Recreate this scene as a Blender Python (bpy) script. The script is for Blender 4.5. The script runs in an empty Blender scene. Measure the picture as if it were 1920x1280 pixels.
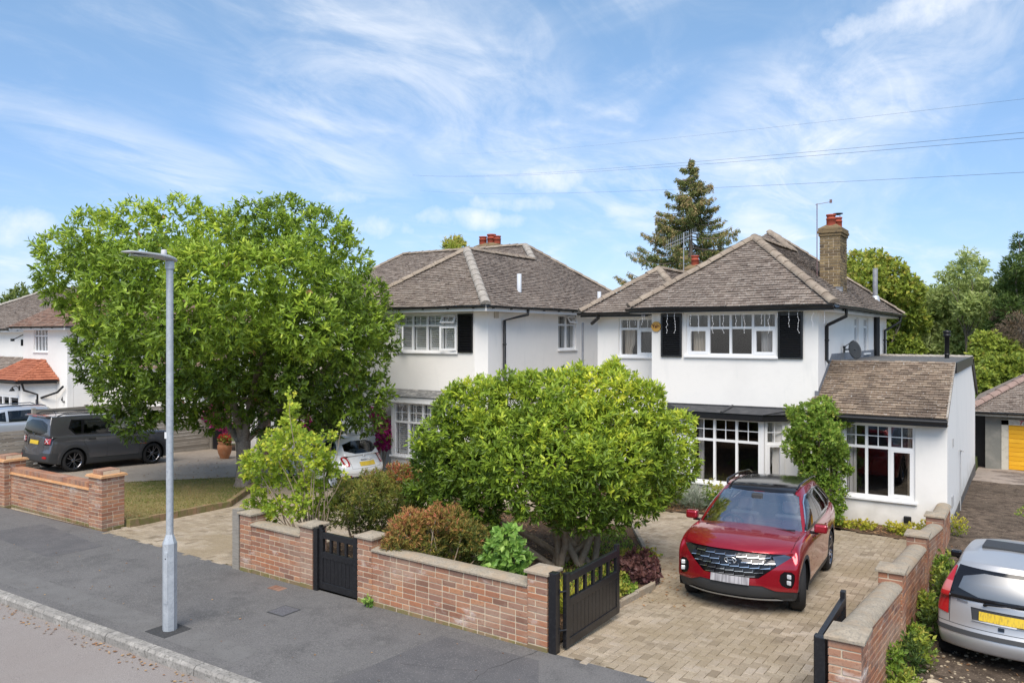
import bpy, bmesh, math, random
import numpy as np
from mathutils import Vector, Matrix

sc = bpy.context.scene
R = math.radians

# ---------------------------------------------------------------- camera, sky, sun
cam = bpy.data.cameras.new('camera'); camo = bpy.data.objects.new('camera', cam)
sc.collection.objects.link(camo); sc.camera = camo
camo.location = (0, 0, 3.68); camo.rotation_euler = (R(90), 0, R(33.5))
cam.sensor_width = 36; cam.lens = 1460 / 1920 * 36; cam.shift_y = -13 / 1920
cam.clip_end = 5000; cam.clip_start = .05

SUN_EL, SUN_AZ = 54, 152          # azimuth measured clockwise from +Y
world = bpy.data.worlds.new('World'); sc.world = world; world.use_nodes = True
wn, wl = world.node_tree.nodes, world.node_tree.links
wn.clear()
wo = wn.new('ShaderNodeOutputWorld'); bg = wn.new('ShaderNodeBackground')
sky = wn.new('ShaderNodeTexSky'); sky.sky_type = 'NISHITA'; sky.sun_disc = False
sky.sun_elevation = R(SUN_EL); sky.sun_rotation = R(SUN_AZ)
sky.air_density = 1.0; sky.dust_density = .3; sky.ozone_density = 1.5
bg.inputs[1].default_value = .15
def wnode(t, **k):
    n = wn.new(t)
    for a, b in k.items(): setattr(n, a, b)
    return n
tc = wnode('ShaderNodeTexCoord')
sep = wnode('ShaderNodeSeparateXYZ'); wl.new(tc.outputs['Generated'], sep.inputs[0])
# project the view direction on a high flat cloud layer
zc = wnode('ShaderNodeMath', operation='MAXIMUM'); wl.new(sep.outputs[2], zc.inputs[0]); zc.inputs[1].default_value = 0.0
za = wnode('ShaderNodeMath', operation='ADD'); wl.new(zc.outputs[0], za.inputs[0]); za.inputs[1].default_value = .16
dx = wnode('ShaderNodeMath', operation='DIVIDE'); wl.new(sep.outputs[0], dx.inputs[0]); wl.new(za.outputs[0], dx.inputs[1])
dy = wnode('ShaderNodeMath', operation='DIVIDE'); wl.new(sep.outputs[1], dy.inputs[0]); wl.new(za.outputs[0], dy.inputs[1])
cb = wnode('ShaderNodeCombineXYZ'); wl.new(dx.outputs[0], cb.inputs[0]); wl.new(dy.outputs[0], cb.inputs[1])
def cloud(scale, sx, sy, rot, lo, hi, detail=9, rough=.6, dist=.6, off=(0, 0, 0)):
    mp = wnode('ShaderNodeMapping'); mp.inputs['Scale'].default_value = (sx, sy, 1)
    mp.inputs['Rotation'].default_value = (0, 0, R(rot)); mp.inputs['Location'].default_value = off
    wl.new(cb.outputs[0], mp.inputs[0])
    ns = wnode('ShaderNodeTexNoise'); ns.inputs['Scale'].default_value = scale; ns.inputs['Detail'].default_value = detail
    ns.inputs['Roughness'].default_value = rough; ns.inputs['Distortion'].default_value = dist
    wl.new(mp.outputs[0], ns.inputs['Vector'])
    mr = wnode('ShaderNodeMapRange'); mr.interpolation_type = 'SMOOTHSTEP'
    mr.inputs[1].default_value = lo; mr.inputs[2].default_value = hi; wl.new(ns.outputs[0], mr.inputs[0])
    return mr.outputs[0]
c1 = cloud(1.15, 1.0, .62, 40, .44, .74, rough=.56, dist=1.2, off=(3.1, 1.7, 0))          # broad wispy veils
c2 = cloud(3.6, 1.0, .55, 60, .42, .78, rough=.66, dist=1.6, off=(.6, 5.2, 2))   # finer streaks
c3 = cloud(1.5, .8, .8, 10, .60, .70, rough=.5, dist=.2, off=(9.3, 2.2, 5))     # few low puffs
def wm(op, a, b, clamp=True):
    m = wnode('ShaderNodeMath', operation=op); m.use_clamp = clamp
    for i, v in enumerate((a, b)):
        if isinstance(v, (int, float)): m.inputs[i].default_value = v
        else: wl.new(v, m.inputs[i])
    return m.outputs[0]
lowband = wnode('ShaderNodeMapRange'); wl.new(sep.outputs[2], lowband.inputs[0])
lowband.inputs[1].default_value = .34; lowband.inputs[2].default_value = .04
c12 = wm('ADD', wm('MULTIPLY', c1, .42), wm('MULTIPLY', wm('MULTIPLY', c2, wm('ADD', c1, .22)), .62))
cc = wm('ADD', c12, wm('MULTIPLY', wm('MULTIPLY', c3, lowband.outputs[0]), .75))
cc = wm('ADD', wm('MULTIPLY', cc, .92), .06)
PUFFS = [((0.8556, 0.5131, 0.0684), (0.0435, -0.203, 0.9782), 0.0804, 0.0228, (-0.5158, 0.834, 0.196)), ((0.8009, 0.5978, -0.0345), (0.1152, -0.0973, 0.9886), 0.0871, 0.0166, (-0.5876, 0.7958, 0.1468)), ((0.8339, 0.5519, 0.0), (0.0921, -0.1391, 0.986), 0.0603, 0.0151, (-0.5442, 0.8222, 0.1668)), ((0.7137, 0.6985, -0.0519), (0.1311, -0.0605, 0.9895), 0.0569, 0.0196, (-0.688, 0.713, 0.1348)), ((0.6964, 0.7177, 0.0), (0.1216, -0.118, 0.9855), 0.0469, 0.0137, (-0.7073, 0.6863, 0.1695)), ((0.409, 0.9125, 0.0), (0.1033, -0.0463, 0.9936), 0.0603, 0.0287, (-0.9067, 0.4064, 0.1132)), ((0.9959, 0.0375, 0.0818), (-0.0637, -0.3486, 0.9351), 0.154, 0.0303, (-0.0635, 0.9365, 0.3448))]
def puffs():
    tot = None
    nz = wnode('ShaderNodeTexNoise'); nz.inputs['Scale'].default_value = 16; nz.inputs['Detail'].default_value = 7; nz.inputs['Roughness'].default_value = .6; wl.new(tc.outputs['Generated'], nz.inputs['Vector'])
    for Rv, Uv, w, h, d in PUFFS:
        def dt(v, s):
            q = wnode('ShaderNodeVectorMath', operation='DOT_PRODUCT'); wl.new(tc.outputs['Generated'], q.inputs[0]); q.inputs[1].default_value = [c / s for c in v]; return q.outputs['Value']
        a, b, f = dt(Rv, w), dt(Uv, h), dt(d, 1)
        r2 = wm('ADD', wm('MULTIPLY', a, a, False), wm('MULTIPLY', b, b, False), False)
        k = wm('SUBTRACT', wm('SUBTRACT', 1.55, wm('MULTIPLY', r2, .62, False), False), wm('MULTIPLY', nz.outputs[0], 2.1, False), False)
        k = wm('MULTIPLY', wm('MULTIPLY', k, 1.15), wm('GREATER_THAN', f, .5)); tot = k if tot is None else wm('MAXIMUM', tot, k)
    return tot
pf = puffs()
VEILS = [((0.6523, 0.6852, -0.324), (0.4556, -0.0128, 0.8901), 0.1921, 0.1106, (-0.6058, 0.7282, 0.3205)), ((0.9337, 0.0213, 0.3574), (-0.3311, -0.3284, 0.8846), 0.2445, 0.0757, (-0.1362, 0.9443, 0.2995)), ((0.895, 0.2941, 0.3354), (-0.2469, -0.2998, 0.9215), 0.1514, 0.0466, (-0.3716, 0.9075, 0.1957)), ((0.4705, 0.8451, -0.2536), (0.3013, 0.1162, 0.9464), 0.1514, 0.0291, (-0.8293, 0.5217, 0.2)), ((0.4524, 0.697, -0.5564), (0.5351, 0.2869, 0.7946), 0.1164, 0.0699, (-0.7134, 0.6572, 0.2432))]
def veils():
    tot = None
    for Rv, Uv, w, h, d in VEILS:
        def dt(v, s):
            q = wnode('ShaderNodeVectorMath', operation='DOT_PRODUCT'); wl.new(tc.outputs['Generated'], q.inputs[0]); q.inputs[1].default_value = [c / s for c in v]; return q.outputs['Value']
        a, b, f = dt(Rv, w), dt(Uv, h), dt(d, 1)
        r2 = wm('ADD', wm('MULTIPLY', a, a, False), wm('MULTIPLY', b, b, False), False)
        k = wm('MULTIPLY', wm('SUBTRACT', 1.0, wm('MULTIPLY', r2, .6, False)), wm('GREATER_THAN', f, .3)); tot = k if tot is None else wm('MAXIMUM', tot, k)
    return tot
vl = veils()
c4 = cloud(2.4, 1.0, .6, 130, .30, .72, rough=.64, dist=1.8, off=(7.7, 3.3, 4))
cc = wm('ADD', wm('MULTIPLY', cc, .75), wm('MULTIPLY', wm('MULTIPLY', vl, c4), .46))
cc = wm('MAXIMUM', cc, wm('MULTIPLY', pf, .85))
tintn = wnode('ShaderNodeMix', data_type='RGBA', blend_type='MULTIPLY'); tintn.inputs[0].default_value = 1
wl.new(sky.outputs[0], tintn.inputs[6])
hz = wnode('ShaderNodeMapRange'); wl.new(sep.outputs[2], hz.inputs[0]); hz.inputs[1].default_value = 0; hz.inputs[2].default_value = .42
hm = wnode('ShaderNodeMix', data_type='RGBA'); wl.new(hz.outputs[0], hm.inputs[0]); hm.inputs[6].default_value = (.35, .385, .54, 1); hm.inputs[7].default_value = (.58, .69, .70, 1)
wl.new(hm.outputs[2], tintn.inputs[7])
mixc = wnode('ShaderNodeMix', data_type='RGBA'); wl.new(cc, mixc.inputs[0]); wl.new(tintn.outputs[2], mixc.inputs[6])
mixc.inputs[7].default_value = (3.8, 3.95, 4.2, 1)
wl.new(mixc.outputs[2], bg.inputs[0]); wl.new(bg.outputs[0], wo.inputs[0])

sl = bpy.data.lights.new('sun', 'SUN'); so = bpy.data.objects.new('sun', sl); sc.collection.objects.link(so)
sl.energy = 2.6; sl.angle = R(45); sl.color = (1, .91, .80)
_az = R(SUN_AZ); _d = Vector((math.sin(_az) * math.cos(R(SUN_EL)), math.cos(_az) * math.cos(R(SUN_EL)), math.sin(R(SUN_EL))))
so.rotation_euler = (-_d).to_track_quat('-Z', 'Y').to_euler()
sc.view_settings.view_transform = 'Standard'; sc.view_settings.look = 'None'
sc.view_settings.exposure = .88; sc.view_settings.gamma = 1; sc.view_settings.use_curve_mapping = False

# ---------------------------------------------------------------- helpers
def g(X, Y):
    """height of the ground"""
    a = -.012 * min(max(0, -4.6 - X), 36)
    if X > -1.41 and Y > 7.7:
        if Y < 10.5: return -.12 * (Y - 7.7)
        return -.336 - .012 * (min(Y, 26) - 10.5) - .06 * min(max(0, Y - 26), 6)
    return a - .037 * min(max(Y - 8, 0), 9.5)

COL = sc.collection
def link(o, parent=None):
    COL.objects.link(o)
    if parent is not None: o.parent = parent
    return o
def tag(o, label=None, cat=None, group=None, kind=None):
    if label: o['label'] = label
    if cat: o['category'] = cat
    if group: o['group'] = group
    if kind: o['kind'] = kind
    return o
def thing(name, label, cat, loc=(0, 0, 0), rz=0, group=None):
    o = bpy.data.objects.new(name, None); o.location = loc; o.rotation_euler = (0, 0, rz); link(o)
    o.empty_display_size = .2
    return tag(o, label, cat, group)
def np_mesh(name, V, F, mat=None, tint=None, smooth=False):
    """V (n,3), F (m,k) arrays, all faces of k corners"""
    V = np.asarray(V, np.float32); F = np.asarray(F, np.int32)
    me = bpy.data.meshes.new(name); k = F.shape[1]
    me.vertices.add(len(V)); me.vertices.foreach_set('co', V.ravel())
    me.loops.add(F.size); me.loops.foreach_set('vertex_index', F.ravel())
    me.polygons.add(len(F)); me.polygons.foreach_set('loop_start', np.arange(0, F.size, k, dtype=np.int32))
    me.polygons.foreach_set('use_smooth', np.full(len(F), smooth))
    if tint is not None:
        at = me.attributes.new('tint', 'FLOAT', 'FACE'); at.data.foreach_set('value', np.asarray(tint, np.float32))
    me.update(calc_edges=True)
    if mat: me.materials.append(mat)
    return me
class MB:
    """gathers simple solids into one mesh"""
    def __init__(s): s.v = []; s.f = []; s.t = []; s.sm = []
    def add(s, vs, fs, tint=.5, smooth=False):
        n = len(s.v); s.v += [tuple(v) for v in vs]
        for f in fs: s.f.append(tuple(i + n for i in f)); s.t.append(tint); s.sm.append(smooth)
        return s
    def box(s, x0, y0, z0, x1, y1, z1, tint=.5, M=None):
        vs = [(x0, y0, z0), (x1, y0, z0), (x1, y1, z0), (x0, y1, z0), (x0, y0, z1), (x1, y0, z1), (x1, y1, z1), (x0, y1, z1)]
        if M is not None: vs = [M @ Vector(v) for v in vs]
        return s.add(vs, [(0, 3, 2, 1), (4, 5, 6, 7), (0, 1, 5, 4), (1, 2, 6, 5), (2, 3, 7, 6), (3, 0, 4, 7)], tint)
    def bar(s, p, q, w, h=None, tint=.5, up=(0, 0, 1)):
        """box beam from p to q, w wide, h high"""
        h = h or w; p = Vector(p); q = Vector(q); d = (q - p).normalized(); up = Vector(up)
        if abs(d.dot(up)) > .99: up = Vector((1, 0, 0))
        sx = d.cross(up).normalized() * w / 2; uz = sx.cross(d).normalized() * h / 2
        vs = [p - sx - uz, p + sx - uz, p + sx + uz, p - sx + uz, q - sx - uz, q + sx - uz, q + sx + uz, q - sx + uz]
        return s.add(vs, [(0, 1, 2, 3), (7, 6, 5, 4), (0, 4, 5, 1), (1, 5, 6, 2), (2, 6, 7, 3), (3, 7, 4, 0)], tint)
    def tube(s, pts, r, n=8, tint=.5, cap=True):
        """tube through pts; r a number or a list"""
        pts = [Vector(p) for p in pts]; m = len(pts); rs = r if hasattr(r, '__len__') else [r] * m
        vs = []; prev = None
        for i, p in enumerate(pts):
            d = (pts[min(i + 1, m - 1)] - pts[max(i - 1, 0)]).normalized()
            ref = prev if prev is not None else (Vector((0, 0, 1)) if abs(d.z) < .9 else Vector((1, 0, 0)))
            a = (ref - d * ref.dot(d)).normalized(); prev = a; b = d.cross(a)
            for k in range(n):
                t = 2 * math.pi * k / n; vs.append(p + (a * math.cos(t) + b * math.sin(t)) * rs[i])
        fs = [(i * n + k, i * n + (k + 1) % n, (i + 1) * n + (k + 1) % n, (i + 1) * n + k) for i in range(m - 1) for k in range(n)]
        s.add(vs, fs, tint, True)
        if cap: s.add(vs[:n], [tuple(range(n))[::-1]], tint); s.add(vs[-n:], [tuple(range(n))], tint)
        return s
    def prism(s, poly, z0, z1, tint=.5, M=None):
        """vertical extrusion of an xy outline (counter-clockwise)"""
        n = len(poly); vs = [(x, y, z0) for x, y in poly] + [(x, y, z1) for x, y in poly]
        if M is not None: vs = [M @ Vector(v) for v in vs]
        return s.add(vs, [tuple(range(n))[::-1], tuple(range(n, 2 * n))] + [(i, (i + 1) % n, n + (i + 1) % n, n + i) for i in range(n)], tint)
    def lathe(s, prof, c=(0, 0, 0), n=16, tint=.5):
        """profile of (r, z) turned about the vertical through c"""
        m = len(prof); vs = [(c[0] + r * math.cos(2 * math.pi * k / n), c[1] + r * math.sin(2 * math.pi * k / n), c[2] + z) for r, z in prof for k in range(n)]
        fs = [(i * n + k, i * n + (k + 1) % n, (i + 1) * n + (k + 1) % n, (i + 1) * n + k) for i in range(m - 1) for k in range(n)]
        return s.add(vs, fs, tint, True)
    def mesh(s, name, mat):
        me = bpy.data.meshes.new(name); me.from_pydata([tuple(v) for v in s.v], [], s.f)
        at = me.attributes.new('tint', 'FLOAT', 'FACE'); at.data.foreach_set('value', s.t)
        me.polygons.foreach_set('use_smooth', s.sm)
        if mat: me.materials.append(mat)
        me.update(); return me
    def build(s, name, mat, parent=None, loc=None, rz=None, bevel=0):
        o = bpy.data.objects.new(name, s.mesh(name, mat)); link(o, parent)
        if loc is not None: o.location = loc
        if rz is not None: o.rotation_euler = (0, 0, rz)
        if bevel:
            b = o.modifiers.new('bevel', 'BEVEL'); b.width = bevel; b.segments = 2; b.limit_method = 'ANGLE'
        return o
def bevel_mesh(me, w, seg=1):
    bm = bmesh.new(); bm.from_mesh(me)
    bmesh.ops.bevel(bm, geom=bm.edges[:], offset=w, segments=seg, affect='EDGES', clamp_overlap=True)
    bm.to_mesh(me); bm.free(); return me
def copy_tree(o, parent=None):
    c = o.copy(); COL.objects.link(c); c.parent = parent
    for ch in list(o.children): copy_tree(ch, c)
    return c

# ---------------------------------------------------------------- materials
MATS = {}
def lin(c): return tuple(c) + (1,)
def mat(name, col, rough=.8, spec=.35, noise=(), bump=(), metal=0, ramp=None, coat=0, translucent=0, sheen=0, objcoord=False, alpha=None, zdirt=None):
    """noise: (scale, colour, lo, hi[, detail]) patches mixed over the base; ramp: colours picked by the 'tint' attribute"""
    if name in MATS: return MATS[name]
    m = bpy.data.materials.new(name); m.use_nodes = True; MATS[name] = m
    nt = m.node_tree; N, L = nt.nodes, nt.links; b = N['Principled BSDF']
    if objcoord: co = N.new('ShaderNodeTexCoord').outputs['Object']
    else: co = N.new('ShaderNodeNewGeometry').outputs['Position']
    if ramp:
        at = N.new('ShaderNodeAttribute'); at.attribute_name = 'tint'
        cr = N.new('ShaderNodeValToRGB'); cr.color_ramp.interpolation = 'LINEAR'
        e = cr.color_ramp.elements
        while len(e) < len(ramp): e.new(.5)
        for i, c in enumerate(ramp): e[i].position = i / (len(ramp) - 1); e[i].color = lin(c)
        L.new(at.outputs['Fac'], cr.inputs[0]); cur = cr.outputs[0]
    else:
        rgb = N.new('ShaderNodeRGB'); rgb.outputs[0].default_value = lin(col); cur = rgb.outputs[0]
    for ns in noise:
        sca, c2, lo, hi = ns[:4]; det = ns[4] if len(ns) > 4 else 5; stretch = ns[5] if len(ns) > 5 else None
        t = N.new('ShaderNodeTexNoise'); t.inputs['Scale'].default_value = sca; t.inputs['Detail'].default_value = det; t.inputs['Roughness'].default_value = .62
        if stretch:
            mp = N.new('ShaderNodeMapping'); mp.inputs['Scale'].default_value = stretch; L.new(co, mp.inputs[0]); L.new(mp.outputs[0], t.inputs['Vector'])
        else: L.new(co, t.inputs['Vector'])
        r = N.new('ShaderNodeMapRange'); r.inputs[1].default_value = lo; r.inputs[2].default_value = hi; L.new(t.outputs[0], r.inputs[0])
        mx = N.new('ShaderNodeMix'); mx.data_type = 'RGBA'; L.new(r.outputs[0], mx.inputs[0]); L.new(cur, mx.inputs[6])
        mx.inputs[7].default_value = lin(c2); cur = mx.outputs[2]
    if zdirt:      # grime splashed up from the ground
        z0, z1, dc = zdirt; sx = N.new('ShaderNodeSeparateXYZ'); L.new(co, sx.inputs[0]); t = N.new('ShaderNodeTexNoise'); t.inputs['Scale'].default_value = 3.5; t.inputs['Detail'].default_value = 6; L.new(co, t.inputs['Vector'])
        am = N.new('ShaderNodeMath'); am.operation = 'MULTIPLY_ADD'; L.new(t.outputs[0], am.inputs[0]); am.inputs[1].default_value = -1.0; L.new(sx.outputs[2], am.inputs[2])
        r = N.new('ShaderNodeMapRange'); r.inputs[1].default_value = z1 - .5; r.inputs[2].default_value = z0 - .5; r.inputs[4].default_value = .55; L.new(am.outputs[0], r.inputs[0])
        mx = N.new('ShaderNodeMix'); mx.data_type = 'RGBA'; L.new(r.outputs[0], mx.inputs[0]); L.new(cur, mx.inputs[6]); mx.inputs[7].default_value = lin(dc); cur = mx.outputs[2]
    L.new(cur, b.inputs['Base Color'])
    b.inputs['Roughness'].default_value = rough; b.inputs['Specular IOR Level'].default_value = spec; b.inputs['Metallic'].default_value = metal
    if coat: b.inputs['Coat Weight'].default_value = coat; b.inputs['Coat Roughness'].default_value = .03
    last = None
    for bs, st, dist in bump:
        t = N.new('ShaderNodeTexNoise'); t.inputs['Scale'].default_value = bs; t.inputs['Detail'].default_value = 4; L.new(co, t.inputs['Vector'])
        bp = N.new('ShaderNodeBump'); bp.inputs['Strength'].default_value = st; bp.inputs['Distance'].default_value = dist
        L.new(t.outputs[0], bp.inputs['Height'])
        if last: L.new(last, bp.inputs['Normal'])
        last = bp.outputs[0]
    if last: L.new(last, b.inputs['Normal'])
    if translucent:
        tr = N.new('ShaderNodeBsdfTranslucent'); mx = N.new('ShaderNodeMixShader'); mx.inputs[0].default_value = translucent
        hs = N.new('ShaderNodeHueSaturation'); hs.inputs['Value'].default_value = 1.45; hs.inputs['Saturation'].default_value = .9; hs.inputs['Hue'].default_value = .485; L.new(cur, hs.inputs['Color'])
        L.new(hs.outputs[0], tr.inputs[0]); L.new(b.outputs[0], mx.inputs[1]); L.new(tr.outputs[0], mx.inputs[2]); L.new(mx.outputs[0], N['Material Output'].inputs[0])
    if alpha is not None: b.inputs['Alpha'].default_value = alpha
    return m
def glass_mat(name, tintc=(1, 1, 1), dark=0.0, rough=.02, refl=.06):
    if name in MATS: return MATS[name]
    m = bpy.data.materials.new(name); m.use_nodes = True; MATS[name] = m
    N, L = m.node_tree.nodes, m.node_tree.links; N.remove(N['Principled BSDF'])
    tr = N.new('ShaderNodeBsdfTransparent'); tr.inputs[0].default_value = lin([c * (1 - dark) for c in tintc])
    gl = N.new('ShaderNodeBsdfGlossy'); gl.inputs['Roughness'].default_value = rough
    fr = N.new('ShaderNodeLayerWeight'); fr.inputs[0].default_value = .5
    pw = N.new('ShaderNodeMath'); pw.operation = 'POWER'; pw.inputs[1].default_value = 4.0; L.new(fr.outputs['Facing'], pw.inputs[0])
    ad = N.new('ShaderNodeMath'); ad.operation = 'MULTIPLY_ADD'; ad.inputs[1].default_value = .9; ad.inputs[2].default_value = refl; L.new(pw.outputs[0], ad.inputs[0]); ad.use_clamp = True
    mx = N.new('ShaderNodeMixShader'); L.new(ad.outputs[0], mx.inputs[0]); L.new(tr.outputs[0], mx.inputs[1]); L.new(gl.outputs[0], mx.inputs[2])
    L.new(mx.outputs[0], N['Material Output'].inputs[0]); return m

WHITE = mat('white_render', (.83, .805, .765), .9, .2, noise=[(.6, (.75, .73, .695), .50, .80), (6, (.78, .76, .725), .55, .9), (1.1, (.68, .675, .65), .60, .9, 3, (2.2, 2.2, .5))], bump=[(140, .3, .004), (9, .2, .008)], zdirt=(-.45, .15, (.42, .40, .34)))
UPVC = mat('white_plastic', (.82, .82, .82), .35, .4)
BLACK = mat('black_paint', (.012, .012, .014), .32, .5, noise=[(30, (.03, .03, .032), .5, .8)], bump=[(60, .15, .002)])
BLACKP = mat('black_plastic', (.015, .015, .016), .4, .4)
LEAD = mat('lead_sheet', (.16, .17, .19), .6, .4, noise=[(8, (.25, .26, .28), .45, .7)], bump=[(20, .3, .004)])
FELT = mat('grey_roof_felt', (.12, .12, .12), .9, .2, noise=[(5, (.2, .19, .18), .5, .75), (30, (.06, .06, .06), .5, .8)], bump=[(50, .4, .004)])
FELTK = mat('black_felt', (.05, .052, .056), .7, .3, noise=[(6, (.09, .09, .095), .45, .75)], bump=[(40, .3, .003)])
FELTO = mat('old_felt', (.16, .16, .155), .9, .2, noise=[(7, (.33, .32, .30), .5, .65), (11, (.04, .04, .04), .55, .7)], bump=[(40, .4, .004)])
TILE = mat('weathered_roof_tile', (.3, .2, .15), .93, .12, ramp=[(.15, .118, .10), (.22, .178, .15), (.28, .232, .195), (.25, .205, .172), (.31, .265, .228)],
           noise=[(1.0, (.20, .165, .142), .42, .75), (26, (.50, .48, .44), .60, .68, 3), (14, (.08, .06, .05), .6, .75)], bump=[(70, .5, .006)])
TILEG = mat('annexe_roof_tile', (.3, .2, .15), .93, .12, ramp=[(.17, .13, .10), (.26, .195, .145), (.32, .25, .185), (.24, .185, .14)],
            noise=[(.9, (.13, .10, .08), .50, .72), (22, (.62, .60, .56), .62, .70, 3)], bump=[(70, .5, .006)])
TILER = mat('red_brown_roof_tile', (.3, .2, .15), .9, .15, ramp=[(.17, .105, .08), (.25, .15, .11), (.29, .19, .145), (.22, .14, .11)],
            noise=[(8, (.24, .20, .17), .5, .7)], bump=[(70, .4, .005)])
TERRA = mat('new_terracotta_tile', (.36, .12, .07), .8, .2, noise=[(5, (.38, .14, .08), .4, .7)], ramp=[(.27, .09, .05), (.38, .14, .08)])
HIP = mat('hip_tile_mortar', (.30, .245, .19), .95, .1, noise=[(3, (.38, .32, .25), .45, .7), (12, (.19, .15, .12), .5, .7), (30, (.48, .45, .40), .62, .72)], bump=[(40, .6, .01)], ramp=[(.24, .195, .155), (.34, .28, .22)])
HIPG = mat('hip_tile_grey', (.34, .31, .275), .95, .1, noise=[(6, (.43, .40, .35), .45, .7), (20, (.26, .23, .2), .5, .7)], bump=[(40, .6, .01)])
MORTAR = mat('mortar', (.60, .50, .37), .95, .1, noise=[(20, (.48, .40, .30), .45, .7)], bump=[(90, .4, .003)])
BRICK = mat('garden_wall_brick', (.3, .11, .06), .88, .15, ramp=[(.22, .12, .085), (.33, .155, .095), (.40, .175, .095), (.31, .16, .11), (.46, .23, .125), (.26, .15, .115), (.37, .20, .13)],
            noise=[(1.3, (.40, .28, .21), .46, .72, 4, (1, 1, 2.2)), (2.1, (.56, .48, .43), .60, .74, 5, (1, 1, 2)), (35, (.16, .07, .05), .55, .8)], bump=[(90, .4, .004), (14, .3, .006)])
BRICKG = mat('mossy_foot_brick', (.3, .11, .06), .92, .1, ramp=[(.20, .15, .09), (.30, .19, .11), (.25, .18, .11)], noise=[(6, (.17, .16, .06), .42, .62)], bump=[(90, .4, .004)])
STOCK = mat('yellow_stock_brick', (.4, .3, .15), .92, .1, ramp=[(.10, .075, .05), (.26, .19, .10), (.15, .11, .07), (.32, .24, .13)], noise=[(12, (.10, .08, .06), .52, .7)], bump=[(80, .5, .005)])
CAPST = mat('weathered_concrete_coping', (.33, .285, .22), .95, .1, noise=[(9, (.42, .36, .28), .42, .68), (45, (.22, .20, .17), .48, .66), (3, (.38, .29, .20), .48, .7)], bump=[(60, .7, .006)])
SANDST = mat('buff_coping_tile', (.60, .33, .16), .9, .1, noise=[(8, (.66, .42, .24), .42, .7), (40, (.45, .26, .14), .5, .7)], bump=[(60, .4, .004)])
ASPH = mat('pavement_asphalt', (.116, .112, .110), .92, .2, noise=[(.35, (.155, .149, .146), .38, .66), (1.6, (.098, .095, .094), .50, .66),(7, (.15, .145, .14), .5, .7), (90, (.24, .23, .22), .52, .68, 2), (45, (.09, .09, .088), .55, .72, 2)], bump=[(220, .5, .004), (25, .12, .01)])
ROAD = mat('road_chippings', (.27, .24, .22), .9, .2, noise=[(.5, (.30, .275, .255), .4, .7), (150, (.15, .13, .125), .5, .66, 2), (260, (.42, .38, .37), .58, .7, 2)], bump=[(200, .6, .005)])
KERB = mat('concrete_kerb', (.27, .255, .235), .95, .1, noise=[(5, (.38, .36, .33), .45, .65), (30, (.16, .155, .14), .5, .66)], bump=[(60, .6, .006)])
PAVER = mat('block_paver', (.4, .33, .24), .92, .12, ramp=[(.25, .20, .145), (.39, .325, .24), (.45, .375, .285), (.33, .265, .19), (.42, .355, .28)],
            noise=[(.7, (.30, .24, .16), .46, .66), (2.6, (.20, .16, .11), .57, .72), (90, (.2, .165, .12), .52, .7, 2)], bump=[(120, .5, .003)])
JOINT = mat('paver_joint_sand', (.09, .07, .045), .95, .1, noise=[(12, (.11, .10, .05), .45, .65)], bump=[(90, .5, .004)])
SOIL = mat('bark_and_soil', (.10, .065, .042), .97, .08, noise=[(14, (.17, .11, .07), .45, .65), (50, (.05, .035, .025), .5, .65), (4, (.13, .09, .06), .5, .7)], bump=[(60, .9, .02)])
DIRT = mat('dirt_track', (.10, .078, .06), .95, .1, noise=[(.8, (.15, .115, .088), .42, .66), (5, (.06, .046, .036), .44, .62), (30, (.24, .19, .145), .58, .68, 3)], bump=[(50, .8, .015)])
CONCR = mat('worn_concrete', (.33, .285, .235), .93, .12, noise=[(.9, (.27, .23, .19), .42, .68), (9, (.38, .33, .275), .5, .7), (60, (.22, .19, .16), .55, .72)], bump=[(70, .3, .004)])
CONCD = mat('cracked_concrete', (.30, .25, .21), .93, .12, noise=[(1.2, (.16, .13, .11), .48, .56), (9, (.34, .29, .25), .5, .7)], bump=[(50, .4, .006)])
LAWNB = mat('dry_lawn_soil', (.24, .20, .09), .95, .1, noise=[(2, (.32, .25, .13), .45, .62), (8, (.13, .16, .045), .5, .66)], bump=[(40, .5, .01)])
GRASSM = mat('grass_blade', (.2, .2, .06), .7, .2, ramp=[(.36, .28, .13), (.27, .24, .08), (.17, .20, .05), (.10, .15, .03)], translucent=.3)
FIELD = mat('far_ground', (.07, .09, .035), .95, .1, noise=[(.1, (.12, .12, .06), .4, .7)])
WOOD = mat('silvered_fence_wood', (.27, .245, .21), .9, .15, ramp=[(.20, .18, .155), (.29, .265, .23), (.35, .32, .28)], noise=[(6, (.2, .18, .155), .45, .7, 4, (1, 1, 10))], bump=[(30, .4, .004)])
WOODB = mat('brown_post_wood', (.13, .09, .07), .9, .15, noise=[(6, (.2, .15, .12), .45, .7, 4, (4, 4, .6))], bump=[(30, .4, .004)])
GALV = mat('galvanised_steel', (.44, .47, .50), .5, .5, metal=.35, noise=[(9, (.52, .55, .58), .4, .65), (30, (.36, .39, .43), .5, .7)], bump=[(20, .1, .002)])
POT = mat('terracotta_pot', (.50, .20, .09), .8, .2, noise=[(7, (.56, .27, .14), .42, .7)])
REDPOT = mat('red_chimney_pot', (.38, .085, .05), .75, .2, noise=[(9, (.3, .07, .05), .45, .7)])
FLAUNCH = mat('mortar_flaunching', (.5, .46, .4), .95, .1, noise=[(8, (.3, .26, .2), .45, .7)])
BARK = mat('smooth_grey_bark', (.20, .165, .135), .9, .15, noise=[(9, (.30, .26, .22), .42, .66), (30, (.12, .095, .075), .5, .7)], bump=[(25, .5, .01)])
BARKB = mat('pale_stem_bark', (.42, .33, .24), .9, .15, noise=[(14, (.32, .24, .17), .42, .66)], bump=[(30, .4, .006)])
GLASS = glass_mat('window_glass')
ROOMD = mat('dark_room', (.035, .03, .028), .9, .1)
ROOMM = mat('room_wall', (.09, .095, .11), .9, .1)
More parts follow.
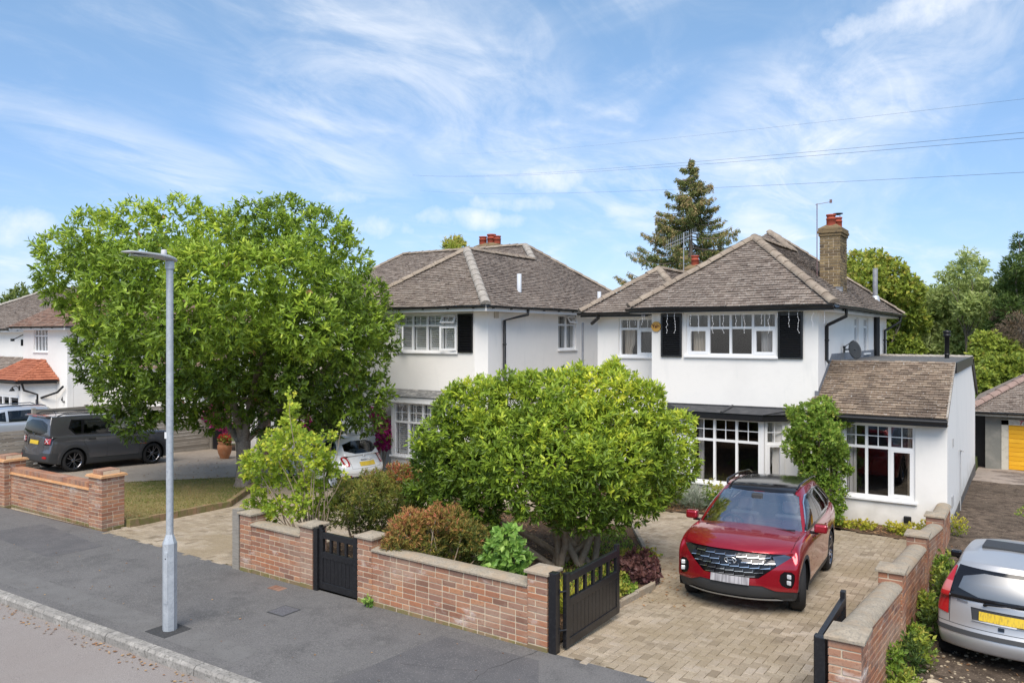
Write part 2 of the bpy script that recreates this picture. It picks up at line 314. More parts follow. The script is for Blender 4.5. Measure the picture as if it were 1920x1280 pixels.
ROOML = mat('pale_room_wall', (.5, .5, .5), .9, .1)
CURT = mat('grey_curtain', (.42, .41, .40), .9, .1)
CURTB = mat('beige_curtain', (.46, .40, .32), .9, .1)
SLATW = mat('white_blind_slat', (.75, .76, .76), .6, .3)
LIGHTC = mat('icicle_light_cable', (.72, .72, .74), .5, .4)
# ---------------------------------------------------------------- placing parts built in world coordinates
CAMP = Vector((0, 0, 3.68))
def world_of(o):
    m = o.matrix_basis.copy()
    return world_of(o.parent) @ o.matrix_parent_inverse @ m if o.parent else m
def wlink(o, parent):
    COL.objects.link(o)
    if parent is not None:
        o.parent = parent; o.matrix_parent_inverse = world_of(parent).inverted()
    return o
def wb(mb, name, m, parent=None, bevel=0):
    o = bpy.data.objects.new(name, mb.mesh(name, m)); wlink(o, parent)
    if bevel:
        b = o.modifiers.new('bevel', 'BEVEL'); b.width = bevel; b.segments = 2; b.limit_method = 'ANGLE'
    return o

# ---------------------------------------------------------------- ground sheets
KX = (-40.6, -4.6, -1.43, -1.39); KY = (7.7, 8, 10.5, 17.5, 26, 32)
def sheet(name, poly, m, dz=0, kind='structure', cell=None, wob=0, parent=None):
    bm = bmesh.new(); f = bm.faces.new([bm.verts.new((x, y, 0)) for x, y in poly])
    xs = [p[0] for p in poly]; ys = [p[1] for p in poly]
    cx = list(KX); cy = list(KY)
    if cell:
        cx += list(np.arange(min(xs) + cell, max(xs), cell)); cy += list(np.arange(min(ys) + cell, max(ys), cell))
    for x in cx:
        if min(xs) < x < max(xs): bmesh.ops.bisect_plane(bm, geom=bm.verts[:] + bm.edges[:] + bm.faces[:], plane_co=(x, 0, 0), plane_no=(1, 0, 0))
    for y in cy:
        if min(ys) < y < max(ys): bmesh.ops.bisect_plane(bm, geom=bm.verts[:] + bm.edges[:] + bm.faces[:], plane_co=(0, y, 0), plane_no=(0, 1, 0))
    rnd = random.Random(5)
    for v in bm.verts: v.co.z = g(v.co.x, v.co.y) + dz + (rnd.uniform(-wob, wob) if wob else 0)
    bmesh.ops.triangulate(bm, faces=bm.faces[:])
    me = bpy.data.meshes.new(name); bm.to_mesh(me); bm.free(); me.materials.append(m)
    o = bpy.data.objects.new(name, me)
    if parent is None: COL.objects.link(o); tag(o, kind=kind)
    else: wlink(o, parent)
    return o

DRIVE = [(-4.66, 7.74), (-1.5, 7.7), (-1.5, 16.9), (-4.2, 17.2), (-7.0, 16.7), (-10.9, 16.4), (-10.9, 14.7), (-6.75, 14.62), (-5.25, 12.1), (-4.68, 10.83), (-4.72, 9.75), (-4.66, 9.5)]
DRIVE2 = [(-14.80, 8.2), (-10.78, 8.0), (-10.8, 12.9), (-12.3, 16.2), (-18.6, 17.3), (-19.6, 15.4), (-17.2, 13.6), (-15.25, 11.25), (-14.95, 8.65)]
LAWN = [(-15.05, 8.6), (-15.35, 11.25), (-17.2, 13.5), (-18.9, 14.2), (-19.9, 12.6), (-20.5, 11.7), (-21.8, 8.6)]
# base ground below everything, then the sheets on it
sheet('ground', [(-420, -60), (420, -60), (420, 560), (-420, 560)], FIELD, -.14)
sheet('earth', [(-26.1, 8.0), (-1.45, 7.9), (-1.45, 30), (-26.1, 30)], SOIL, -.05)
sheet('road', [(-90, -7), (40, -7), (40, 5.32), (-90, 5.32)], ROAD, -.105)
sheet('pavement', [(-90, 5.445), (40, 5.445), (40, 7.68), (-4.5, 7.76), (-10.7, 8.03), (-14.8, 8.2), (-40, 8.5), (-90, 8.5)], ASPH, 0, cell=None)
sheet('garden_bed_soil', [(-10.7, 8.02), (-4.62, 7.8), (-4.74, 9.75), (-4.7, 10.83), (-5.27, 12.1), (-6.77, 14.65), (-10.78, 14.65)], SOIL, .03, cell=.35, wob=.03)
sheet('driveway', DRIVE, JOINT, -.012)
sheet('neighbour_driveway', DRIVE2, JOINT, -.012)
sheet('lawn', LAWN, LAWNB, -.004, cell=.5, wob=.006)
sheet('concrete_forecourt', [(-20.1, 12.55), (-18.95, 14.25), (-18.4, 15.0), (-19.6, 15.45), (-18.6, 18.4), (-26, 18.2), (-26, 8.6), (-21.85, 8.62), (-20.55, 11.68)], CONCR, -.002)
sheet('far_neighbour_forecourt', [(-26.15, 8.6), (-26.15, 20), (-45, 20), (-45, 8.6)], CONCR, -.006)
sheet('house_front_bed', [(-1.62, 16.92), (-1.62, 18.0), (-4.1, 18.3), (-8.2, 18.3), (-9.8, 18.9), (-10.9, 16.42), (-7.0, 16.72), (-4.2, 17.22)], SOIL, .02, cell=.3, wob=.02)
sheet('side_yard', [(-9.9, 16.5), (-12.3, 16.3), (-18.6, 17.4), (-18.6, 18.4), (-12.8, 18.2), (-12.8, 28), (-9.9, 28)], CONCR, -.02)
sheet('dirt_track', [(-1.385, 7.72), (9, 7.6), (9, 26), (-1.385, 26)], DIRT, 0, cell=.3, wob=.018)
sheet('cracked_concrete_apron', [(-1.385, 26.02), (9, 26.02), (9, 33), (-1.385, 33)], CONCD, 0, cell=.5, wob=.012)

# kerb of long concrete stones
kerb = bpy.data.objects.new('kerb', None); link(kerb); tag(kerb, kind='structure')
rk = random.Random(3); kx = -46.0; nk = 0
while kx < 8:
    L = .91; mb = MB(); x1 = kx + L - .012; o = rk.uniform(-.004, .004)
    za, zb = g(kx, 5.4), g(x1, 5.4)
    vs = [(kx, 5.30 + o, za - .2), (x1, 5.30 + o, zb - .2), (x1, 5.442, zb - .2), (kx, 5.442, za - .2),
          (kx, 5.305 + o, za - .025), (x1, 5.305 + o, zb - .025), (x1, 5.335 + o, zb + .004), (kx, 5.335 + o, za + .004), (x1, 5.442, zb + .004), (kx, 5.442, za + .004)]
    mb.add(vs, [(0, 3, 2, 1), (0, 1, 5, 4), (4, 5, 6, 7), (7, 6, 8, 9), (2, 3, 9, 8), (1, 2, 8, 6, 5), (0, 4, 7, 9, 3)])
    mb.build('kerb_stone', KERB, kerb); kx += L

# ---------------------------------------------------------------- block pavers, herringbone
def inside(x, y, poly):
    c = False; n = len(poly)
    for i in range(n):
        x0, y0 = poly[i]; x1, y1 = poly[i - 1]
        if (y0 > y) != (y1 > y) and x < (x1 - x0) * (y - y0) / (y1 - y0) + x0: c = not c
    return c
TEMPL = np.array([(-.5, -.5, -1), (.5, -.5, -1), (.5, .5, -1), (-.5, .5, -1), (-.5, -.5, 0), (.5, -.5, 0), (.5, .5, 0), (-.5, .5, 0)])
BOXF = np.array([(4, 5, 6, 7), (0, 1, 5, 4), (1, 2, 6, 5), (2, 3, 7, 6), (3, 0, 4, 7)])
def paver_mesh(tint):
    mb = MB(); L, W, t, c = .1945 / 2, .0945 / 2, .03, .004
    vs = [(-L, -W, -t), (L, -W, -t), (L, W, -t), (-L, W, -t), (-L, -W, -c), (L, -W, -c), (L, W, -c), (-L, W, -c),
          (-L + c, -W + c, 0), (L - c, -W + c, 0), (L - c, W - c, 0), (-L + c, W - c, 0)]
    mb.add(vs, [(0, 1, 5, 4), (1, 2, 6, 5), (2, 3, 7, 6), (3, 0, 4, 7), (4, 5, 9, 8), (5, 6, 10, 9), (6, 7, 11, 10), (7, 4, 8, 11), (8, 9, 10, 11)], tint)
    return mb.mesh('paver', PAVER)
PAVMESH = [paver_mesh(i / 9) for i in range(10)]
def pave(driveway, poly, n_single, seed):
    rnd = random.Random(seed); B = .1; items = []
    xs = [p[0] for p in poly]; ys = [p[1] for p in poly]
    ox, oy = min(xs), min(ys); nx = int((max(xs) - ox) / B) + 4; ny = int((max(ys) - oy) / B) + 4
    for m in range(-ny - 40, nx + ny + 40):
        for k in range(-60, 60 + max(nx, ny) // 2):
            bx = m + 2 * k; by = m - 2 * k
            if not (-4 < bx < nx + 2 and -4 < by < ny + 2): continue
            for (cx_, cy_, rot) in ((bx + 1, by + .5, 0), (bx + .5, by + 2, 1)):
                x, y = ox + cx_ * B, oy + cy_ * B
                if inside(x, y, poly): items.append((x, y, rot))
    def key(t): return t[0] ** 2 + t[1] ** 2
    def seen(t):
        zc = -t[0] * math.sin(R(33.5)) + t[1] * math.cos(R(33.5)); xc = t[0] * math.cos(R(33.5)) + t[1] * math.sin(R(33.5))
        if driveway.name == 'driveway' and -4.6 < t[0] < -2.5 and 10.3 < t[1] < 14.6: return False
        return abs(xc / zc) < .65 and (3.7 / zc) * 1460 < 648
    items.sort(key=key); singles = [t for t in items if seen(t)][:n_single]; sset = set(singles)
    for (x, y, rot) in singles:
        o = bpy.data.objects.new('paver', PAVMESH[rnd.randrange(10)])
        z = g(x, y) + rnd.uniform(-.0015, .0025); sl = -(g(x, y) - g(x, y + .1)) / .1
        o.matrix_basis = Matrix.Translation((x, y, z)) @ Matrix.Rotation(math.atan((g(x, y + .1) - g(x, y)) / .1) + rnd.uniform(-.008, .008), 4, 'X') @ Matrix.Rotation(R(90) * rot + rnd.uniform(-.01, .01), 4, 'Z')
        wlink(o, driveway)
    mb = []; tt = []
    V = []; F = []
    for (x, y, rot) in items:
        if (x, y, rot) in sset: continue
        L, W = (.1945, .0945) if not rot else (.0945, .1945)
        v = TEMPL * np.array([L, W, .03]); v[:, 0] += x; v[:, 1] += y; s = (g(x, y + .1) - g(x, y)) / .1
        v[:, 2] += g(x, y) + (v[:, 1] - y) * s + rnd.uniform(-.0015, .0025)
        F.append(BOXF + len(V) * 8); V.append(v); tt += [rnd.random()] * 5
    me = np_mesh('paver_field', np.concatenate(V), np.concatenate(F), PAVER, tt)
    o = bpy.data.objects.new('paver_field', me); wlink(o, driveway); tag(o, kind='stuff')
pave(bpy.data.objects['driveway'], DRIVE, 300, 1)
pave(bpy.data.objects['neighbour_driveway'], DRIVE2, 300, 2)

# ---------------------------------------------------------------- brickwork
BM = {}
def brick_mesh(L, H, D, ti, m):
    k = (round(L, 3), round(H, 3), round(D, 3), ti, m.name)
    if k not in BM:
        mb = MB(); mb.box(-L / 2, 0, -H / 2, L / 2, D, H / 2, ti / 11); BM[k] = bevel_mesh(mb.mesh('brick', m), .003)
    return BM[k]
def bricks(owner, Mx, length, courses, D=.06, m=None, m0=None, single=True, proud=.003, holes=(), seed=1, stuff_name='brickwork', cm=.075, first=None, maxn=300):
    """lays a face of bricks: Mx frame with x along the face, y into the wall, z up"""
    m = m or BRICK; rnd = random.Random(seed); todo = []
    for c in range(courses):
        x = 0.0; z = c * cm + cm / 2; i = 0
        pat = rnd.choice([0, 1])
        first_l = [.215, .1025, .16][c % 2 if length > .5 else c % 2]
        while x < length - .03:
            if i == 0: L = first_l
            else: L = .215 if rnd.random() < .93 else .1025
            if x + L > length - .06: L = length - x
            L = min(L, length - x)
            if L > .03: todo.append((x + L / 2, z, L - .0, c))
            x += L + .015; i += 1
    n = 0; V = []; F = []; T = []; imx = Mx
    for (x, z, L, c) in todo:
        ti = rnd.randrange(12); mm = m0 if (m0 and c == 0) else m; H = cm - .015
        pr = -proud + rnd.uniform(-.0015, .0015)
        if single and n < maxn:
            o = bpy.data.objects.new('brick', brick_mesh(L - .0, H, D, ti, mm))
            o.matrix_basis = Mx @ Matrix.Translation((x, pr, z)) @ Matrix.Rotation(rnd.uniform(-.004, .004), 4, 'Y')
            wlink(o, owner); n += 1
        else:
            v = np.array([(-L / 2, 0, -H / 2), (L / 2, 0, -H / 2), (L / 2, D, -H / 2), (-L / 2, D, -H / 2), (-L / 2, 0, H / 2), (L / 2, 0, H / 2), (L / 2, D, H / 2), (-L / 2, D, H / 2)]) + (x, pr, z)
            v = v @ np.array(Mx.to_3x3()).T + np.array(Mx.translation); F.append(np.concatenate([BOXF, [(0, 3, 2, 1)]]) + len(V) * 8); V.append(v); T += [ti / 11] * 6
    if V:
        o = bpy.data.objects.new(stuff_name, np_mesh(stuff_name, np.concatenate(V), np.concatenate(F), m, T)); wlink(o, owner); tag(o, kind='stuff')
def frame(x, y, z, rz): return Matrix.Translation((x, y, z)) @ Matrix.Rotation(rz, 4, 'Z')

def pier(owner, x, y, z, rz, w, d, courses, cap=CAPST, seed=1, faces=('f',), capname='coping_stone', capo=.035, single=True, m=None):
    """brick pier whose front-left foot is at x, y; front along its own x axis"""
    M = frame(x, y, z, rz); H = courses * .075
    mb = MB(); mb.box(.004, .004, -.15, w - .004, d - .004, H, M=M); wb(mb, 'mortar_core', MORTAR, owner)
    bricks(owner, M, w, courses, m=m, m0=None if m else BRICKG, seed=seed, single=single)
    bricks(owner, M @ frame(w, 0, 0, R(90)), d, courses, m=m, m0=None if m else BRICKG, seed=seed + 50, single=single and 'r' in faces)
    bricks(owner, M @ frame(w, d, 0, R(180)), w, courses, m=m, seed=seed + 90, single=False)
    bricks(owner, M @ frame(0, d, 0, R(-90)), d, courses, m=m, seed=seed + 70, single=single and 'l' in faces)
    if cap:
        mb = MB(); o = capo; z0 = H + .004
        vs = [(-o, -o, z0), (w + o, -o, z0), (w + o, d + o, z0), (-o, d + o, z0), (-o, -o, z0 + .035), (w + o, -o, z0 + .035), (w + o, d + o, z0 + .035), (-o, d + o, z0 + .035), (w / 2, d / 2, z0 + .07)]
        mb.add([M @ Vector(v) for v in vs], [(0, 3, 2, 1), (0, 1, 5, 4), (1, 2, 6, 5), (2, 3, 7, 6), (3, 0, 4, 7), (4, 5, 8), (5, 6, 8), (6, 7, 8), (7, 4, 8)])
        wb(mb, capname, cap, owner, bevel=.006)
def wall_run(owner, x, y, z, rz, L, T, courses, seed=1, cope='flat', single=True, back_single=False):
    M = frame(x, y, z, rz); H = courses * .075
    mb = MB(); mb.box(0, .004, -.2, L, T - .004, H, M=M); wb(mb, 'mortar_core', MORTAR, owner)
    bricks(owner, M, L, courses, m0=BRICKG, seed=seed, single=single)
    bricks(owner, M @ frame(L, T, 0, R(180)), L, courses, seed=seed + 30, single=back_single)
    if cope == 'flat':
        n = max(1, round(L / .9)); s = L / n; rnd = random.Random(seed)
        for i in range(n):
            mb = MB(); a, b = i * s + .002, (i + 1) * s - .002; z0 = H + .004 + rnd.uniform(0, .003)
            vs = []
            for xx in (a, b): vs += [(xx, -.03, z0), (xx, -.03, z0 + .03), (xx, T / 2 - .03, z0 + .05), (xx, T / 2 + .03, z0 + .05), (xx, T + .03, z0 + .03), (xx, T + .03, z0)]
            mb.add([M @ Vector(v) for v in vs], [(0, 1, 2, 3, 4, 5), (11, 10, 9, 8, 7, 6)] + [(k, 6 + k, 6 + (k + 1) % 6, (k + 1) % 6) for k in range(6)])
            wb(mb, 'coping_stone', CAPST, owner, bevel=.005)
def round_cope(owner, p, q, w, seed=0):
    """half-round coping segments from p to q"""
    p, q = Vector(p), Vector(q); L = (q - p).length; n = max(1, round(L / .45)); rnd = random.Random(seed); d = (q - p) / L
    side = Vector((-d.y, d.x, 0)).normalized(); up = side.cross(d) * -1 if side.cross(d).z < 0 else side.cross(d)
    for i in range(n):
        a = p + d * (L * i / n + .0015); b = p + d * (L * (i + 1) / n - .0015); mb = MB(); vs = []
        for c in (a, b):
            for k in range(9):
                t = math.pi * k / 8; vs.append(c + side * math.cos(t) * w / 2 + up * (math.sin(t) * .075))
        mb.add(vs, [(k, k + 1, k + 10, k + 9) for k in range(8)], smooth=True)
        mb.add(vs, [(8, 7, 6, 5, 4, 3, 2, 1, 0), tuple(range(9, 18)), (0, 9, 17, 8)])
        wb(mb, 'coping_stone', CAPST, owner)

# --- low front wall of the main plot: two runs, four piers
AW = math.atan2(7.74 - 7.95, 5.75)      # the line of the wall
def on_wall(x): return 7.74 + (x + 4.64) * math.tan(AW)
w1 = thing('garden_wall', 'low red brick front wall between small black gate and open driveway gate', 'garden wall', (-6.2, on_wall(-6.2), g(-6.2, 7.9)), AW)
pier(w1, -4.91, on_wall(-4.91), -.02, AW, .27, .27, 12, seed=1, faces=('f', 'r'))
wall_run(w1, -7.50, on_wall(-7.5) + .01, -.045, AW, 2.59, .22, 10, seed=4)
pier(w1, -7.78, on_wall(-7.78), -.045, AW, .28, .28, 12, seed=8, faces=('f',))
w2 = thing('garden_wall', 'short low brick wall with stone coping left of small black gate', 'garden wall', (-9.5, on_wall(-9.5), g(-9.5, 7.9)), AW)
pier(w2, -9.00, on_wall(-9.00), -.06, AW, .27, .27, 12, seed=12, faces=('f',))
wall_run(w2, -10.18, on_wall(-10.18) + .01, -.075, AW, 1.18, .22, 10, seed=14)
pier(w2, -10.46, on_wall(-10.46), -.08, AW, .28, .28, 12, seed=16, faces=('f', 'r'))
pst = MB(); pst.box(-10.66, on_wall(-10.6) + .0, g(-10.6, 8) - .1, -10.50, on_wall(-10.6) + .12, .88)
o = wb(pst, 'timber_post', WOODB if False else WOOD); tag(o, 'upright weathered grey post at left end of short brick wall', 'post')

# --- taller front wall of the left neighbour
w3 = thing('garden_wall', 'brick front wall topped with buff tiles and brick on edge beside lawn', 'garden wall', (-17.3, 8.4, g(-17.3, 8.4)), 0)
zb3 = -.17
pier(w3, -15.48, 8.22, zb3, R(1), .46, .46, 14, cap=None, seed=22, faces=('f', 'r'))
wall_run(w3, -19.05, 8.38, zb3 - .03, 0, 3.57, .22, 10, seed=24, cope=None)
pier(w3, -19.5, 8.24, zb3 - .05, 0, .45, .45, 14, cap=None, seed=27, faces=('f', 'r'))
wall_run(w3, -26.0, 8.38, zb3 - .08, 0, 6.5, .22, 10, seed=29, cope=None, single=False)
def edge_tile(owner, M, x0, x1, y0, y1, z, name='buff_tile'):
    n = max(1, round((x1 - x0) / .26)); s = (x1 - x0) / n
    for i in range(n):
        mb = MB(); mb.box(x0 + i * s + .001, y0, z, x0 + (i + 1) * s - .001, y1, z + .022, M=M); mb.box(x0 + i * s + .001, y0 + .025, z + .024, x0 + (i + 1) * s - .001, y1 - .025, z + .046, M=M)
        wb(mb, name, SANDST, owner)
def soldier(owner, M, x0, x1, y0, y1, z, h=.1, seed=0):
    rnd = random.Random(seed); n = max(1, round((x1 - x0) / .075)); s = (x1 - x0) / n
    mb = MB(); mb.box(x0, y0 + .012, z, x1, y1 - .012, z + h - .012, M=M); wb(mb, 'mortar_core', MORTAR, owner)
    for i in range(n):
        o = bpy.data.objects.new('brick', brick_mesh(s - .010, h, y1 - y0, rnd.randrange(12), BRICK))
        o.matrix_basis = M @ Matrix.Translation((x0 + (i + .5) * s, y0, z + h / 2)) @ Matrix.Rotation(rnd.uniform(-.02, .02), 4, 'Y'); wlink(o, owner)
M3 = frame(-19.05, 8.38, zb3 - .03, 0); edge_tile(w3, M3, 0, 3.56, -.035, .255, .752); soldier(w3, M3, 0, 3.56, 0, .22, .80, .10, 5)
M3b = frame(-26, 8.38, zb3 - .08, 0); edge_tile(w3, M3b, 3.5, 6.5, -.035, .255, .752); soldier(w3, M3b, 3.5, 6.5, 0, .22, .80, .10, 6)
for (px, py, pz, pw, rz) in ((-15.48, 8.22, zb3, .46, R(1)), (-19.5, 8.24, zb3 - .05, .45, 0)):
    Mp = frame(px, py, pz, rz); edge_tile(w3, Mp, -.05, pw + .05, -.05, pw + .05, 1.052); soldier(w3, Mp, .05, pw - .05, .05, pw - .05, 1.10, .085, 7)

# --- stepped boundary wall beside the drive, running back to the house
w4 = thing('boundary_wall', 'stepped brick side wall with rounded coping between driveway and dirt track', 'garden wall', (-1.5, 12, g(-1.6, 12)), 0)
bx0, bx1 = -1.52, -1.30
segs = [(7.35, 1.03, .35), (10.62, .79, .33), (13.35, .64, .33), (16.1, .40, .33)]     # pier foot Y, cap height, pier width
nb = 0
for i, (py, ph, pw) in enumerate(segs):
    zb = -.48 if i else -.12; n = int(round((ph - .06 - zb) / .075)); zb = ph - .06 - n * .075
    pier(w4, bx0 - .03 + (.07 if i == 0 else 0), py, zb, 0, .27, pw, n, seed=40 + i * 3, faces=('f', 'r') if i < 2 else ('f',), single=i < 2)
    y0 = py + pw; y1 = segs[i + 1][0] if i < 3 else 17.98
    za, zz = ph - .17, (segs[i + 1][1] - .24 if i < 3 else .20)
    mb = MB(); mb.add([(bx0 + .004, y0, -.8), (bx1 - .004, y0, -.8), (bx1 - .004, y1, -.8), (bx0 + .004, y1, -.8), (bx0 + .004, y0, za), (bx1 - .004, y0, za), (bx1 - .004, y1, zz), (bx0 + .004, y1, zz)],
                      [(0, 3, 2, 1), (4, 5, 6, 7), (0, 1, 5, 4), (1, 2, 6, 5), (2, 3, 7, 6), (3, 0, 4, 7)]); wb(mb, 'mortar_core', MORTAR, w4)
    # courses follow the fall of the coping
    ang = math.atan2(zz - za, y1 - y0); L = (y1 - y0) / math.cos(ang); nc = 13 if i == 0 else 14
    Mr = Matrix.Translation((bx1, y0, za - nc * .075)) @ Matrix.Rotation(R(90), 4, 'Z') @ Matrix.Rotation(-ang, 4, 'Y')
    bricks(w4, Mr, L, nc, seed=60 + i, single=i < 1, maxn=170)
    Ml = Matrix.Translation((bx0, y1, zz - 11 * .075)) @ Matrix.Rotation(R(-90), 4, 'Z') @ Matrix.Rotation(ang, 4, 'Y')
    bricks(w4, Ml, L, 11, seed=70 + i, single=False)
    round_cope(w4, ((bx0 + bx1) / 2, y0 + .0, za + .004), ((bx0 + bx1) / 2, y1 - .0, zz + .004), .27, i)

# ---------------------------------------------------------------- edging kerb of the bed and of the lawn
def edging(name, label, pts, h, w, m, seg=.5, cat='edging', seed=2):
    t = thing(name, label, cat, (pts[0][0], pts[0][1], g(*pts[0]))); rnd = random.Random(seed)
    for (a, b) in zip(pts[:-1], pts[1:]):
        a, b = Vector(a), Vector(b); L = (b - a).length; n = max(1, round(L / seg)); d = (b - a) / L; s = Vector((-d.y, d.x)) * w / 2
        for i in range(n):
            p = a + d * (L * i / n + .004); q = a + d * (L * (i + 1) / n - .004); mb = MB()
            vs = [(p - s), (q - s), (q + s), (p + s)]; hh = h + rnd.uniform(-.01, .01)
            mb.add([(v.x, v.y, g(v.x, v.y) - .1) for v in vs] + [(v.x, v.y, g(v.x, v.y) + hh) for v in vs], [(0, 3, 2, 1), (4, 5, 6, 7), (0, 1, 5, 4), (1, 2, 6, 5), (2, 3, 7, 6), (3, 0, 4, 7)], rnd.random())
            wb(mb, 'edging_block', m, t, bevel=.006)
    return t
edging('bed_edging', 'low concrete edging along shrub bed beside block driveway', [(-4.66, 9.4), (-4.69, 9.75), (-4.65, 10.83), (-5.22, 12.1), (-6.73, 14.63)], .09, .07, CAPST, .6)
edging('lawn_edging', 'low worn brick kerb between dry lawn and block driveway', [(-14.92, 8.7), (-15.2, 11.25), (-17.1, 13.55)], .14, .11, BRICKG, .225)
# drain channel in front of the house bed
# ---------------------------------------------------------------- house building tools
def wall_panel(house, p0, p1, z0, z1, openings=(), th=.25, m=None, name='wall'):
    """wall from p0 to p1 (outer face on the right-hand side when walking p0->p1), with openings (s0, s1, za, zb)"""
    p0 = Vector(p0); p1 = Vector(p1); d = p1 - p0; L = d.length; ang = math.atan2(d.y, d.x); M = frame(p0.x, p0.y, 0, ang)
    xs = sorted({0, L} | {o[0] for o in openings} | {o[1] for o in openings})
    mb = MB()
    for a, b in zip(xs[:-1], xs[1:]):
        cuts = sorted([(o[2], o[3]) for o in openings if o[0] < (a + b) / 2 < o[1]]); z = z0
        for (c, e) in cuts:
            if c > z: mb.box(a, 0, z, b, th, c, M=M)
            z = e
        if z < z1: mb.box(a, 0, z, b, th, z1, M=M)
    wb(mb, name, m or WHITE, house); return M
def window(house, M, x0, x1, z0, z1, cols, tr=None, bars=(1, 0), lowbars=(0, 0), casem=(), topcasem=(), sill=True, curtain=None, blinds=False, room=ROOMD, fw=.055, glass=None, open_low=(), open_top=(), rd=1.6, rec=.05, label=None, sillw=.06):
    """frame with panes; cols = relative widths of the lights, tr = height of the transom"""
    mb = MB(); y0, y1 = rec, rec + .07; W = x1 - x0
    mb.box(x0, y0, z0, x1, y1, z0 + fw, M=M); mb.box(x0, y0, z1 - fw, x1, y1, z1, M=M)
    mb.box(x0, y0, z0 + fw, x0 + fw, y1, z1 - fw, M=M); mb.box(x1 - fw, y0, z0 + fw, x1, y1, z1 - fw, M=M)
    tot = sum(cols); xs = [x0 + fw / 2]
    for c in cols: xs.append(xs[-1] + c / tot * (W - fw))
    for x in xs[1:-1]: mb.box(x - fw / 2, y0, z0 + fw, x + fw / 2, y1, z1 - fw, M=M)
    if tr:
        for a, b in zip(xs[:-1], xs[1:]): mb.box(a + fw / 2, y0 + .002, tr - fw / 2, b - fw / 2, y1 - .002, tr + fw / 2, M=M)
    lights = []
    for i, (a, b) in enumerate(zip(xs[:-1], xs[1:])):
        A, B = a + fw / 2, b - fw / 2
        if tr: lights.append((A, B, z0 + fw, tr - fw / 2, 'l', i)); lights.append((A, B, tr + fw / 2, z1 - fw, 't', i))
        else: lights.append((A, B, z0 + fw, z1 - fw, 'l', i))
    panes = []; opened = []
    for (A, B, a, b, k, i) in lights:
        if (k == 'l' and i in open_low) or (k == 't' and i in open_top): opened.append((A, B, a, b, k, i)); continue
        cs = (k == 'l' and i in casem) or (k == 't' and i in topcasem)
        if cs:
            e = .05; y2 = y0 - .012
            mb.box(A - .012, y2, a - .012, B + .012, y1 - .012, a + e, M=M); mb.box(A - .012, y2, b - e, B + .012, y1 - .012, b + .012, M=M)
            mb.box(A - .012, y2, a + e, A + e, y1 - .012, b - e, M=M); mb.box(B - e, y2, a + e, B + .012, y1 - .012, b - e, M=M)
            A, B, a, b = A + e, B - e, a + e, b - e
        bx, bz = bars if k == 't' else lowbars
        for q in range(bx): x = A + (B - A) * (q + 1) / (bx + 1); mb.box(x - .009, y0 + .02, a, x + .009, y0 + .046, b, M=M)
        for q in range(bz): z = a + (b - a) * (q + 1) / (bz + 1); mb.box(A, y0 + .0215, z - .009, B, y0 + .0445, z + .009, M=M)
        panes.append((A, B, a, b))
    fr = wb(mb, 'window', UPVC, house)
    if label: fr['label'] = label
    for (A, B, a, b) in panes:
        p = MB(); p.box(A - .004, y0 + .030, a - .004, B + .004, y0 + .036, b + .004, M=M); wb(p, 'pane', glass or GLASS, fr)
    for (A, B, a, b, k, i) in opened:      # sashes standing open
        if k == 'l': H = M @ Matrix.Translation((B if i else A, y0, 0)) @ Matrix.Rotation(R(20 if i else -34), 4, 'Z') @ Matrix.Translation((-B if i else -A, 0, 0))
        else: H = M @ Matrix.Translation((0, y0, b)) @ Matrix.Rotation(R(-28), 4, 'X') @ Matrix.Translation((0, 0, -b))
        q = MB(); e = .05
        q.box(A, -.04, a, B, .0, a + e, M=H); q.box(A, -.04, b - e, B, .0, b, M=H); q.box(A, -.04, a + e, A + e, .0, b - e, M=H); q.box(B - e, -.04, a + e, B, .0, b - e, M=H)
        if k == 't': q.box((A + B) / 2 - .009, -.03, a + e, (A + B) / 2 + .009, -.01, b - e, M=H)
        wb(q, 'open_sash', UPVC, fr); p = MB(); p.box(A + e, -.022, a + e, B - e, -.016, b - e, M=H); wb(p, 'pane', GLASS, fr)
    if sill:
        s = MB(); s.box(x0 - .04, -sillw, z0 - .05, x1 + .04, rec + .07, z0 - .002, M=M); wb(s, 'sill', UPVC, fr, bevel=.006)
    if room:
        r = MB(); e = .28; zz0, zz1 = z0 - .7, z1 + .12; X0, X1 = x0 - e, x1 + e; Y0, Y1 = .262, rd
        r.add([M @ Vector(v) for v in [(X0, Y0, zz0), (X1, Y0, zz0), (X1, Y1, zz0), (X0, Y1, zz0), (X0, Y0, zz1), (X1, Y0, zz1), (X1, Y1, zz1), (X0, Y1, zz1)]],
              [(0, 1, 2, 3), (4, 7, 6, 5), (1, 5, 6, 2), (2, 6, 7, 3), (3, 7, 4, 0)]); wb(r, 'room_lining', room, fr)
    yc = .16
    if blinds:
        for (A, B, a, b, k, i) in lights:
            sl = MB(); n = int((b - a - .06) / .062); e = .045
            sl.box(A, yc, a, A + e, yc + .03, b, M=M); sl.box(B - e, yc, a, B, yc + .03, b, M=M); sl.box(A + e, yc, a, B - e, yc + .03, a + .05, M=M); sl.box(A + e, yc, b - .04, B - e, yc + .03, b, M=M)
            for q in range(n):
                z = a + .075 + q * .062
                if z > b - .05: break
                T = M @ Matrix.Translation(((A + B) / 2, yc + .015, z)) @ Matrix.Rotation(R(-52), 4, 'X'); w = (B - A) / 2 - e
                sl.box(-w, -.028, -.004, w, .028, .004, M=T)
            wb(sl, 'shutter_blind', SLATW, fr)
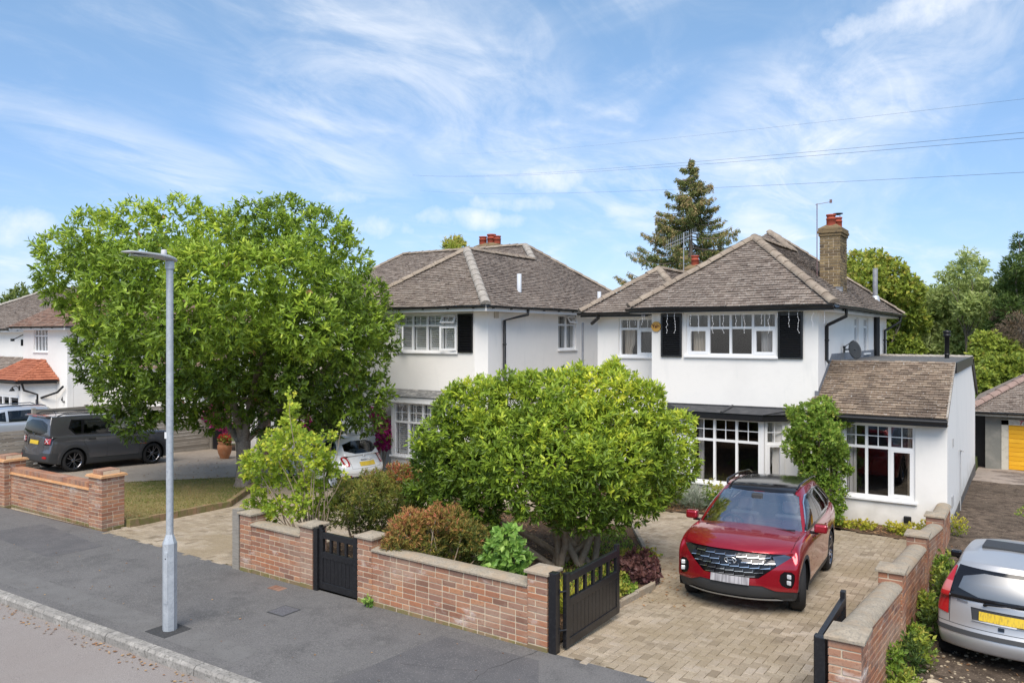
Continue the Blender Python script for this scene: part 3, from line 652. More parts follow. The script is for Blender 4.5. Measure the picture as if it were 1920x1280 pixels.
    if curtain:
        for (cx0, cx1, cz0, cz1, cm, gather) in curtain:
            c = MB(); n = 48; vs = []; rows = 10
            for j in range(rows + 1):
                t = j / rows; z = cz1 + (cz0 - cz1) * t; pinch = 1 - gather * math.exp(-((t - .72) / .18) ** 2)
                for i in range(n + 1):
                    s = i / n; x = cx0 + (cx1 - cx0) * s * pinch if gather >= 0 else cx0 + (cx1 - cx0) * s
                    vs.append(M @ Vector((x, yc + .10 + .022 * math.sin(s * (cx1 - cx0) * 75) + .008 * math.sin(s * 31 + t * 3), z)))
            c.add(vs, [(j * (n + 1) + i, j * (n + 1) + i + 1, (j + 1) * (n + 1) + i + 1, (j + 1) * (n + 1) + i) for j in range(rows) for i in range(n)], smooth=True)
            wb(c, 'curtain', cm, fr)
    return fr
def louvre(house, M, x0, x1, z0, z1):
    mb = MB(); e = .045; y0, y1 = -.05, -.004
    mb.box(x0, y0, z0, x0 + e, y1, z1, M=M); mb.box(x1 - e, y0, z0, x1, y1, z1, M=M); mb.box(x0 + e, y0, z0, x1 - e, y1, z0 + e, M=M); mb.box(x0 + e, y0, z1 - e, x1 - e, y1, z1, M=M)
    mb.box(x0 + e, -.012, z0 + e, x1 - e, -.006, z1 - e, M=M)
    fr = wb(mb, 'shutter', BLACK, house); n = int((z1 - z0 - 2 * e) / .047)
    for i in range(n):
        z = z0 + e + .024 + i * .047; s = MB(); T = M @ Matrix.Translation(((x0 + x1) / 2, -.030, z)) @ Matrix.Rotation(R(-38), 4, 'X')
        s.box(-(x1 - x0) / 2 + e, -.024, -.005, (x1 - x0) / 2 - e, .024, .005, M=T); wb(s, 'slat', BLACK, fr)

class Roof:
    def __init__(s, house, m, gauge=.1, tw=.165):
        s.h = house; s.m = m; s.ga = gauge; s.tw = tw; s.items = []; s.rnd = random.Random(7)
    def face(s, P, poly, U=None, tiles=True, deckname='roof_deck'):
        """P: list of world points of the face outline, first two along the eave (left to right seen from outside)"""
        P = [Vector(p) for p in P]; U = (P[1] - P[0]).normalized(); N = None
        for k in range(2, len(P)):
            n = U.cross(P[k] - P[0])
            if n.length > .1: N = n.normalized(); break
        if N.z < 0: N = -N
        V = N.cross(U).normalized()
        mb = MB(); D = N * .05; n = len(P)
        mb.add([p - N * .004 for p in P] + [p - D for p in P], [tuple(range(n)), tuple(range(n, 2 * n))[::-1]] + [(i, n + i, n + (i + 1) % n, (i + 1) % n) for i in range(n)])
        wb(mb, deckname, s.m, s.h)
        if not tiles: return
        uv = [((p - P[0]).dot(U), (p - P[0]).dot(V)) for p in P]; vmax = max(v for _, v in uv); k = 0; ga, tw = s.ga, s.tw
        while (k + .35) * ga < vmax:
            v = min((k + .5) * ga, vmax - .001); xs = []
            for i in range(len(uv)):
                (u0, v0), (u1, v1) = uv[i], uv[(i + 1) % len(uv)]
                if (v0 > v) != (v1 > v): xs.append(u0 + (u1 - u0) * (v - v0) / (v1 - v0))
            if len(xs) >= 2:
                a, b = min(xs), max(xs); u = a - ((a + (k % 2) * tw / 2) % tw)
                while u < b:
                    l, r = max(u, a), min(u + tw, b)
                    if r - l > .02: s.items.append((P[0] + U * ((l + r) / 2) + V * (k * ga), U, V, N, r - l - .006, k))
                    u += tw
            k += 1
    def finish(s, n_single=300, warp=0.0):
        rnd = s.rnd; ga = s.ga; full = s.tw - .006
        order = sorted(range(len(s.items)), key=lambda i: (s.items[i][0] - CAMP).length)
        single = set()
        for i in order:
            c, U, V, N, w, k = s.items[i]
            if len(single) >= n_single: break
            if abs(w - full) < 1e-4 and N.dot(CAMP - c) > .3: single.add(i)
        meshes = []
        for t in range(12):
            mb = MB(); mb.box(-full / 2, -.012, -.008, full / 2, ga + .012, .010, t / 11); meshes.append(mb.mesh('roof_tile', s.m))
        Vs, Fs, T = [], [], []
        for i, (c, U, V, N, w, k) in enumerate(s.items):
            a = rnd.gauss(0, .02); lift = .026 + abs(rnd.gauss(0, .004)); tilt = math.atan(.027 / ga) + rnd.gauss(0, .03)
            u2 = (U * math.cos(a) + V * math.sin(a)); v2 = N.cross(u2); v3 = v2 * math.cos(tilt) - N * math.sin(tilt); n3 = u2.cross(v3)
            sag = .012 * math.sin(c.x * 2.1 + c.y * 1.3) * warp
            o_ = c + N * (lift + sag) + v2 * rnd.gauss(0, .003)
            if i in single:
                o = bpy.data.objects.new('roof_tile', meshes[rnd.randrange(12)])
                o.matrix_basis = Matrix(((u2.x, v3.x, n3.x, o_.x), (u2.y, v3.y, n3.y, o_.y), (u2.z, v3.z, n3.z, o_.z), (0, 0, 0, 1))); wlink(o, s.h)
            else:
                B = np.array([(-w / 2, -.012, -.008), (w / 2, -.012, -.008), (w / 2, ga + .012, -.008), (-w / 2, ga + .012, -.008), (-w / 2, -.012, .010), (w / 2, -.012, .010), (w / 2, ga + .012, .010), (-w / 2, ga + .012, .010)])
                Vs.append(B @ np.array([u2[:], v3[:], n3[:]]) + np.array(o_[:])); Fs.append(BOXF + (len(Vs) - 1) * 8); T += [rnd.random()] * 5
        if Vs:
            o = bpy.data.objects.new('tile_field', np_mesh('tile_field', np.concatenate(Vs), np.concatenate(Fs), s.m, T)); wlink(o, s.h); tag(o, kind='stuff')
    def hip(s, p, q, r=.11, m=None, seg=.36, seed=0):
        p, q = Vector(p), Vector(q); L = (q - p).length; n = max(1, round(L / seg)); d = (q - p) / L; rnd = random.Random(seed + int(L * 100))
        side = d.cross(Vector((0, 0, 1))).normalized(); up = side.cross(d)
        for i in range(n):
            a = p + d * (L * i / n - .02); b = p + d * (L * (i + 1) / n + .005); mb = MB(); vs = []; K = 10; j = rnd.uniform(-.008, .008)
            for c, rr, dz in ((a, r * 1.06, -.005), (b, r * .94, -.012)):
                for k in range(K + 1):
                    t = math.pi * k / K; vs.append(c + side * math.cos(t) * rr + up * (math.sin(t) * rr * .8 + dz + j))
            mb.add(vs, [(k, k + 1, k + K + 2, k + K + 1) for k in range(K)], rnd.random(), True); mb.add([vs[k] for k in range(K + 1)], [tuple(range(K + 1))[::-1]], .4); mb.add([vs[k + K + 1] for k in range(K + 1)], [tuple(range(K + 1))], .4)
            wb(mb, 'ridge_tile', m or HIP, s.h)
def gutter(house, pts, z, r=.055, fascia=.13, inward=None, fm=None):
    """half-round black gutter with a fascia board behind it, through xy pts at height z"""
    for i, (a, b) in enumerate(zip(pts[:-1], pts[1:])):
        a, b = Vector(a), Vector(b); d = (b - a).normalized(); n = Vector((d.y, -d.x)) ; mb = MB(); vs = []
        ea = a - d * .05 * (i == 0); eb = b + d * .05 * (i == len(pts) - 2)
        for c in (ea, eb):
            for k in range(9):
                t = math.pi * (1 + k / 8); vs.append((c.x + n.x * (r * math.cos(t) + r), c.y + n.y * (r * math.cos(t) + r), z + r * math.sin(t)))
            for k in range(8, -1, -1):
                t = math.pi * (1 + k / 8); rr = r - .006; vs.append((c.x + n.x * (rr * math.cos(t) + r), c.y + n.y * (rr * math.cos(t) + r), z + rr * math.sin(t)))
        m = 18; mb.add(vs, [(k, (k + 1) % m, m + (k + 1) % m, m + k) for k in range(m)] + [tuple(range(m)), tuple(range(m, 2 * m))[::-1]])
        wb(mb, 'gutter', BLACKP, house)
        f = MB(); L = (b - a).length; Mf = frame(a.x, a.y, 0, math.atan2(d.y, d.x)); f.box(0, .002, z - fascia, L, .024, z + .01, M=Mf); wb(f, 'fascia_board', fm or UPVC, house)
        k = MB(); x = .3
        while x < L: k.box(x - .015, -.075, z - .075, x + .015, .0, z - .04, M=Mf); x += .9
        wb(k, 'gutter_brackets', BLACKP, house)
def downpipe(house, pts, r=.034, m=None, clips=()):
    mb = MB(); mb.tube(pts, r, 10)
    for (x, y, z) in clips: mb.lathe([(r, -.02), (r + .012, -.02), (r + .012, .02), (r, .02)], (x, y, z), 10)
    return wb(mb, 'downpipe', m or BLACKP, house)
def poly_slab(house, name, P, th, m, down=True):
    P = [Vector(p) for p in P]; n = len(P); mb = MB(); D = Vector((0, 0, th))
    mb.add([p for p in P] + [p - D for p in P], [tuple(range(n)), tuple(range(n, 2 * n))[::-1]] + [(i, n + i, n + (i + 1) % n, (i + 1) % n) for i in range(n)]); return wb(mb, name, m, house)
def chimney(house, x, y, z0, z1, w, d, m=STOCK, pots=(), seed=1, single=True, potm=None):
    ch = MB(); ch.box(x + .01, y + .01, z0, x + w - .01, y + d - .01, z1); stack = wb(ch, 'chimney', MORTAR, house)
    n = int((z1 - z0) / .075)
    def cours(M, L, s): bricks(stack, M, L, n, m=m, seed=s, single=single, maxn=130)
    zb = z1 - n * .075
    cours(frame(x, y, zb, 0), w, seed); cours(frame(x + w, y, zb, R(90)), d, seed + 1)
    single = False
    bricks(stack, frame(x + w, y + d, zb, R(180)), w, n, m=m, seed=seed + 2, single=False); bricks(stack, frame(x, y + d, zb, R(-90)), d, n, m=m, seed=seed + 3, single=False)
    cp = MB()
    for k, o in enumerate((.03, .055, .04)): cp.box(x - o, y - o, z1 + k * .075, x + w + o, y + d + o, z1 + (k + 1) * .075 - .004)
    cp.add([(x - .02, y - .02, z1 + .222), (x + w + .02, y - .02, z1 + .222), (x + w + .02, y + d + .02, z1 + .222), (x - .02, y + d + .02, z1 + .222), (x + w * .25, y + d * .2, z1 + .33), (x + w * .75, y + d * .2, z1 + .33), (x + w * .75, y + d * .8, z1 + .33), (x + w * .25, y + d * .8, z1 + .33)],
           [(0, 1, 5, 4), (1, 2, 6, 5), (2, 3, 7, 6), (3, 0, 4, 7), (4, 5, 6, 7)])
    wb(cp, 'chimney_cap', m if m is not STOCK else STOCK, stack, bevel=.01)
    for (px, py, r, h) in pots:
        p = MB(); p.lathe([(r * 1.02, 0), (r * 1.02, h * .55), (r * 1.12, h * .56), (r * 1.12, h * .64), (r * .95, h * .66), (r * .95, h * .86), (r * 1.1, h * .87), (r * 1.1, h), (r * .85, h), (r * .85, h * .6)], (px, py, z1 + .29), 20)
        wb(p, 'chimney_pot', REDPOT, stack)
    return stack

# ================================================================ the main house
H1 = thing('house', 'white rendered house with hipped tile roof and black shutters behind the red car', 'house', (-5.9, 22, g(-5.9, 17)))
ZE = 4.33; ZB = -.8; YF = 18.3; XR = -3.9; p1 = .765
Mf = wall_panel(H1, (-7.89, YF), (XR, YF), ZB, ZE - .05, [(.90, 3.08, 3.17, 4.20), (.95, 2.98, .12, 1.74)])
window(H1, Mf, .90, 3.08, 3.17, 4.20, (1, 1, 1, 1), tr=3.84, bars=(1, 0), casem=(0, 3), room=ROOMM, curtain=[(1.0, 1.40, 3.1, 3.8, CURTB, 0), (2.66, 2.98, 3.1, 3.8, CURT, 0)], rd=2.4)
louvre(H1, Mf, .26, .80, 3.13, 4.2); louvre(H1, Mf, 3.113, 3.667, 3.13, 4.2)
wall_panel(H1, (-7.89, 19.0), (-7.89, YF + .26), ZB, ZE - .05)
Mr = wall_panel(H1, (-9.75, 18.95), (-7.90, 18.95), ZB, ZE - .05, [(.63, 1.72, 3.10, 4.12)])
window(H1, Mr, .63, 1.72, 3.10, 4.12, (1, 1), tr=3.83, bars=(1, 0), casem=(1,), room=ROOMD, curtain=[(.70, .98, 3.0, 3.8, CURTB, .3)])
wall_panel(H1, (-9.75, 28.4), (-9.75, 19.21), ZB, ZE - .05)
Ms = wall_panel(H1, (XR, YF + .26), (XR, 28.4), ZB, ZE - .05, [(4.05, 4.75, 3.15, 4.16), (5.5, 6.35, 3.15, 4.16)])
for a, b in ((4.05, 4.75), (5.5, 6.35)): window(H1, Ms, a, b, 3.15, 4.16, (1, 1), tr=3.9, room=ROOMD, bars=(0, 0), rd=1.2)
wall_panel(H1, (XR - .26, 28.4), (-9.49, 28.4), ZB, ZE - .05)
# a dark floor and partition keep daylight from crossing the house
pf = MB(); pf.box(-9.4, 20.4, ZB, -4.3, 20.5, ZE - .1); pf.box(-9.4, 19.3, 2.55, -4.3, 20.4, 2.65); wb(pf, 'inner_wall', ROOMD, H1)
# bay
bay = [(-7.28, 18.298), (-6.85, 18.0), (-5.05, 18.0), (-4.60, 18.298)]
BZ0, BZ1 = .17, 1.72
for i, (a, b) in enumerate(zip(bay[:-1], bay[1:])):
    a, b = Vector(a), Vector(b); L = (b - a).length
    Mb = wall_panel(H1, a, b, ZB, BZ0 - .05, th=.12, name='bay_wall')
    if i == 1:
        window(H1, Mb, .0 + .12, L - .04, BZ0, BZ1, (1, 1, 1), tr=1.19, bars=(1, 1), room=None, rec=.0, sillw=.07, curtain=[(.2, .34, .2, 1.7, CURT, 0)])
        for pa_, pb_ in ((.0, .119), (L - .039, L + .03)): pp = MB(); pp.box(pa_, .0, BZ0 - .05, pb_, .10, BZ1, M=Mb); wb(pp, 'bay_post', UPVC, H1)
    else:
        window(H1, Mb, .06, L - .03, BZ0, BZ1, (1,), tr=1.19, bars=(1, 1), room=None, rec=.0, casem=(0,), curtain=[(.07, L * .8, .1, 1.7, CURT, .45)] if i == 2 else None)
rl = MB(); rl.add([(-7.8, 18.56, -.4), (-4.2, 18.56, -.4), (-4.2, 20.3, -.4), (-7.8, 20.3, -.4), (-7.8, 18.56, 2.1), (-4.2, 18.56, 2.1), (-4.2, 20.3, 2.1), (-7.8, 20.3, 2.1)], [(0, 1, 2, 3), (4, 7, 6, 5), (1, 5, 6, 2), (2, 6, 7, 3), (3, 7, 4, 0)]); wb(rl, 'room_lining', ROOMD, H1)
ft = [(-7.47, YF - .004), (-6.84, 17.80), (-4.99, 17.80), (-4.40, YF - .004)]
fb = MB(); 
for a, b in zip(ft[:-1], ft[1:]):
    d = (Vector(b) - Vector(a)); Mq = frame(a[0], a[1], 0, math.atan2(d.y, d.x)); fb.box(0, .003, 1.71, d.length, .10, 1.85, M=Mq)
wb(fb, 'bay_fascia', BLACK, H1)
poly_slab(H1, 'bay_soffit', [(x, y, 1.735) for x, y in ft], .015, BLACK)
rb = MB(); top = [(-7.47, YF - .003, 1.965), (-4.40, YF - .003, 1.985)]; lo = [(-7.49, YF - .02, 1.862), (-6.86, 17.775, 1.862), (-4.97, 17.775, 1.862), (-4.38, YF - .02, 1.862)]
rb.add([top[0], top[1]] + lo, [(0, 2, 3), (0, 3, 4, 1), (1, 4, 5)]); wb(rb, 'bay_roof', FELTK, H1)
ro = MB(); ro.tube([(-5.93, 17.77, 1.875), (-5.83, 18.28, 1.995)], .03, 8); ro.tube([(-7.47, YF - .012, 1.975), (-4.4, YF - .012, 1.995)], .02, 6); ro.tube([(-4.97, 17.775, 1.868), (-4.40, 18.28, 1.985)], .012, 6); wb(ro, 'felt_roll', FELTK, H1)
# roof
RF = Roof(H1, TILE)
xl, xr, yf, yb = -8.34, -3.5, 17.95, 29.0
hw = (xr - xl) / 2; za = ZE + hw * p1; A1 = (xr - hw, yf + hw, za)
h2 = 3.44; A2 = (xr - h2, yb - h2, ZE + h2 * p1); yj = yb - 2 * h2
J = (xr - hw, yj + hw, za)
A2b = (A2[0] - .02, A2[1], A2[2]); xl2 = A2b[0] - h2
RF.face([(xl, yf, ZE), (xr, yf, ZE), A1], None)
RF.face([(xr, yf, ZE), (xr, yb, ZE), A2, J, A1], None)
RF.face([(xl, yj + .0, ZE), (xl, yf, ZE), A1, J], None, tiles=False)
RF.face([(xl2, yj, ZE), (xr, yj, ZE), A2, A2b], None)
RF.face([(xl2, yb, ZE), (xl2, yj, ZE), A2b], None, tiles=True)
RF.face([(xr, yb, ZE), (xl2, yb, ZE), A2b, A2], None, tiles=False)
W2l, W2r, W2y = -10.09, -6.91, 18.6; ZE2 = 4.26; hh = (W2r - W2l) / 2; A3 = (W2l + hh, W2y + hh, ZE2 + hh * p1)
RF.face([(W2l, W2y, ZE2), (W2r, W2y, ZE2), A3], None)
RF.face([(W2l, 26, ZE2), (W2l, W2y, ZE2), A3, (A3[0], 26, A3[2])], None, tiles=False)
RF.face([(W2r, W2y, ZE2), (W2r, 26, ZE2), (A3[0], 26, A3[2]), A3], None)
RF.finish(300, warp=1)
for a, b, r in (((xl, yf, ZE + .03), A1, .12), ((xr, yf, ZE + .03), A1, .125), (A1, J, .11), (A2, J, .11), ((xr, yb, ZE + .03), A2, .11), (J, (A2[0], A2[1], A2[2]), .1), ((W2l, W2y, ZE2 + .03), A3, .11), (A3, (A3[0], 22.6, A3[2]), .10), ((W2r, W2y, ZE2), A3, .11)):
    RF.hip(Vector(a) + Vector((0, 0, .02)), Vector(b) + Vector((0, 0, .02)), r)
gutter(H1, [(xl - .02, yf + .0), (xr + .0, yf + .0), (xr + .0, yb)], ZE - .005, r=.065, fascia=.11, fm=BLACK)
gutter(H1, [(W2l, W2y), (xl + .2, W2y)], ZE2 - .005, r=.065, fascia=.11, fm=BLACK)
poly_slab(H1, 'soffit', [(xl, yf + .025, ZE - .10), (xr - .025, yf + .025, ZE - .10), (xr - .025, yb, ZE - .10), (xl2 + .6, yb, ZE - .10), (xl2 + .6, yf + .9, ZE - .10), (xl, yf + .9, ZE - .10)], .02, UPVC)
poly_slab(H1, 'soffit', [(W2l, W2y + .025, ZE2 - .10), (xl + .3, W2y + .025, ZE2 - .10), (xl + .3, 19.2, ZE2 - .10), (W2l, 19.2, ZE2 - .10)], .02, UPVC)
# chimneys, flues, aerial
ch = chimney(H1, -4.60, 21.76, 4.55, 6.28, .51, .90, pots=[(-4.36, 21.98, .115, .30), (-4.27, 22.42, .10, .27)], seed=5)
chimney(H1, -9.35, 24.3, 5.2, 5.62, .55, .5, pots=[(-9.05, 24.5, .12, .34)], seed=9, single=False)
pl = MB(); pl.lathe([(.0, .69), (.13, .67), (.13, .655), (.02, .62)], (-4.27, 22.42, 6.28), 14); pl.tube([(-4.22, 22.42, 6.75), (-4.22, 22.42, 6.94)], .008, 5); wb(pl, 'pot_cowl', BLACKP, ch)
fa = MB(); fa.add([(-4.70, 21.66, 4.86), (-4.04, 21.66, 4.78), (-4.04, 21.70, 4.86), (-4.70, 21.70, 5.0)], [(0, 1, 2, 3)]); fa.box(-4.68, 21.70, 4.80, -4.02, 21.755, 4.93); wb(fa, 'lead_flashing', LEAD, H1)
fl = MB(); fl.lathe([(.075, 0), (.075, 1.05), (.06, 1.05)], (-4.12, 27.6, 4.78), 14); wb(fl, 'flue_pipe', LEAD, H1); fl = MB(); fl.lathe([(.16, -.1), (.11, .14), (.08, .16)], (-4.12, 27.6, 4.78), 14); wb(fl, 'flue_collar', GALV, H1)
ae = MB(); ae.tube([(-4.66, 21.72, 5.2), (-4.66, 21.72, 7.15)], .012, 6); ae.bar((-4.7, 21.72, 7.13), (-4.32, 21.9, 7.2), .012); ae.bar((-4.34, 21.85, 7.16), (-4.34, 21.85, 7.25), .03, .06)
wb(ae, 'aerial_mast', mat('aerial_rust', (.19, .12, .12), .6, .4), H1)
ae = MB(); ae.tube([(-9.32, 24.2, 5.1), (-9.32, 24.2, 7.0)], .014, 6)
for k in range(17): x = -9.9 + k * .062; z = 6.62 + k * .022; ae.bar((x, 24.2, z - .17), (x, 24.2, z + .17), .006)
ae.bar((-9.95, 24.2, 6.61), (-8.85, 24.2, 6.98), .014); ae.bar((-9.95, 24.2, 6.50), (-9.05, 24.2, 6.80), .01)
wb(ae, 'television_aerial', mat('aerial_alloy', (.5, .5, .52), .4, .5, metal=.6), H1)
# rainwater pipes on the side
downpipe(H1, [(-3.46, 19.1, ZE - .04), (-3.46, 19.1, 4.10), (-3.83, 19.25, 3.93) if False else (-3.84, 19.0, 3.90), (-3.86, 19.0, 3.86), (-3.86, 19.0, 3.1), (-3.80, 19.0, 3.03)], .04, clips=[(-3.86, 19.0, 3.55)])
downpipe(H1, [(-3.46, 28.2, ZE - .04), (-3.46, 28.2, 4.10), (-3.84, 27.6, 3.80), (-3.84, 27.6, 3.06)], .04, clips=[(-3.84, 27.6, 3.5)])
downpipe(H1, [(-3.82, 25.9, ZE - .1), (-3.82, 25.9, 3.02)], .085)
downpipe(H1, [(-9.55, 18.55, ZE2 - .05), (-9.55, 18.6, 4.12), (-9.9, 18.9, 3.98)], .045)
# alarm box with its name
ab = MB(); Tb = Matrix.Translation((-7.76, YF - .001, 3.88)) @ Matrix.Rotation(R(90), 4, 'X'); n = 28
for r0, z0, z1 in ((.125, 0, .045),):
    vs = [Tb @ Vector((r0 * math.cos(2 * math.pi * k / n), r0 * math.sin(2 * math.pi * k / n), z)) for z in (z0, z1) for k in range(n)]; ab.add(vs, [(k, (k + 1) % n, n + (k + 1) % n, n + k) for k in range(n)] + [tuple(range(n, 2 * n))])
o = wb(ab, 'alarm_box', mat('alarm_yellow', (.62, .34, .07), .5, .4), None); tag(o, 'round amber alarm box reading Yale between upstairs windows', 'alarm box')
def text(name, s, loc, rot, size, m, parent, bold=False, ext=.002):
    cu = bpy.data.curves.new(name, 'FONT'); cu.body = s; cu.size = size; cu.extrude = ext; cu.align_x = 'CENTER'; cu.align_y = 'CENTER'
    if bold: cu.offset = size * .03
    ob = bpy.data.objects.new(name, cu); COL.objects.link(ob); ob.location = loc; ob.rotation_euler = rot; bpy.context.view_layer.update()
    me = bpy.data.meshes.new_from_object(ob.evaluated_get(bpy.context.evaluated_depsgraph_get())); COL.objects.unlink(ob); bpy.data.objects.remove(ob)
    me.materials.clear(); me.materials.append(m); o = bpy.data.objects.new(name, me); o.matrix_basis = Matrix.Translation(loc) @ __import__('mathutils').Euler(rot).to_matrix().to_4x4(); wlink(o, parent); return o
text('lettering', 'Yale', (-7.76, YF - .048, 3.885), (R(90), 0, 0), .115, mat('alarm_print', (.12, .03, .02), .5), o, True)
# icicle lights hanging from the eave
ic = MB(); ri = random.Random(4)
for x in (-8.0, -7.95, -7.55, -7.35, -7.15, -6.75, -6.55, -6.2, -5.95, -5.65, -5.45, -5.05, -4.9, -4.7, -4.45, -4.25, -3.95, -3.7, -8.9, -8.7, -8.5, -8.35):
    y = 17.97 if x > -8.1 else 18.62; z = ZE - .12; L = ri.choice([.18, .28, .5, .36]); p = [(x, y, z)]
    for k in range(int(L / .07)): p.append((x + ri.uniform(-.02, .02), y, z - (k + 1) * .07))
    ic.tube(p, .0035, 4)
    for q in p[1:]: ic.box(q[0] - .006, y - .006, q[2] - .008, q[0] + .006, y + .006, q[2] + .008)
o = wb(ic, 'icicle_lights', LIGHTC); tag(o, 'white icicle fairy lights hanging from the eaves above black shutters', 'fairy lights')

# annexe beside the house
AX0, AX1, AY = -4.05, -1.35, 18.0
Ma = wall_panel(H1, (AX0, AY), (AX1, AY), -1.0, 1.90, [(AX0 * -1 - 3.32, AX0 * -1 - 1.93, .22, 1.79)])
window(H1, Ma, AX0 * -1 - 3.32, AX0 * -1 - 1.93, .22, 1.79, (1, 1.05, 1.08), tr=1.29, bars=(1, 1), casem=(2,), room=ROOMD, curtain=[(.77, .95, .2, 1.7, CURT, 0), (1.95, 2.07, .2, 1.7, CURTB, .2)])
vt = MB(); vt.box(-2.14, AY - .07, -.22, -2.00, AY - .003, -.08); wb(vt, 'wall_vent', BLACKP, H1, bevel=.015)
pl = MB(); pl.box(AX0, AY - .012, -.9, AX1 - .0, AY - .002, -.40); wb(pl, 'plinth', BLACK, H1)
sw = MB(); prof = [(18.26, -1.2), (28.0, -1.2), (28.0, 1.95), (26.0, 2.93), (19.72, 2.93), (18.26, 2.14)]
sw.add([(AX1, y, z) for y, z in prof] + [(AX1 - .25, y, z) for y, z in prof], [tuple(range(6)), tuple(range(6, 12))[::-1]] + [(i, i + 6, (i + 1) % 6 + 6, (i + 1) % 6) for i in range(6)]); wb(sw, 'wall', WHITE, H1)
sw = MB(); sw.add([(AX1, 18.255, 1.9), (AX1, 18.0, 1.9), (AX1, 18.0, 1.98), (AX1, 18.255, 2.1), (AX1 - .25, 18.255, 1.9), (AX1 - .25, 18.0, 1.9), (AX1 - .25, 18.0, 1.98), (AX1 - .25, 18.255, 2.1)], [(0, 1, 2, 3), (7, 6, 5, 4), (1, 5, 6, 2)]); wb(sw, 'wall', WHITE, H1)
pl = MB(); pl.box(AX1 + .002, 18.05, -1.1, AX1 + .014, 28, -.28); wb(pl, 'plinth', mat('grey_plinth', (.10, .095, .09), .9, noise=[(4, (.2, .18, .16), .5, .7)]), H1)
RA = Roof(H1, TILEG, gauge=.1, tw=.165)
RA.face([(-4.02, 17.72, 1.985), (AX1 + .03, 17.72, 1.985), (AX1 + .03, 19.7, 3.03), (XR + .0, 19.7, 3.03), (XR + .0, 18.3, 2.291), (-4.02, 18.29, 2.287)], None)
RA.finish(300)
vb = MB(); vb.add([(AX1 + .034, 17.70, 1.93), (AX1 + .034, 19.72, 2.99), (AX1 + .034, 19.72, 3.06), (AX1 + .034, 17.70, 2.03), (AX1 - .0, 17.70, 1.93), (AX1 - .0, 19.72, 2.99), (AX1 - .0, 19.72, 3.06), (AX1 - .0, 17.70, 2.03)], [(0, 1, 2, 3), (7, 6, 5, 4), (3, 2, 6, 7), (0, 4, 5, 1), (0, 3, 7, 4), (1, 5, 6, 2)])
wb(vb, 'verge_mortar', HIPG, H1)
fb = MB(); fb.box(-4.04, 17.695, 1.83, AX1 + .02, 17.73, 1.985); fb.box(-4.04, 17.735, 1.83, AX1 + .015, 18.0, 1.85); wb(fb, 'fascia_board', BLACK, H1)
gp = MB(); gp.tube([(-4.04, 17.655, 1.93), (AX1 + .03, 17.655, 1.93)], .04, 8); wb(gp, 'gutter', BLACKP, H1)
poly_slab(H1, 'flat_roof', [(XR, 19.73, 3.03), (AX1 + .02, 19.73, 3.03), (AX1 + .02, 26.0, 3.03), (XR, 26.0, 3.03)], .06, FELT)
RA2 = Roof(H1, TILEG); RA2.face([(AX1 + .06, 28.2, 1.95), (XR, 28.2, 1.95), (XR, 26.0, 3.03), (AX1 + .06, 26.0, 3.03)], None, tiles=False)
for i in range(14): RA2.hip((XR + .05 + i * .182, 26.0, 3.04), (XR + .05 + i * .182 + .17, 26.0, 3.04), .07, HIPG)
kb = MB(); kb.box(AX1 + .022, 19.76, 2.82, AX1 + .05, 25.98, 3.06); kb.add([(AX1 + .024, 26.0, 2.85), (AX1 + .024, 28.25, 1.80), (AX1 + .024, 28.25, 1.98), (AX1 + .024, 26.0, 3.05), (AX1 + .06, 26.0, 2.85), (AX1 + .06, 28.25, 1.80), (AX1 + .06, 28.25, 1.98), (AX1 + .06, 26.0, 3.05)], [(0, 1, 2, 3), (7, 6, 5, 4), (3, 2, 6, 7), (0, 4, 5, 1)]); wb(kb, 'side_fascia', BLACK, H1)
rg = MB(); rg.box(XR + .02, 19.70, 3.032, AX1 + .03, 19.86, 3.062); wb(rg, 'ridge_mortar', HIPG, H1)
lf = MB(); lf.add([(XR + .004, 18.31, 2.30), (XR + .004, 19.7, 3.03), (XR + .004, 19.7, 3.2), (XR + .004, 18.31, 2.46), (XR + .07, 18.31, 2.30), (XR + .07, 19.7, 3.05)], [(0, 1, 2, 3), (0, 4, 5, 1)]); lf.box(XR - .07, YF - .022, 2.27, XR + .01, YF - .003, 2.42); lf.box(XR + .002, 19.7, 3.03, XR + .012, 25.9, 3.22); wb(lf, 'lead_flashing', LEAD, H1)
ld = MB(); ld.box(-3.2, 21.0, 3.032, -2.0, 21.4, 3.05); ld.box(-3.4, 20.2, 3.032, -1.5, 20.3, 3.045); wb(ld, 'roof_patch', FELTO, H1)
fl = MB(); fl.lathe([(.06, 0), (.06, .62), (.09, .62), (.09, .68), (.06, .70), (.095, .72), (.095, .78), (.0, .80)], (-1.84, 24.4, 3.0), 14); fl.lathe([(.075, .13), (.075, .16), (.06, .16)], (-1.84, 24.4, 3.0), 14); wb(fl, 'flue_pipe', BLACKP, H1)
vs_ = MB(); vs_.box(AX1 + .003, 19.3, 1.25, AX1 + .02, 19.42, 1.43); vs_.box(AX1 + .003, 19.0, -.02, AX1 + .02, 19.3, .22); vs_.tube([(AX1 + .03, 21.2, .95), (AX1 + .03, 21.2, -.5)], .012, 5); vs_.tube([(AX1 + .03, 21.2, .95), (AX1 + .10, 21.0, .95)], .02, 6); wb(vs_, 'wall_vents', mat('vent_grey', (.4, .4, .4), .7), H1)
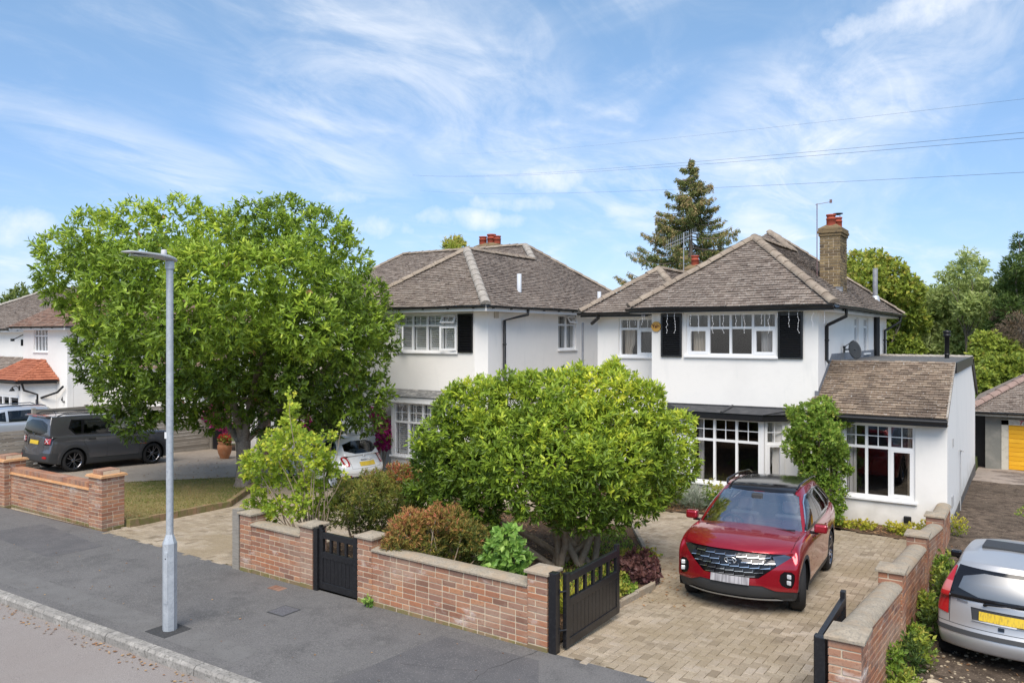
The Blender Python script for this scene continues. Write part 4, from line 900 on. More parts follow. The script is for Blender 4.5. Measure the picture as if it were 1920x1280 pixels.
# dish
sd = thing('satellite_dish', 'grey satellite dish on side wall above flat roof', 'satellite dish', (-3.6, 21.1, 3.3)); mb = MB(); n = 24; rings = 6; vs = []
Td = Matrix.Rotation(R(-38), 4, 'Z') @ Matrix.Rotation(R(102), 4, 'X')
for j in range(rings + 1):
    rr = .24 * j / rings
    for k in range(n): t = 2 * math.pi * k / n; vs.append(Td @ Vector((rr * .9 * math.cos(t), rr * math.sin(t), .35 * rr * rr)))
mb.add(vs, [(j * n + k, j * n + (k + 1) % n, (j + 1) * n + (k + 1) % n, (j + 1) * n + k) for j in range(rings) for k in range(n)], smooth=True)
o = mb.build('dish', mat('dish_grey', (.21, .22, .23), .5, .4), sd); sm = o.modifiers.new('solid', 'SOLIDIFY'); sm.thickness = .008
mb = MB(); e = Td @ Vector((0, .14, .33)); mb.tube([Td @ Vector((0, .24, .02)), e], .012, 6); mb.box(e.x - .03, e.y - .03, e.z - .03, e.x + .03, e.y + .03, e.z + .03); mb.build('arm', BLACKP, sd)
mb = MB(); mb.tube([(0, 0, 0), (-.12, .12, 0), (-.28, .12, 0)], .018, 6); mb.box(-.30, .04, -.08, -.28, .20, .08); mb.build('bracket', BLACKP, sd)

# ================================================================ the middle house
H2 = thing('house', 'white rendered house with brown hipped roof between leafy magnolia and rounded shrub', 'house', (-15.5, 22, g(-15, 17.5)))
ZM = 4.47; pm = .73; YM = 17.7; XM = -12.7
Mm = wall_panel(H2, (-17.3, YM), (-12.98, YM), -1, ZM - .06, [(1.40, 3.70, 3.17, 4.28), (1.75, 3.4, .1, 1.72)])
window(H2, Mm, 1.40, 3.70, 3.17, 4.28, (1, 1, 1, 1), tr=3.94, bars=(1, 1), blinds=True, room=ROOMD, open_low=(0, 3), open_top=(3,))
louvre(H2, Mm, 3.75, 4.27, 3.17, 4.27)
wall_panel(H2, (-12.98, YM), (XM, YM + .26), -1, ZM - .06, th=.2)
Mms = wall_panel(H2, (XM, YM + .26), (XM, 28), -1, ZM - .06, [(3.95, 5.15, 3.19, 4.33)])
window(H2, Mms, 3.95, 5.15, 3.19, 4.33, (1, 1), tr=4.0, bars=(0, 0), room=ROOMM, topcasem=(), open_top=(1,), curtain=[(4.0, 4.5, 3.1, 4.3, CURT, 0), (4.6, 5.1, 3.1, 4.3, CURT, 0)])
wall_panel(H2, (XM - .26, 28), (-25, 28), -1, ZM - .06)
# set-back entrance side
Me = wall_panel(H2, (-24.6, 18.5), (-17.3, 18.5), -1, 2.2, [(1.2, 2.0, -.6, 1.4), (4.55, 5.5, -.7, 1.55), (6.3, 6.95, .25, 1.45)])
wall_panel(H2, (-17.3, 18.49), (-17.3, YM + .26), -1, ZM - .06)
Me2 = wall_panel(H2, (-23.0, 21.5), (-17.5, 21.5), -1, ZM - .06, [(1.2, 2.6, 3.1, 4.2)])
window(H2, Me2, 1.2, 2.6, 3.1, 4.2, (1, 1), tr=3.85, room=ROOMD)
poly_slab(H2, 'porch_roof', [(-24.8, 18.2, 2.2), (-17.31, 18.2, 2.2), (-17.31, 21.49, 2.75), (-24.8, 21.49, 2.75)], .1, TILE)
wall_panel(H2, (-24.6, 28), (-24.6, 18.76), -1, 2.4)
for (a, b) in ((1.2, 2.0), (4.55, 5.5)):
    dr = MB(); dr.box(a, .06, -.6, b, .11, 1.4 if a < 2 else 1.55, M=Me); o = wb(dr, 'door', mat('dark_door', (.03, .03, .035), .5), H2)
    dp = MB(); dp.box(a + .12, .045, .35, b - .12, .055, 1.25, M=Me); wb(dp, 'pane', glass_mat('door_glass', dark=.4), o)
window(H2, Me, 6.3, 6.95, .25, 1.45, (1,), room=ROOMD)
gb = [(-16.05, YM - .002), (-15.75, 17.3), (-13.92, 17.3), (-13.42, YM - .002)]
for i, (a, b) in enumerate(zip(gb[:-1], gb[1:])):
    a, b = Vector(a), Vector(b); L = (b - a).length
    Mb = wall_panel(H2, a, b, -1, .06, th=.12, name='bay_wall')
    if i == 1:
        window(H2, Mb, .10, L - .05, .12, 1.70, (1, 1, 1), tr=1.12, bars=(1, 1), room=None, rec=.0, blinds=True)
        for pa_, pb_ in ((0, .099), (L - .049, L + .03)): pp = MB(); pp.box(pa_, 0, .07, pb_, .1, 1.7, M=Mb); wb(pp, 'bay_post', UPVC, H2)
    else: window(H2, Mb, .05, L - .03, .12, 1.70, (1,), tr=1.12, bars=(1, 1), room=None, rec=.0, blinds=True)
rl = MB(); rl.add([(-16.6, 17.96, -.5), (-13.2, 17.96, -.5), (-13.2, 19.5, -.5), (-16.6, 19.5, -.5), (-16.6, 17.96, 2.1), (-13.2, 17.96, 2.1), (-13.2, 19.5, 2.1), (-16.6, 19.5, 2.1)], [(0, 1, 2, 3), (4, 7, 6, 5), (1, 5, 6, 2), (2, 6, 7, 3), (3, 7, 4, 0)]); wb(rl, 'room_lining', ROOMD, H2)
ft = [(-16.2, YM - .004), (-15.80, 17.12), (-13.86, 17.12), (-13.20, YM - .004)]
fb = MB()
for a, b in zip(ft[:-1], ft[1:]):
    d = (Vector(b) - Vector(a)); Mq = frame(a[0], a[1], 0, math.atan2(d.y, d.x)); fb.box(0, .003, 1.70, d.length, .10, 1.86, M=Mq)
wb(fb, 'bay_fascia', UPVC, H2); poly_slab(H2, 'bay_soffit', [(x, y, 1.72) for x, y in ft], .015, UPVC)
rb = MB(); rb.add([(-16.2, YM - .003, 2.05), (-13.2, YM - .003, 2.05), (-16.24, YM - .03, 1.885), (-15.83, 17.08, 1.885), (-13.83, 17.08, 1.885), (-13.16, YM - .03, 1.885)], [(0, 2, 3), (0, 3, 4, 1), (1, 4, 5)]); wb(rb, 'bay_roof', FELTO, H2)
R2 = Roof(H2, TILE); xr, yf = -12.3, 17.3; hw = 2.6; xl = xr - 2 * hw; za = ZM + hw * pm; A1 = (xr - hw, yf + hw, za); h2 = 3.51; yb = 24.8 + h2; yj = 24.8 - h2
A2 = (xr - h2, 24.8, ZM + h2 * pm); A2l = (-21.9, 24.8, A2[2]); xl2 = -21.9 - h2; J = (xr - hw, yj + hw, za); Jl = (xr - hw, yj + hw, za)
R2.face([(xl, yf, ZM), (xr, yf, ZM), A1], None)
R2.face([(xr, yf, ZM), (xr, yb, ZM), A2, J, A1], None)
R2.face([(xl, yj, ZM), (xl, yf, ZM), A1, J], None, tiles=False)
R2.face([(xl2, yj, ZM), (xr, yj, ZM), A2, A2l], None)
R2.face([(xl2, yb, ZM), (xl2, yj, ZM), A2l], None, tiles=False); R2.face([(xr, yb, ZM), (xl2, yb, ZM), A2l, A2], None, tiles=False)
R2.finish(300, warp=1)
for a, b, r, m in (((xl, yf, ZM + .03), A1, .13, HIP), ((xr, yf, ZM + .03), A1, .14, HIPG), (A1, J, .12, HIP), (J, A2, .13, HIPG), ((xr, yb, ZM), A2, .12, HIP), (A2, A2l, .11, HIP), ((xl2, yj, ZM), A2l, .11, HIP)):
    R2.hip(Vector(a) + Vector((0, 0, .02)), Vector(b) + Vector((0, 0, .02)), r, m)
gutter(H2, [(xl, yf), (xr, yf), (xr, yb)], ZM - .005, fascia=.14)
poly_slab(H2, 'soffit', [(xl, yf + .025, ZM - .12), (xr - .025, yf + .025, ZM - .12), (xr - .025, yb, ZM - .12), (-17.2, yb, ZM - .12), (xl, yf + 1, ZM - .12)], .02, UPVC)
chimney(H2, -18.6, 25.4, 6.6, 7.02, 1.15, .5, pots=[(-18.35, 25.6, .15, .32), (-18.0, 25.7, .17, .40), (-17.65, 25.6, .14, .30)], seed=31, single=False)
for (x, y, z, h) in ((-13.0, 20.04, 5.0, .54), (-12.9, 25.2, 4.93, .30)):
    vp = MB(); vp.lathe([(.07, -.15), (.07, h), (.055, h)], (x, y, z), 14); wb(vp, 'vent_pipe', mat('painted_vent_pipe', (.50, .53, .57), .5), H2); vp = MB(); vp.box(x - .22, y - .12, z - .03, x - .06, y + .12, z + .02); wb(vp, 'vent_flashing', LEAD, H2)
downpipe(H2, [(-12.27, 19.4, ZM - .05), (-12.27, 19.4, ZM - .2), (-12.62, 18.68, ZM - .38), (-12.62, 18.68, -.4)], .045, clips=[(-12.62, 18.68, 3.4)])
downpipe(H2, [(-10.1, 18.75, 4.0), (-10.1, 18.75, 2.0)], .03, m=LEAD)
vb = MB(); vb.box(-12.697, 18.25, 4.15, -12.66, 18.45, 4.38); vb.box(-12.697, 22.9, 2.55, -12.66, 23.0, 2.65); vb.tube([(-12.68, 22.2, 2.5), (-12.68, 22.2, 0)], .012, 5); wb(vb, 'wall_vents', mat('cream_vent', (.5, .45, .38), .7), H2)

# ================================================================ the far left house with the porch
H3 = thing('house', 'white house with terracotta porch roof at far left', 'house', (-36, 20, g(-36, 17)))
YH = 17.0
M3 = wall_panel(H3, (-37.5, YH), (-33.7, YH), -1.2, 4.1, [(.95, 2.15, 2.93, 3.93)])
window(H3, M3, .95, 2.15, 2.93, 3.93, (1, 1, 1, 1), tr=3.62, bars=(0, 0), room=ROOMM)
wall_panel(H3, (-33.7, YH + .26), (-33.7, 27), -1.2, 4.1); wall_panel(H3, (-48, 18.2), (-37.51, 18.2), -1.2, 3.95, [(9.4, 9.95, 2.9, 3.8)]); window(H3, frame(-48, 18.2, 0, 0), 9.4, 9.95, 2.9, 3.8, (1,), tr=3.5, room=ROOMD)
wall_panel(H3, (-37.5, 18.3), (-37.5, YH + .26), -1.2, 4.1)
wall_panel(H3, (-33.65, 19.6), (-28.6, 19.6), -1.2, 2.3)
pa = [(-38.3, YH - .003), (-37.7, 15.9), (-35.2, 15.9), (-34.6, YH - .003)]
Mp = None
for i, (a, b) in enumerate(zip(pa[:-1], pa[1:])):
    a, b = Vector(a), Vector(b); L = (b - a).length
    op = [(.25, 2.25, -.9, 1.1)] if i == 1 else ()
    Mq = wall_panel(H3, a, b, -1.2, 1.72, op, th=.12, name='porch_wall')
    if i == 1: Mp = Mq; window(H3, Mq, .25, 2.25, -.9, 1.1, (.7, 1, 1.3), tr=.62, bars=(0, 0), room=ROOMM, fw=.1, rec=.02, rd=.9)
lam = []
for k, x in enumerate((.1, 2.3)):
    lb = MB(); c = Mp @ Vector((x, -.02, 1.42)); lb.tube([c, c + Vector((0, -.12, .12)), c + Vector((0, -.26, .05))], .015, 6); lb.lathe([(.03, .06), (.05, .0), (.12, -.1), (.11, -.1)], c + Vector((0, -.27, 0)), 12); lb.box(c.x - .05, c.y, c.z - .1, c.x + .05, c.y + .02, c.z + .1)
    o = wb(lb, 'wall_lamp', BLACKP, None); tag(o, ['black barn style lamp on the outer end of white porch', 'black barn style lamp on porch corner beside the downpipe'][k], 'wall lamp', 'porch lamps')
fp = [(-38.7, YH - .02, 1.76), (-37.85, 15.6, 1.76), (-35.05, 15.6, 1.76), (-34.3, YH - .02, 1.76)]; tp = [(-37.3, YH - .01, 2.55), (-35.5, YH - .01, 2.55)]
R3 = Roof(H3, TERRA, gauge=.17, tw=.20)
R3.face([fp[1], fp[2], tp[1], tp[0]], None); R3.face([fp[2], fp[3], tp[1]], None); R3.face([fp[0], fp[1], tp[0]], None)
for a, b in ((fp[1], tp[0]), (fp[2], tp[1]), (tp[0], tp[1])): R3.hip(a, b, .08, TERRA)
R3.finish(300)
gutter(H3, [(-38.6, YH - .1), (-37.85, 15.6), (-35.05, 15.6), (-34.35, YH - .1)], 1.74, r=.06, fascia=.12, fm=BLACK)
downpipe(H3, [(-34.9, 15.75, 1.68), (-34.9, 15.85, 1.35), (-34.95, 16.4, 1.15), (-34.95, 16.4, -.8)], .045)
downpipe(H3, [(-33.75, 16.85, 1.5), (-34.1, 16.8, 1.25), (-34.85, 16.5, 1.0)], .045)
text('house_number', '4', (-34.12, YH - .01, .92), (R(90), 0, 0), .30, BLACKP, H3, True); text('house_number', '9', (-33.95, YH - .01, .76), (R(90), 0, 0), .30, BLACKP, H3, True)
for x in (-38.0, -34.9):
    q = MB(); q.box(x - .0, 16.3, .62, x + .12, 16.32, .95); wb(q, 'door_plaque', mat('plaque_dark', (.05, .05, .06), .6), H3)
R4 = Roof(H3, TILER, gauge=.12, tw=.2); e = 4.02
R4.face([(-38.0, 16.6, e), (-33.2, 16.6, e), (-35.6, 19.0, e + 1.7)], None); R4.face([(-33.2, 16.6, e), (-33.2, 27.6, e), (-35.6, 25.2, e + 1.7), (-35.6, 19, e + 1.7)], None); R4.face([(-38, 22, e), (-38, 16.6, e), (-35.6, 19, e + 1.7), (-35.6, 22, e + 1.7)], None, tiles=False)
R4.face([(-33.55, 19.2, 2.3), (-28.3, 19.2, 2.3), (-28.3, 22, 3.1), (-33.55, 22, 3.1)], None, tiles=False)
R4.finish(0)
R5 = Roof(H3, TILE, gauge=.12, tw=.2)
R5.face([(-50, 17.8, 3.95), (-36.5, 17.8, 3.95), (-36.5, 22.6, 6.3), (-46, 22.6, 6.3)], None); R5.face([(-36.6, 27.4, 3.95), (-50, 27.4, 3.95), (-46, 22.6, 6.3), (-36.5, 22.6, 6.3)], None, tiles=False)
R5.face([(-44.5, 16.6, 1.65), (-38.6, 16.6, 1.65), (-37.6, 18.15, 2.6), (-44.5, 18.15, 2.6)], None); R5.finish(0)
R5.hip((-50, 17.8, 3.97), (-46, 22.6, 6.35), .13, HIPG)
gutter(H3, [(-38, 16.62), (-33.2, 16.62), (-33.2, 27.6)], e - .01, fascia=.13); gutter(H3, [(-50, 17.82), (-38, 17.82)], 3.93, fascia=.13)
poly_slab(H3, 'soffit', [(-38, 16.65, e - .11), (-33.22, 16.65, e - .11), (-33.22, 27.6, e - .11), (-38, 27.6, e - .11)], .02, UPVC)
poly_slab(H3, 'soffit', [(-50, 17.85, 3.84), (-38, 17.85, 3.84), (-38, 18.2, 3.84), (-50, 18.2, 3.84)], .02, UPVC)
lw = MB(); lw.box(-44.5, 16.8, -1.2, -38.4, 17.0, 1.6); wb(lw, 'garage_wall', WHITE, H3)
sd2 = copy_tree(sd); sd2.location = (-38.9, 17.9, 3.3); sd2.rotation_euler = (0, 0, R(20)); sd2.scale = (1.9, 1.9, 1.9); sd2['label'] = 'dark grey satellite dish on white wall at left edge of photo'

# ================================================================ right-hand neighbour's garage
H4 = thing('garage', 'detached garage with hipped tile roof and yellow plank doors', 'garage', (3, 31, g(1, 31)))
zg = g(1, 30.5); Yg = 30.6
GG = mat('grey_garage_render', (.20, .20, .18), .9, noise=[(3, (.28, .27, .24), .45, .7)]); CREAM = mat('cream_frame_paint', (.55, .52, .44), .6, noise=[(9, (.4, .37, .3), .5, .7)])
YEL = mat('yellow_door_paint', (.80, .42, .02), .55, .3, noise=[(3, (.70, .35, .02), .42, .68, 4, (1, 1, 6)), (14, (.35, .16, .02), .68, .74)], ramp=[(.72, .37, .015), (.86, .47, .03)])
mb = MB(); mb.box(-1.18, Yg, zg - .2, -.72, Yg + .2, zg + 1.85); mb.box(2.55, Yg, zg - .2, 3.3, Yg + .2, zg + 1.85); mb.box(-1.18, Yg + .2, zg - .2, -1.0, Yg + 6, zg + 1.85); mb.box(3.1, Yg + .2, zg - .2, 3.3, Yg + 6, zg + 1.85); mb.box(-.72, Yg + .02, zg + 1.66, 2.55, Yg + .2, zg + 1.85); wb(mb, 'wall', GG, H4)
mb = MB(); mb.box(-.72, Yg - .02, zg - .1, -.52, Yg + .1, zg + 1.64); mb.box(-.72, Yg - .02, zg + 1.48, 2.55, Yg + .1, zg + 1.66); mb.box(2.35, Yg - .02, zg - .1, 2.55, Yg + .1, zg + 1.48); wb(mb, 'door_frame', CREAM, H4)
dr = MB(); dr.box(-.52, Yg + .05, zg, 2.35, Yg + .08, zg + 1.48); door = wb(dr, 'garage_door', YEL, H4); rr = random.Random(8)
for i in range(10):
    q = MB(); z = zg + .01 + i * .147; q.box(-.515, Yg + .028, z, 2.345, Yg + .048, z + .138, rr.random()); wb(q, 'plank', YEL, door, bevel=.006)
text('number', '77', (-.12, Yg - .025, zg + 1.57), (R(90), 0, 0), .19, mat('red_number_paint', (.4, .05, .08), .6), H4, True)
R6 = Roof(H4, TILE, gauge=.1, tw=.18); ze = zg + 1.9; xl, xr = -1.75, 3.9; yf = Yg - .35; h = (xr - xl) / 2; pz = .62
R6.face([(xl, yf, ze), (xr, yf, ze), (xl + h, yf + h, ze + h * pz)], None); R6.face([(xl, yf + 9, ze), (xl, yf, ze), (xl + h, yf + h, ze + h * pz), (xl + h, yf + 6, ze + h * pz)], None, tiles=False)
R6.face([(xr, yf, ze), (xr, yf + 9, ze), (xl + h, yf + 6, ze + h * pz), (xl + h, yf + h, ze + h * pz)], None, tiles=False); R6.finish(300, warp=1)
R6.hip((xl, yf, ze + .03), (xl + h, yf + h, ze + h * pz + .03), .15, mat('pinkish_hip_tile', (.30, .21, .18), .9, noise=[(9, (.22, .16, .13), .45, .7)]))
gutter(H4, [(xl, yf), (xr, yf)], ze - .01, fascia=.12, fm=CREAM)
mb = MB(); mb.box(-1.72, Yg + .5, zg - .1, -1.2, Yg + .55, zg + 1.75); o = wb(mb, 'side_gate', BLACK, None); tag(o, 'dark side door in gap left of yellow garage', 'gate')
mb = MB(); mb.box(-1.85, Yg - .3, zg - .1, -1.72, Yg - .15, zg + 1.6); mb.box(-2.05, Yg - 2.5, zg + 1.42, -1.45, Yg - 2.2, zg + 1.55); o = wb(mb, 'timber_post', WOODB); tag(o, 'brown post between white annexe wall and yellow garage', 'post')
# ---------------------------------------------------------------- car building tools
from mathutils.bvhtree import BVHTree
def interp(xs, ys, x):
    return float(np.interp(x, xs, ys))
def lattice_mesh(S, T, Rr, pos, levels=2):
    """closed box lattice: S along, T across, Rr up; pos(s,t,r)->(x,y,z); smoothed"""
    idx = {}; V = []; F = []
    def node(i, j, k):
        if (i, j, k) not in idx: idx[(i, j, k)] = len(V); V.append(pos(i, j, k))
        return idx[(i, j, k)]
    ns, nt, nr = len(S) - 1, len(T) - 1, len(Rr) - 1
    for j in range(nt):
        for k in range(nr):
            F.append((node(0, j, k), node(0, j, k + 1), node(0, j + 1, k + 1), node(0, j + 1, k)))
            F.append((node(ns, j, k), node(ns, j + 1, k), node(ns, j + 1, k + 1), node(ns, j, k + 1)))
    for i in range(ns):
        for j in range(nt):
            F.append((node(i, j, nr), node(i + 1, j, nr), node(i + 1, j + 1, nr), node(i, j + 1, nr)))
            F.append((node(i, j, 0), node(i, j + 1, 0), node(i + 1, j + 1, 0), node(i + 1, j, 0)))
        for k in range(nr):
            F.append((node(i, 0, k), node(i + 1, 0, k), node(i + 1, 0, k + 1), node(i, 0, k + 1)))
            F.append((node(i, nt, k), node(i, nt, k + 1), node(i + 1, nt, k + 1), node(i + 1, nt, k)))
    me = bpy.data.meshes.new('cage'); me.from_pydata(V, [], F)
    o = bpy.data.objects.new('cage', me); COL.objects.link(o); m = o.modifiers.new('s', 'SUBSURF'); m.levels = m.render_levels = levels
    bpy.context.view_layer.update()
    e = o.evaluated_get(bpy.context.evaluated_depsgraph_get()); bm = bmesh.new(); bm.from_mesh(e.to_mesh()); e.to_mesh_clear()
    COL.objects.unlink(o); bpy.data.objects.remove(o); bpy.data.meshes.remove(me)
    bmesh.ops.recalc_face_normals(bm, faces=bm.faces[:])
    return bm
def chaikin(p, n=1):
    for _ in range(n):
        q = []
        for a, b in zip(p, p[1:] + p[:1]): q += [(a[0] * .75 + b[0] * .25, a[1] * .75 + b[1] * .25), (a[0] * .25 + b[0] * .75, a[1] * .25 + b[1] * .75)]
        p = q
    return p
def circ(cx, cz, r, n=20): return [(cx + r * math.cos(2 * math.pi * k / n), cz + r * math.sin(2 * math.pi * k / n)) for k in range(n)]
AX = {'side': (0, 2), 'front': (1, 2), 'top': (0, 1)}
class Shell:
    def __init__(s, bm):
        s.bm = bm; s.lay = bm.faces.layers.int.new('part'); s.names = ['body']
    def cut(s, poly, view, name, cond=None):
        """mark the faces inside an outline drawn in a side, front or top view"""
        a, b = AX[view]; bm = s.bm; e = 1e-5
        x0, x1 = min(p[0] for p in poly), max(p[0] for p in poly); y0, y1 = min(p[1] for p in poly), max(p[1] for p in poly)
        def near():
            out = []
            for f in bm.faces:
                if cond and not cond(f.calc_center_median(), f.normal): continue
                us = [v.co[a] for v in f.verts]; vs = [v.co[b] for v in f.verts]
                if max(us) < x0 - e or min(us) > x1 + e or max(vs) < y0 - e or min(vs) > y1 + e: continue
                out.append(f)
            return out
        n = len(poly)
        for i in range(n):
            p, q = poly[i], poly[(i + 1) % n]; du, dv = q[0] - p[0], q[1] - p[1]
            if abs(du) + abs(dv) < 1e-7: continue
            co = [0, 0, 0]; co[a] = p[0]; co[b] = p[1]; no = [0, 0, 0]; no[a] = dv; no[b] = -du
            fs = near(); geom = set(fs)
            for f in fs: geom.update(f.edges); geom.update(f.verts)
            bmesh.ops.bisect_plane(bm, geom=list(geom), plane_co=co, plane_no=no, dist=1e-5)
        if name not in s.names: s.names.append(name)
        k = s.names.index(name)
        for f in near():
            c = f.calc_center_median()
            if inside(c[a], c[b], poly): f[s.lay] = k
    def seam(s, path, view, cond=None, w=.007, name='panel_gap'):
        for p, q in zip(path[:-1], path[1:]):
            d = Vector((q[0] - p[0], q[1] - p[1])); L = d.length; d /= L; n = Vector((-d.y, d.x)) * w / 2
            P, Q = Vector(p), Vector(q)
            s.cut([tuple(P - n), tuple(Q - n), tuple(Q + n), tuple(P + n)], view, name, cond)
    def delete(s, name):
        if name in s.names:
            k = s.names.index(name); bmesh.ops.delete(s.bm, geom=[f for f in s.bm.faces if f[s.lay] == k], context='FACES')
    def bvh(s): return BVHTree.FromBMesh(s.bm)
    def emit(s, parent, mats, inset=None):
        """one mesh object per part; sides get their own object when the name is listed twice over y"""
        s.bm.normal_update(); nv = {v.index: v.normal.copy() for v in s.bm.verts}; s.bm.verts.index_update(); nv = [v.normal.copy() for v in s.bm.verts]
        out = {}
        for k, nm in enumerate(s.names):
            spec = mats.get(nm)
            if spec is None: continue
            m, ins, split = (spec + (0, False))[:3] if isinstance(spec, tuple) else (spec, 0, False)
            fs = [f for f in s.bm.faces if f[s.lay] == k]
            groups = {'a': fs}
            if split == 'lr': groups = {'l': [f for f in fs if f.calc_center_median().y > 0], 'r': [f for f in fs if f.calc_center_median().y <= 0]}
            if split == 'isl':
                left = set(fs); groups = {}; gi = 0
                while left:
                    st = [left.pop()]; grp = []
                    while st:
                        f = st.pop(); grp.append(f)
                        for e in f.edges:
                            for h in e.link_faces:
                                if h in left: left.discard(h); st.append(h)
                    groups[gi] = grp; gi += 1
            for gk, ff in groups.items():
                if not ff: continue
                if split == 'isl' and sum(f.calc_area() for f in ff) < .002: continue
                mp = {}; V = []; F = []
                for f in ff:
                    r = []
                    for v in f.verts:
                        if v.index not in mp: mp[v.index] = len(V); V.append(v.co + nv[v.index] * ins)
                        r.append(mp[v.index])
                    F.append(r)
                me = bpy.data.meshes.new(nm); me.from_pydata([tuple(v) for v in V], [], F); me.polygons.foreach_set('use_smooth', [True] * len(F)); me.materials.append(m)
                me.normals_split_custom_set([tuple(nv[iv]) for f in ff for iv in [v.index for v in f.verts]])
                o = bpy.data.objects.new(nm, me); link(o, parent); out.setdefault(nm, []).append(o)
        return out
CHROME = mat('chrome_trim', (.62, .63, .65), .12, .5, metal=.9, objcoord=True)
DGRILLE = mat('dark_grille_cell', (.03, .03, .034), .12, .5, metal=.6, objcoord=True)
DCHROME = mat('dark_chrome', (.20, .20, .22), .15, .5, metal=.9, objcoord=True)
TYRE = mat('tyre_rubber', (.022, .022, .023), .8, .25, objcoord=True, bump=[(60, .2, .004)])
LINER = mat('arch_liner', (.01, .01, .01), .9, .1)
CLAD = mat('grey_plastic_cladding', (.045, .047, .05), .6, .3, objcoord=True)
CBLK = mat('gloss_black_trim', (.01, .01, .012), .12, .5, objcoord=True)
REDL = mat('red_lamp_lens', (.42, .008, .012), .12, .6, coat=1, objcoord=True)
CLRL = mat('clear_lamp_lens', (.55, .56, .58), .1, .6, coat=1, objcoord=True)
PINKL = mat('pale_lamp_lens', (.55, .16, .15), .15, .6, coat=1, objcoord=True)
PLATEY = mat('yellow_number_plate', (.72, .50, .04), .45, .4, objcoord=True, noise=[(6, (.52, .36, .05), .48, .62, 2, (1, 9, 2))])
PLATEG = mat('blurred_grey_plate', (.38, .37, .38), .5, .4, objcoord=True, noise=[(5, (.22, .21, .22), .42, .62, 1, (1, 6, .6))])
CGLASS = glass_mat('car_glass', (.88, .94, .94), .10, refl=.13); CGLASSD = glass_mat('dark_car_glass', (.75, .8, .85), .78); CGLASSW = glass_mat('windscreen_glass', (.88, .94, .94), .08, refl=.52); CGLASSR = glass_mat('grey_rear_glass', (.8, .88, .9), .45, rough=.42, refl=.34); CGLASSM = glass_mat('mid_car_glass', (.8, .88, .9), .45)
SEATL = mat('pale_seat', (.68, .67, .64), .8, .2, objcoord=True); SEATD = mat('dark_seat', (.06, .06, .065), .8, .2, objcoord=True)
def paint(name, c, rough=.28, metal=.25, coat=1):
    return mat(name, c, rough, .5, metal=metal, coat=coat, objcoord=True)
def wheel(car, x, y, r, w, side, rimr, rimm, spokes=5, twin=True, steer=0):
    """tyre with a rim as sub-part; side +1 = left"""
    M = Matrix.Translation((x, y, r)) @ Matrix.Rotation(steer, 4, 'Z') @ Matrix.Rotation(R(-90) * side, 4, 'X')
    mb = MB(); mb.lathe([(rimr, -w / 2 + .01), (r - .05, -w / 2), (r - .012, -w / 2 + .03), (r, -w / 2 + .06), (r, w / 2 - .06), (r - .012, w / 2 - .03), (r - .05, w / 2), (rimr + .008, w / 2 - .004), (rimr, w / 2 - .02)], n=40)
    for k in range(4): z = -w / 2 + .05 + k * (w - .1) / 3; mb.lathe([(r - .001, z - .006), (r + .001, z), (r - .001, z + .006)], n=40)
    ty = mb.build('wheel', TYRE, car); ty.matrix_basis = M
    rm = MB(); rm.lathe([(rimr, -w / 2 + .02), (rimr - .02, -w / 2 + .04), (rimr - .02, w / 2 - .03), (rimr + .004, w / 2 - .006)], n=36)
    rm.lathe([(.0, w / 2 - .035), (.055, w / 2 - .035), (.065, w / 2 - .06)], n=18)
    for k in range(spokes):
        for q in ((-1, 1) if twin else (0,)):
            a = 2 * math.pi * k / spokes; c, s_ = math.cos(a + q * .10), math.sin(a + q * .10); c2, s2 = math.cos(a + q * .20), math.sin(a + q * .20)
            rm.bar((c * .05, s_ * .05, w / 2 - .05), (c2 * (rimr - .01), s2 * (rimr - .01), w / 2 - .025), .022 if twin else .05, .03, up=(0, 0, 1))
    o = rm.build('rim', rimm, ty)
    bk = MB(); bk.lathe([(0, w / 2 - .09), (rimr - .02, w / 2 - .09)], n=28); bk.build('brake_disc', LINER, ty)
    return ty
def on_front(bvh, y, z, sign=1):
    h = bvh.ray_cast(Vector((sign * 9, y, z)), Vector((-sign, 0, 0))); return (h[0].x if h[0] else sign * 2.0)
def on_side(bvh, x, z, sign=1):
    h = bvh.ray_cast(Vector((x, sign * 9, z)), Vector((0, -sign, 0))); return (h[0].y if h[0] else sign * .9)
def patch(bvh, poly, view, off, sign=1, nz=4, ny=8, th=.006):
    """a thin raised quad patch (u0,v0),(u1,v1),(u2,v2),(u3,v3) hugging the surface"""
    mb = MB(); vs = []; P = [Vector(p) for p in poly]
    for layer in (0, th):
        for j in range(nz + 1):
            for i in range(ny + 1):
                s_, t = i / ny, j / nz; q = P[0] * (1 - s_) * (1 - t) + P[1] * s_ * (1 - t) + P[2] * s_ * t + P[3] * (1 - s_) * t
                if view == 'front': x = on_front(bvh, q.x, q.y, sign); vs.append((x + sign * (off + layer), q.x, q.y))
                else: y = on_side(bvh, q.x, q.y, sign); vs.append((q.x, y + sign * (off + layer), q.y))
    n = (ny + 1) * (nz + 1); f = []
    for j in range(nz):
        for i in range(ny):
            a = j * (ny + 1) + i; f.append((n + a, n + a + 1, n + a + ny + 2, n + a + ny + 1))
    ring = [i for i in range(ny + 1)] + [j * (ny + 1) + ny for j in range(1, nz + 1)] + [nz * (ny + 1) + i for i in range(ny - 1, -1, -1)] + [j * (ny + 1) for j in range(nz - 1, 0, -1)]
    for a, b in zip(ring, ring[1:] + ring[:1]): f.append((a, b, n + b, n + a))
    return mb.add(vs, f)

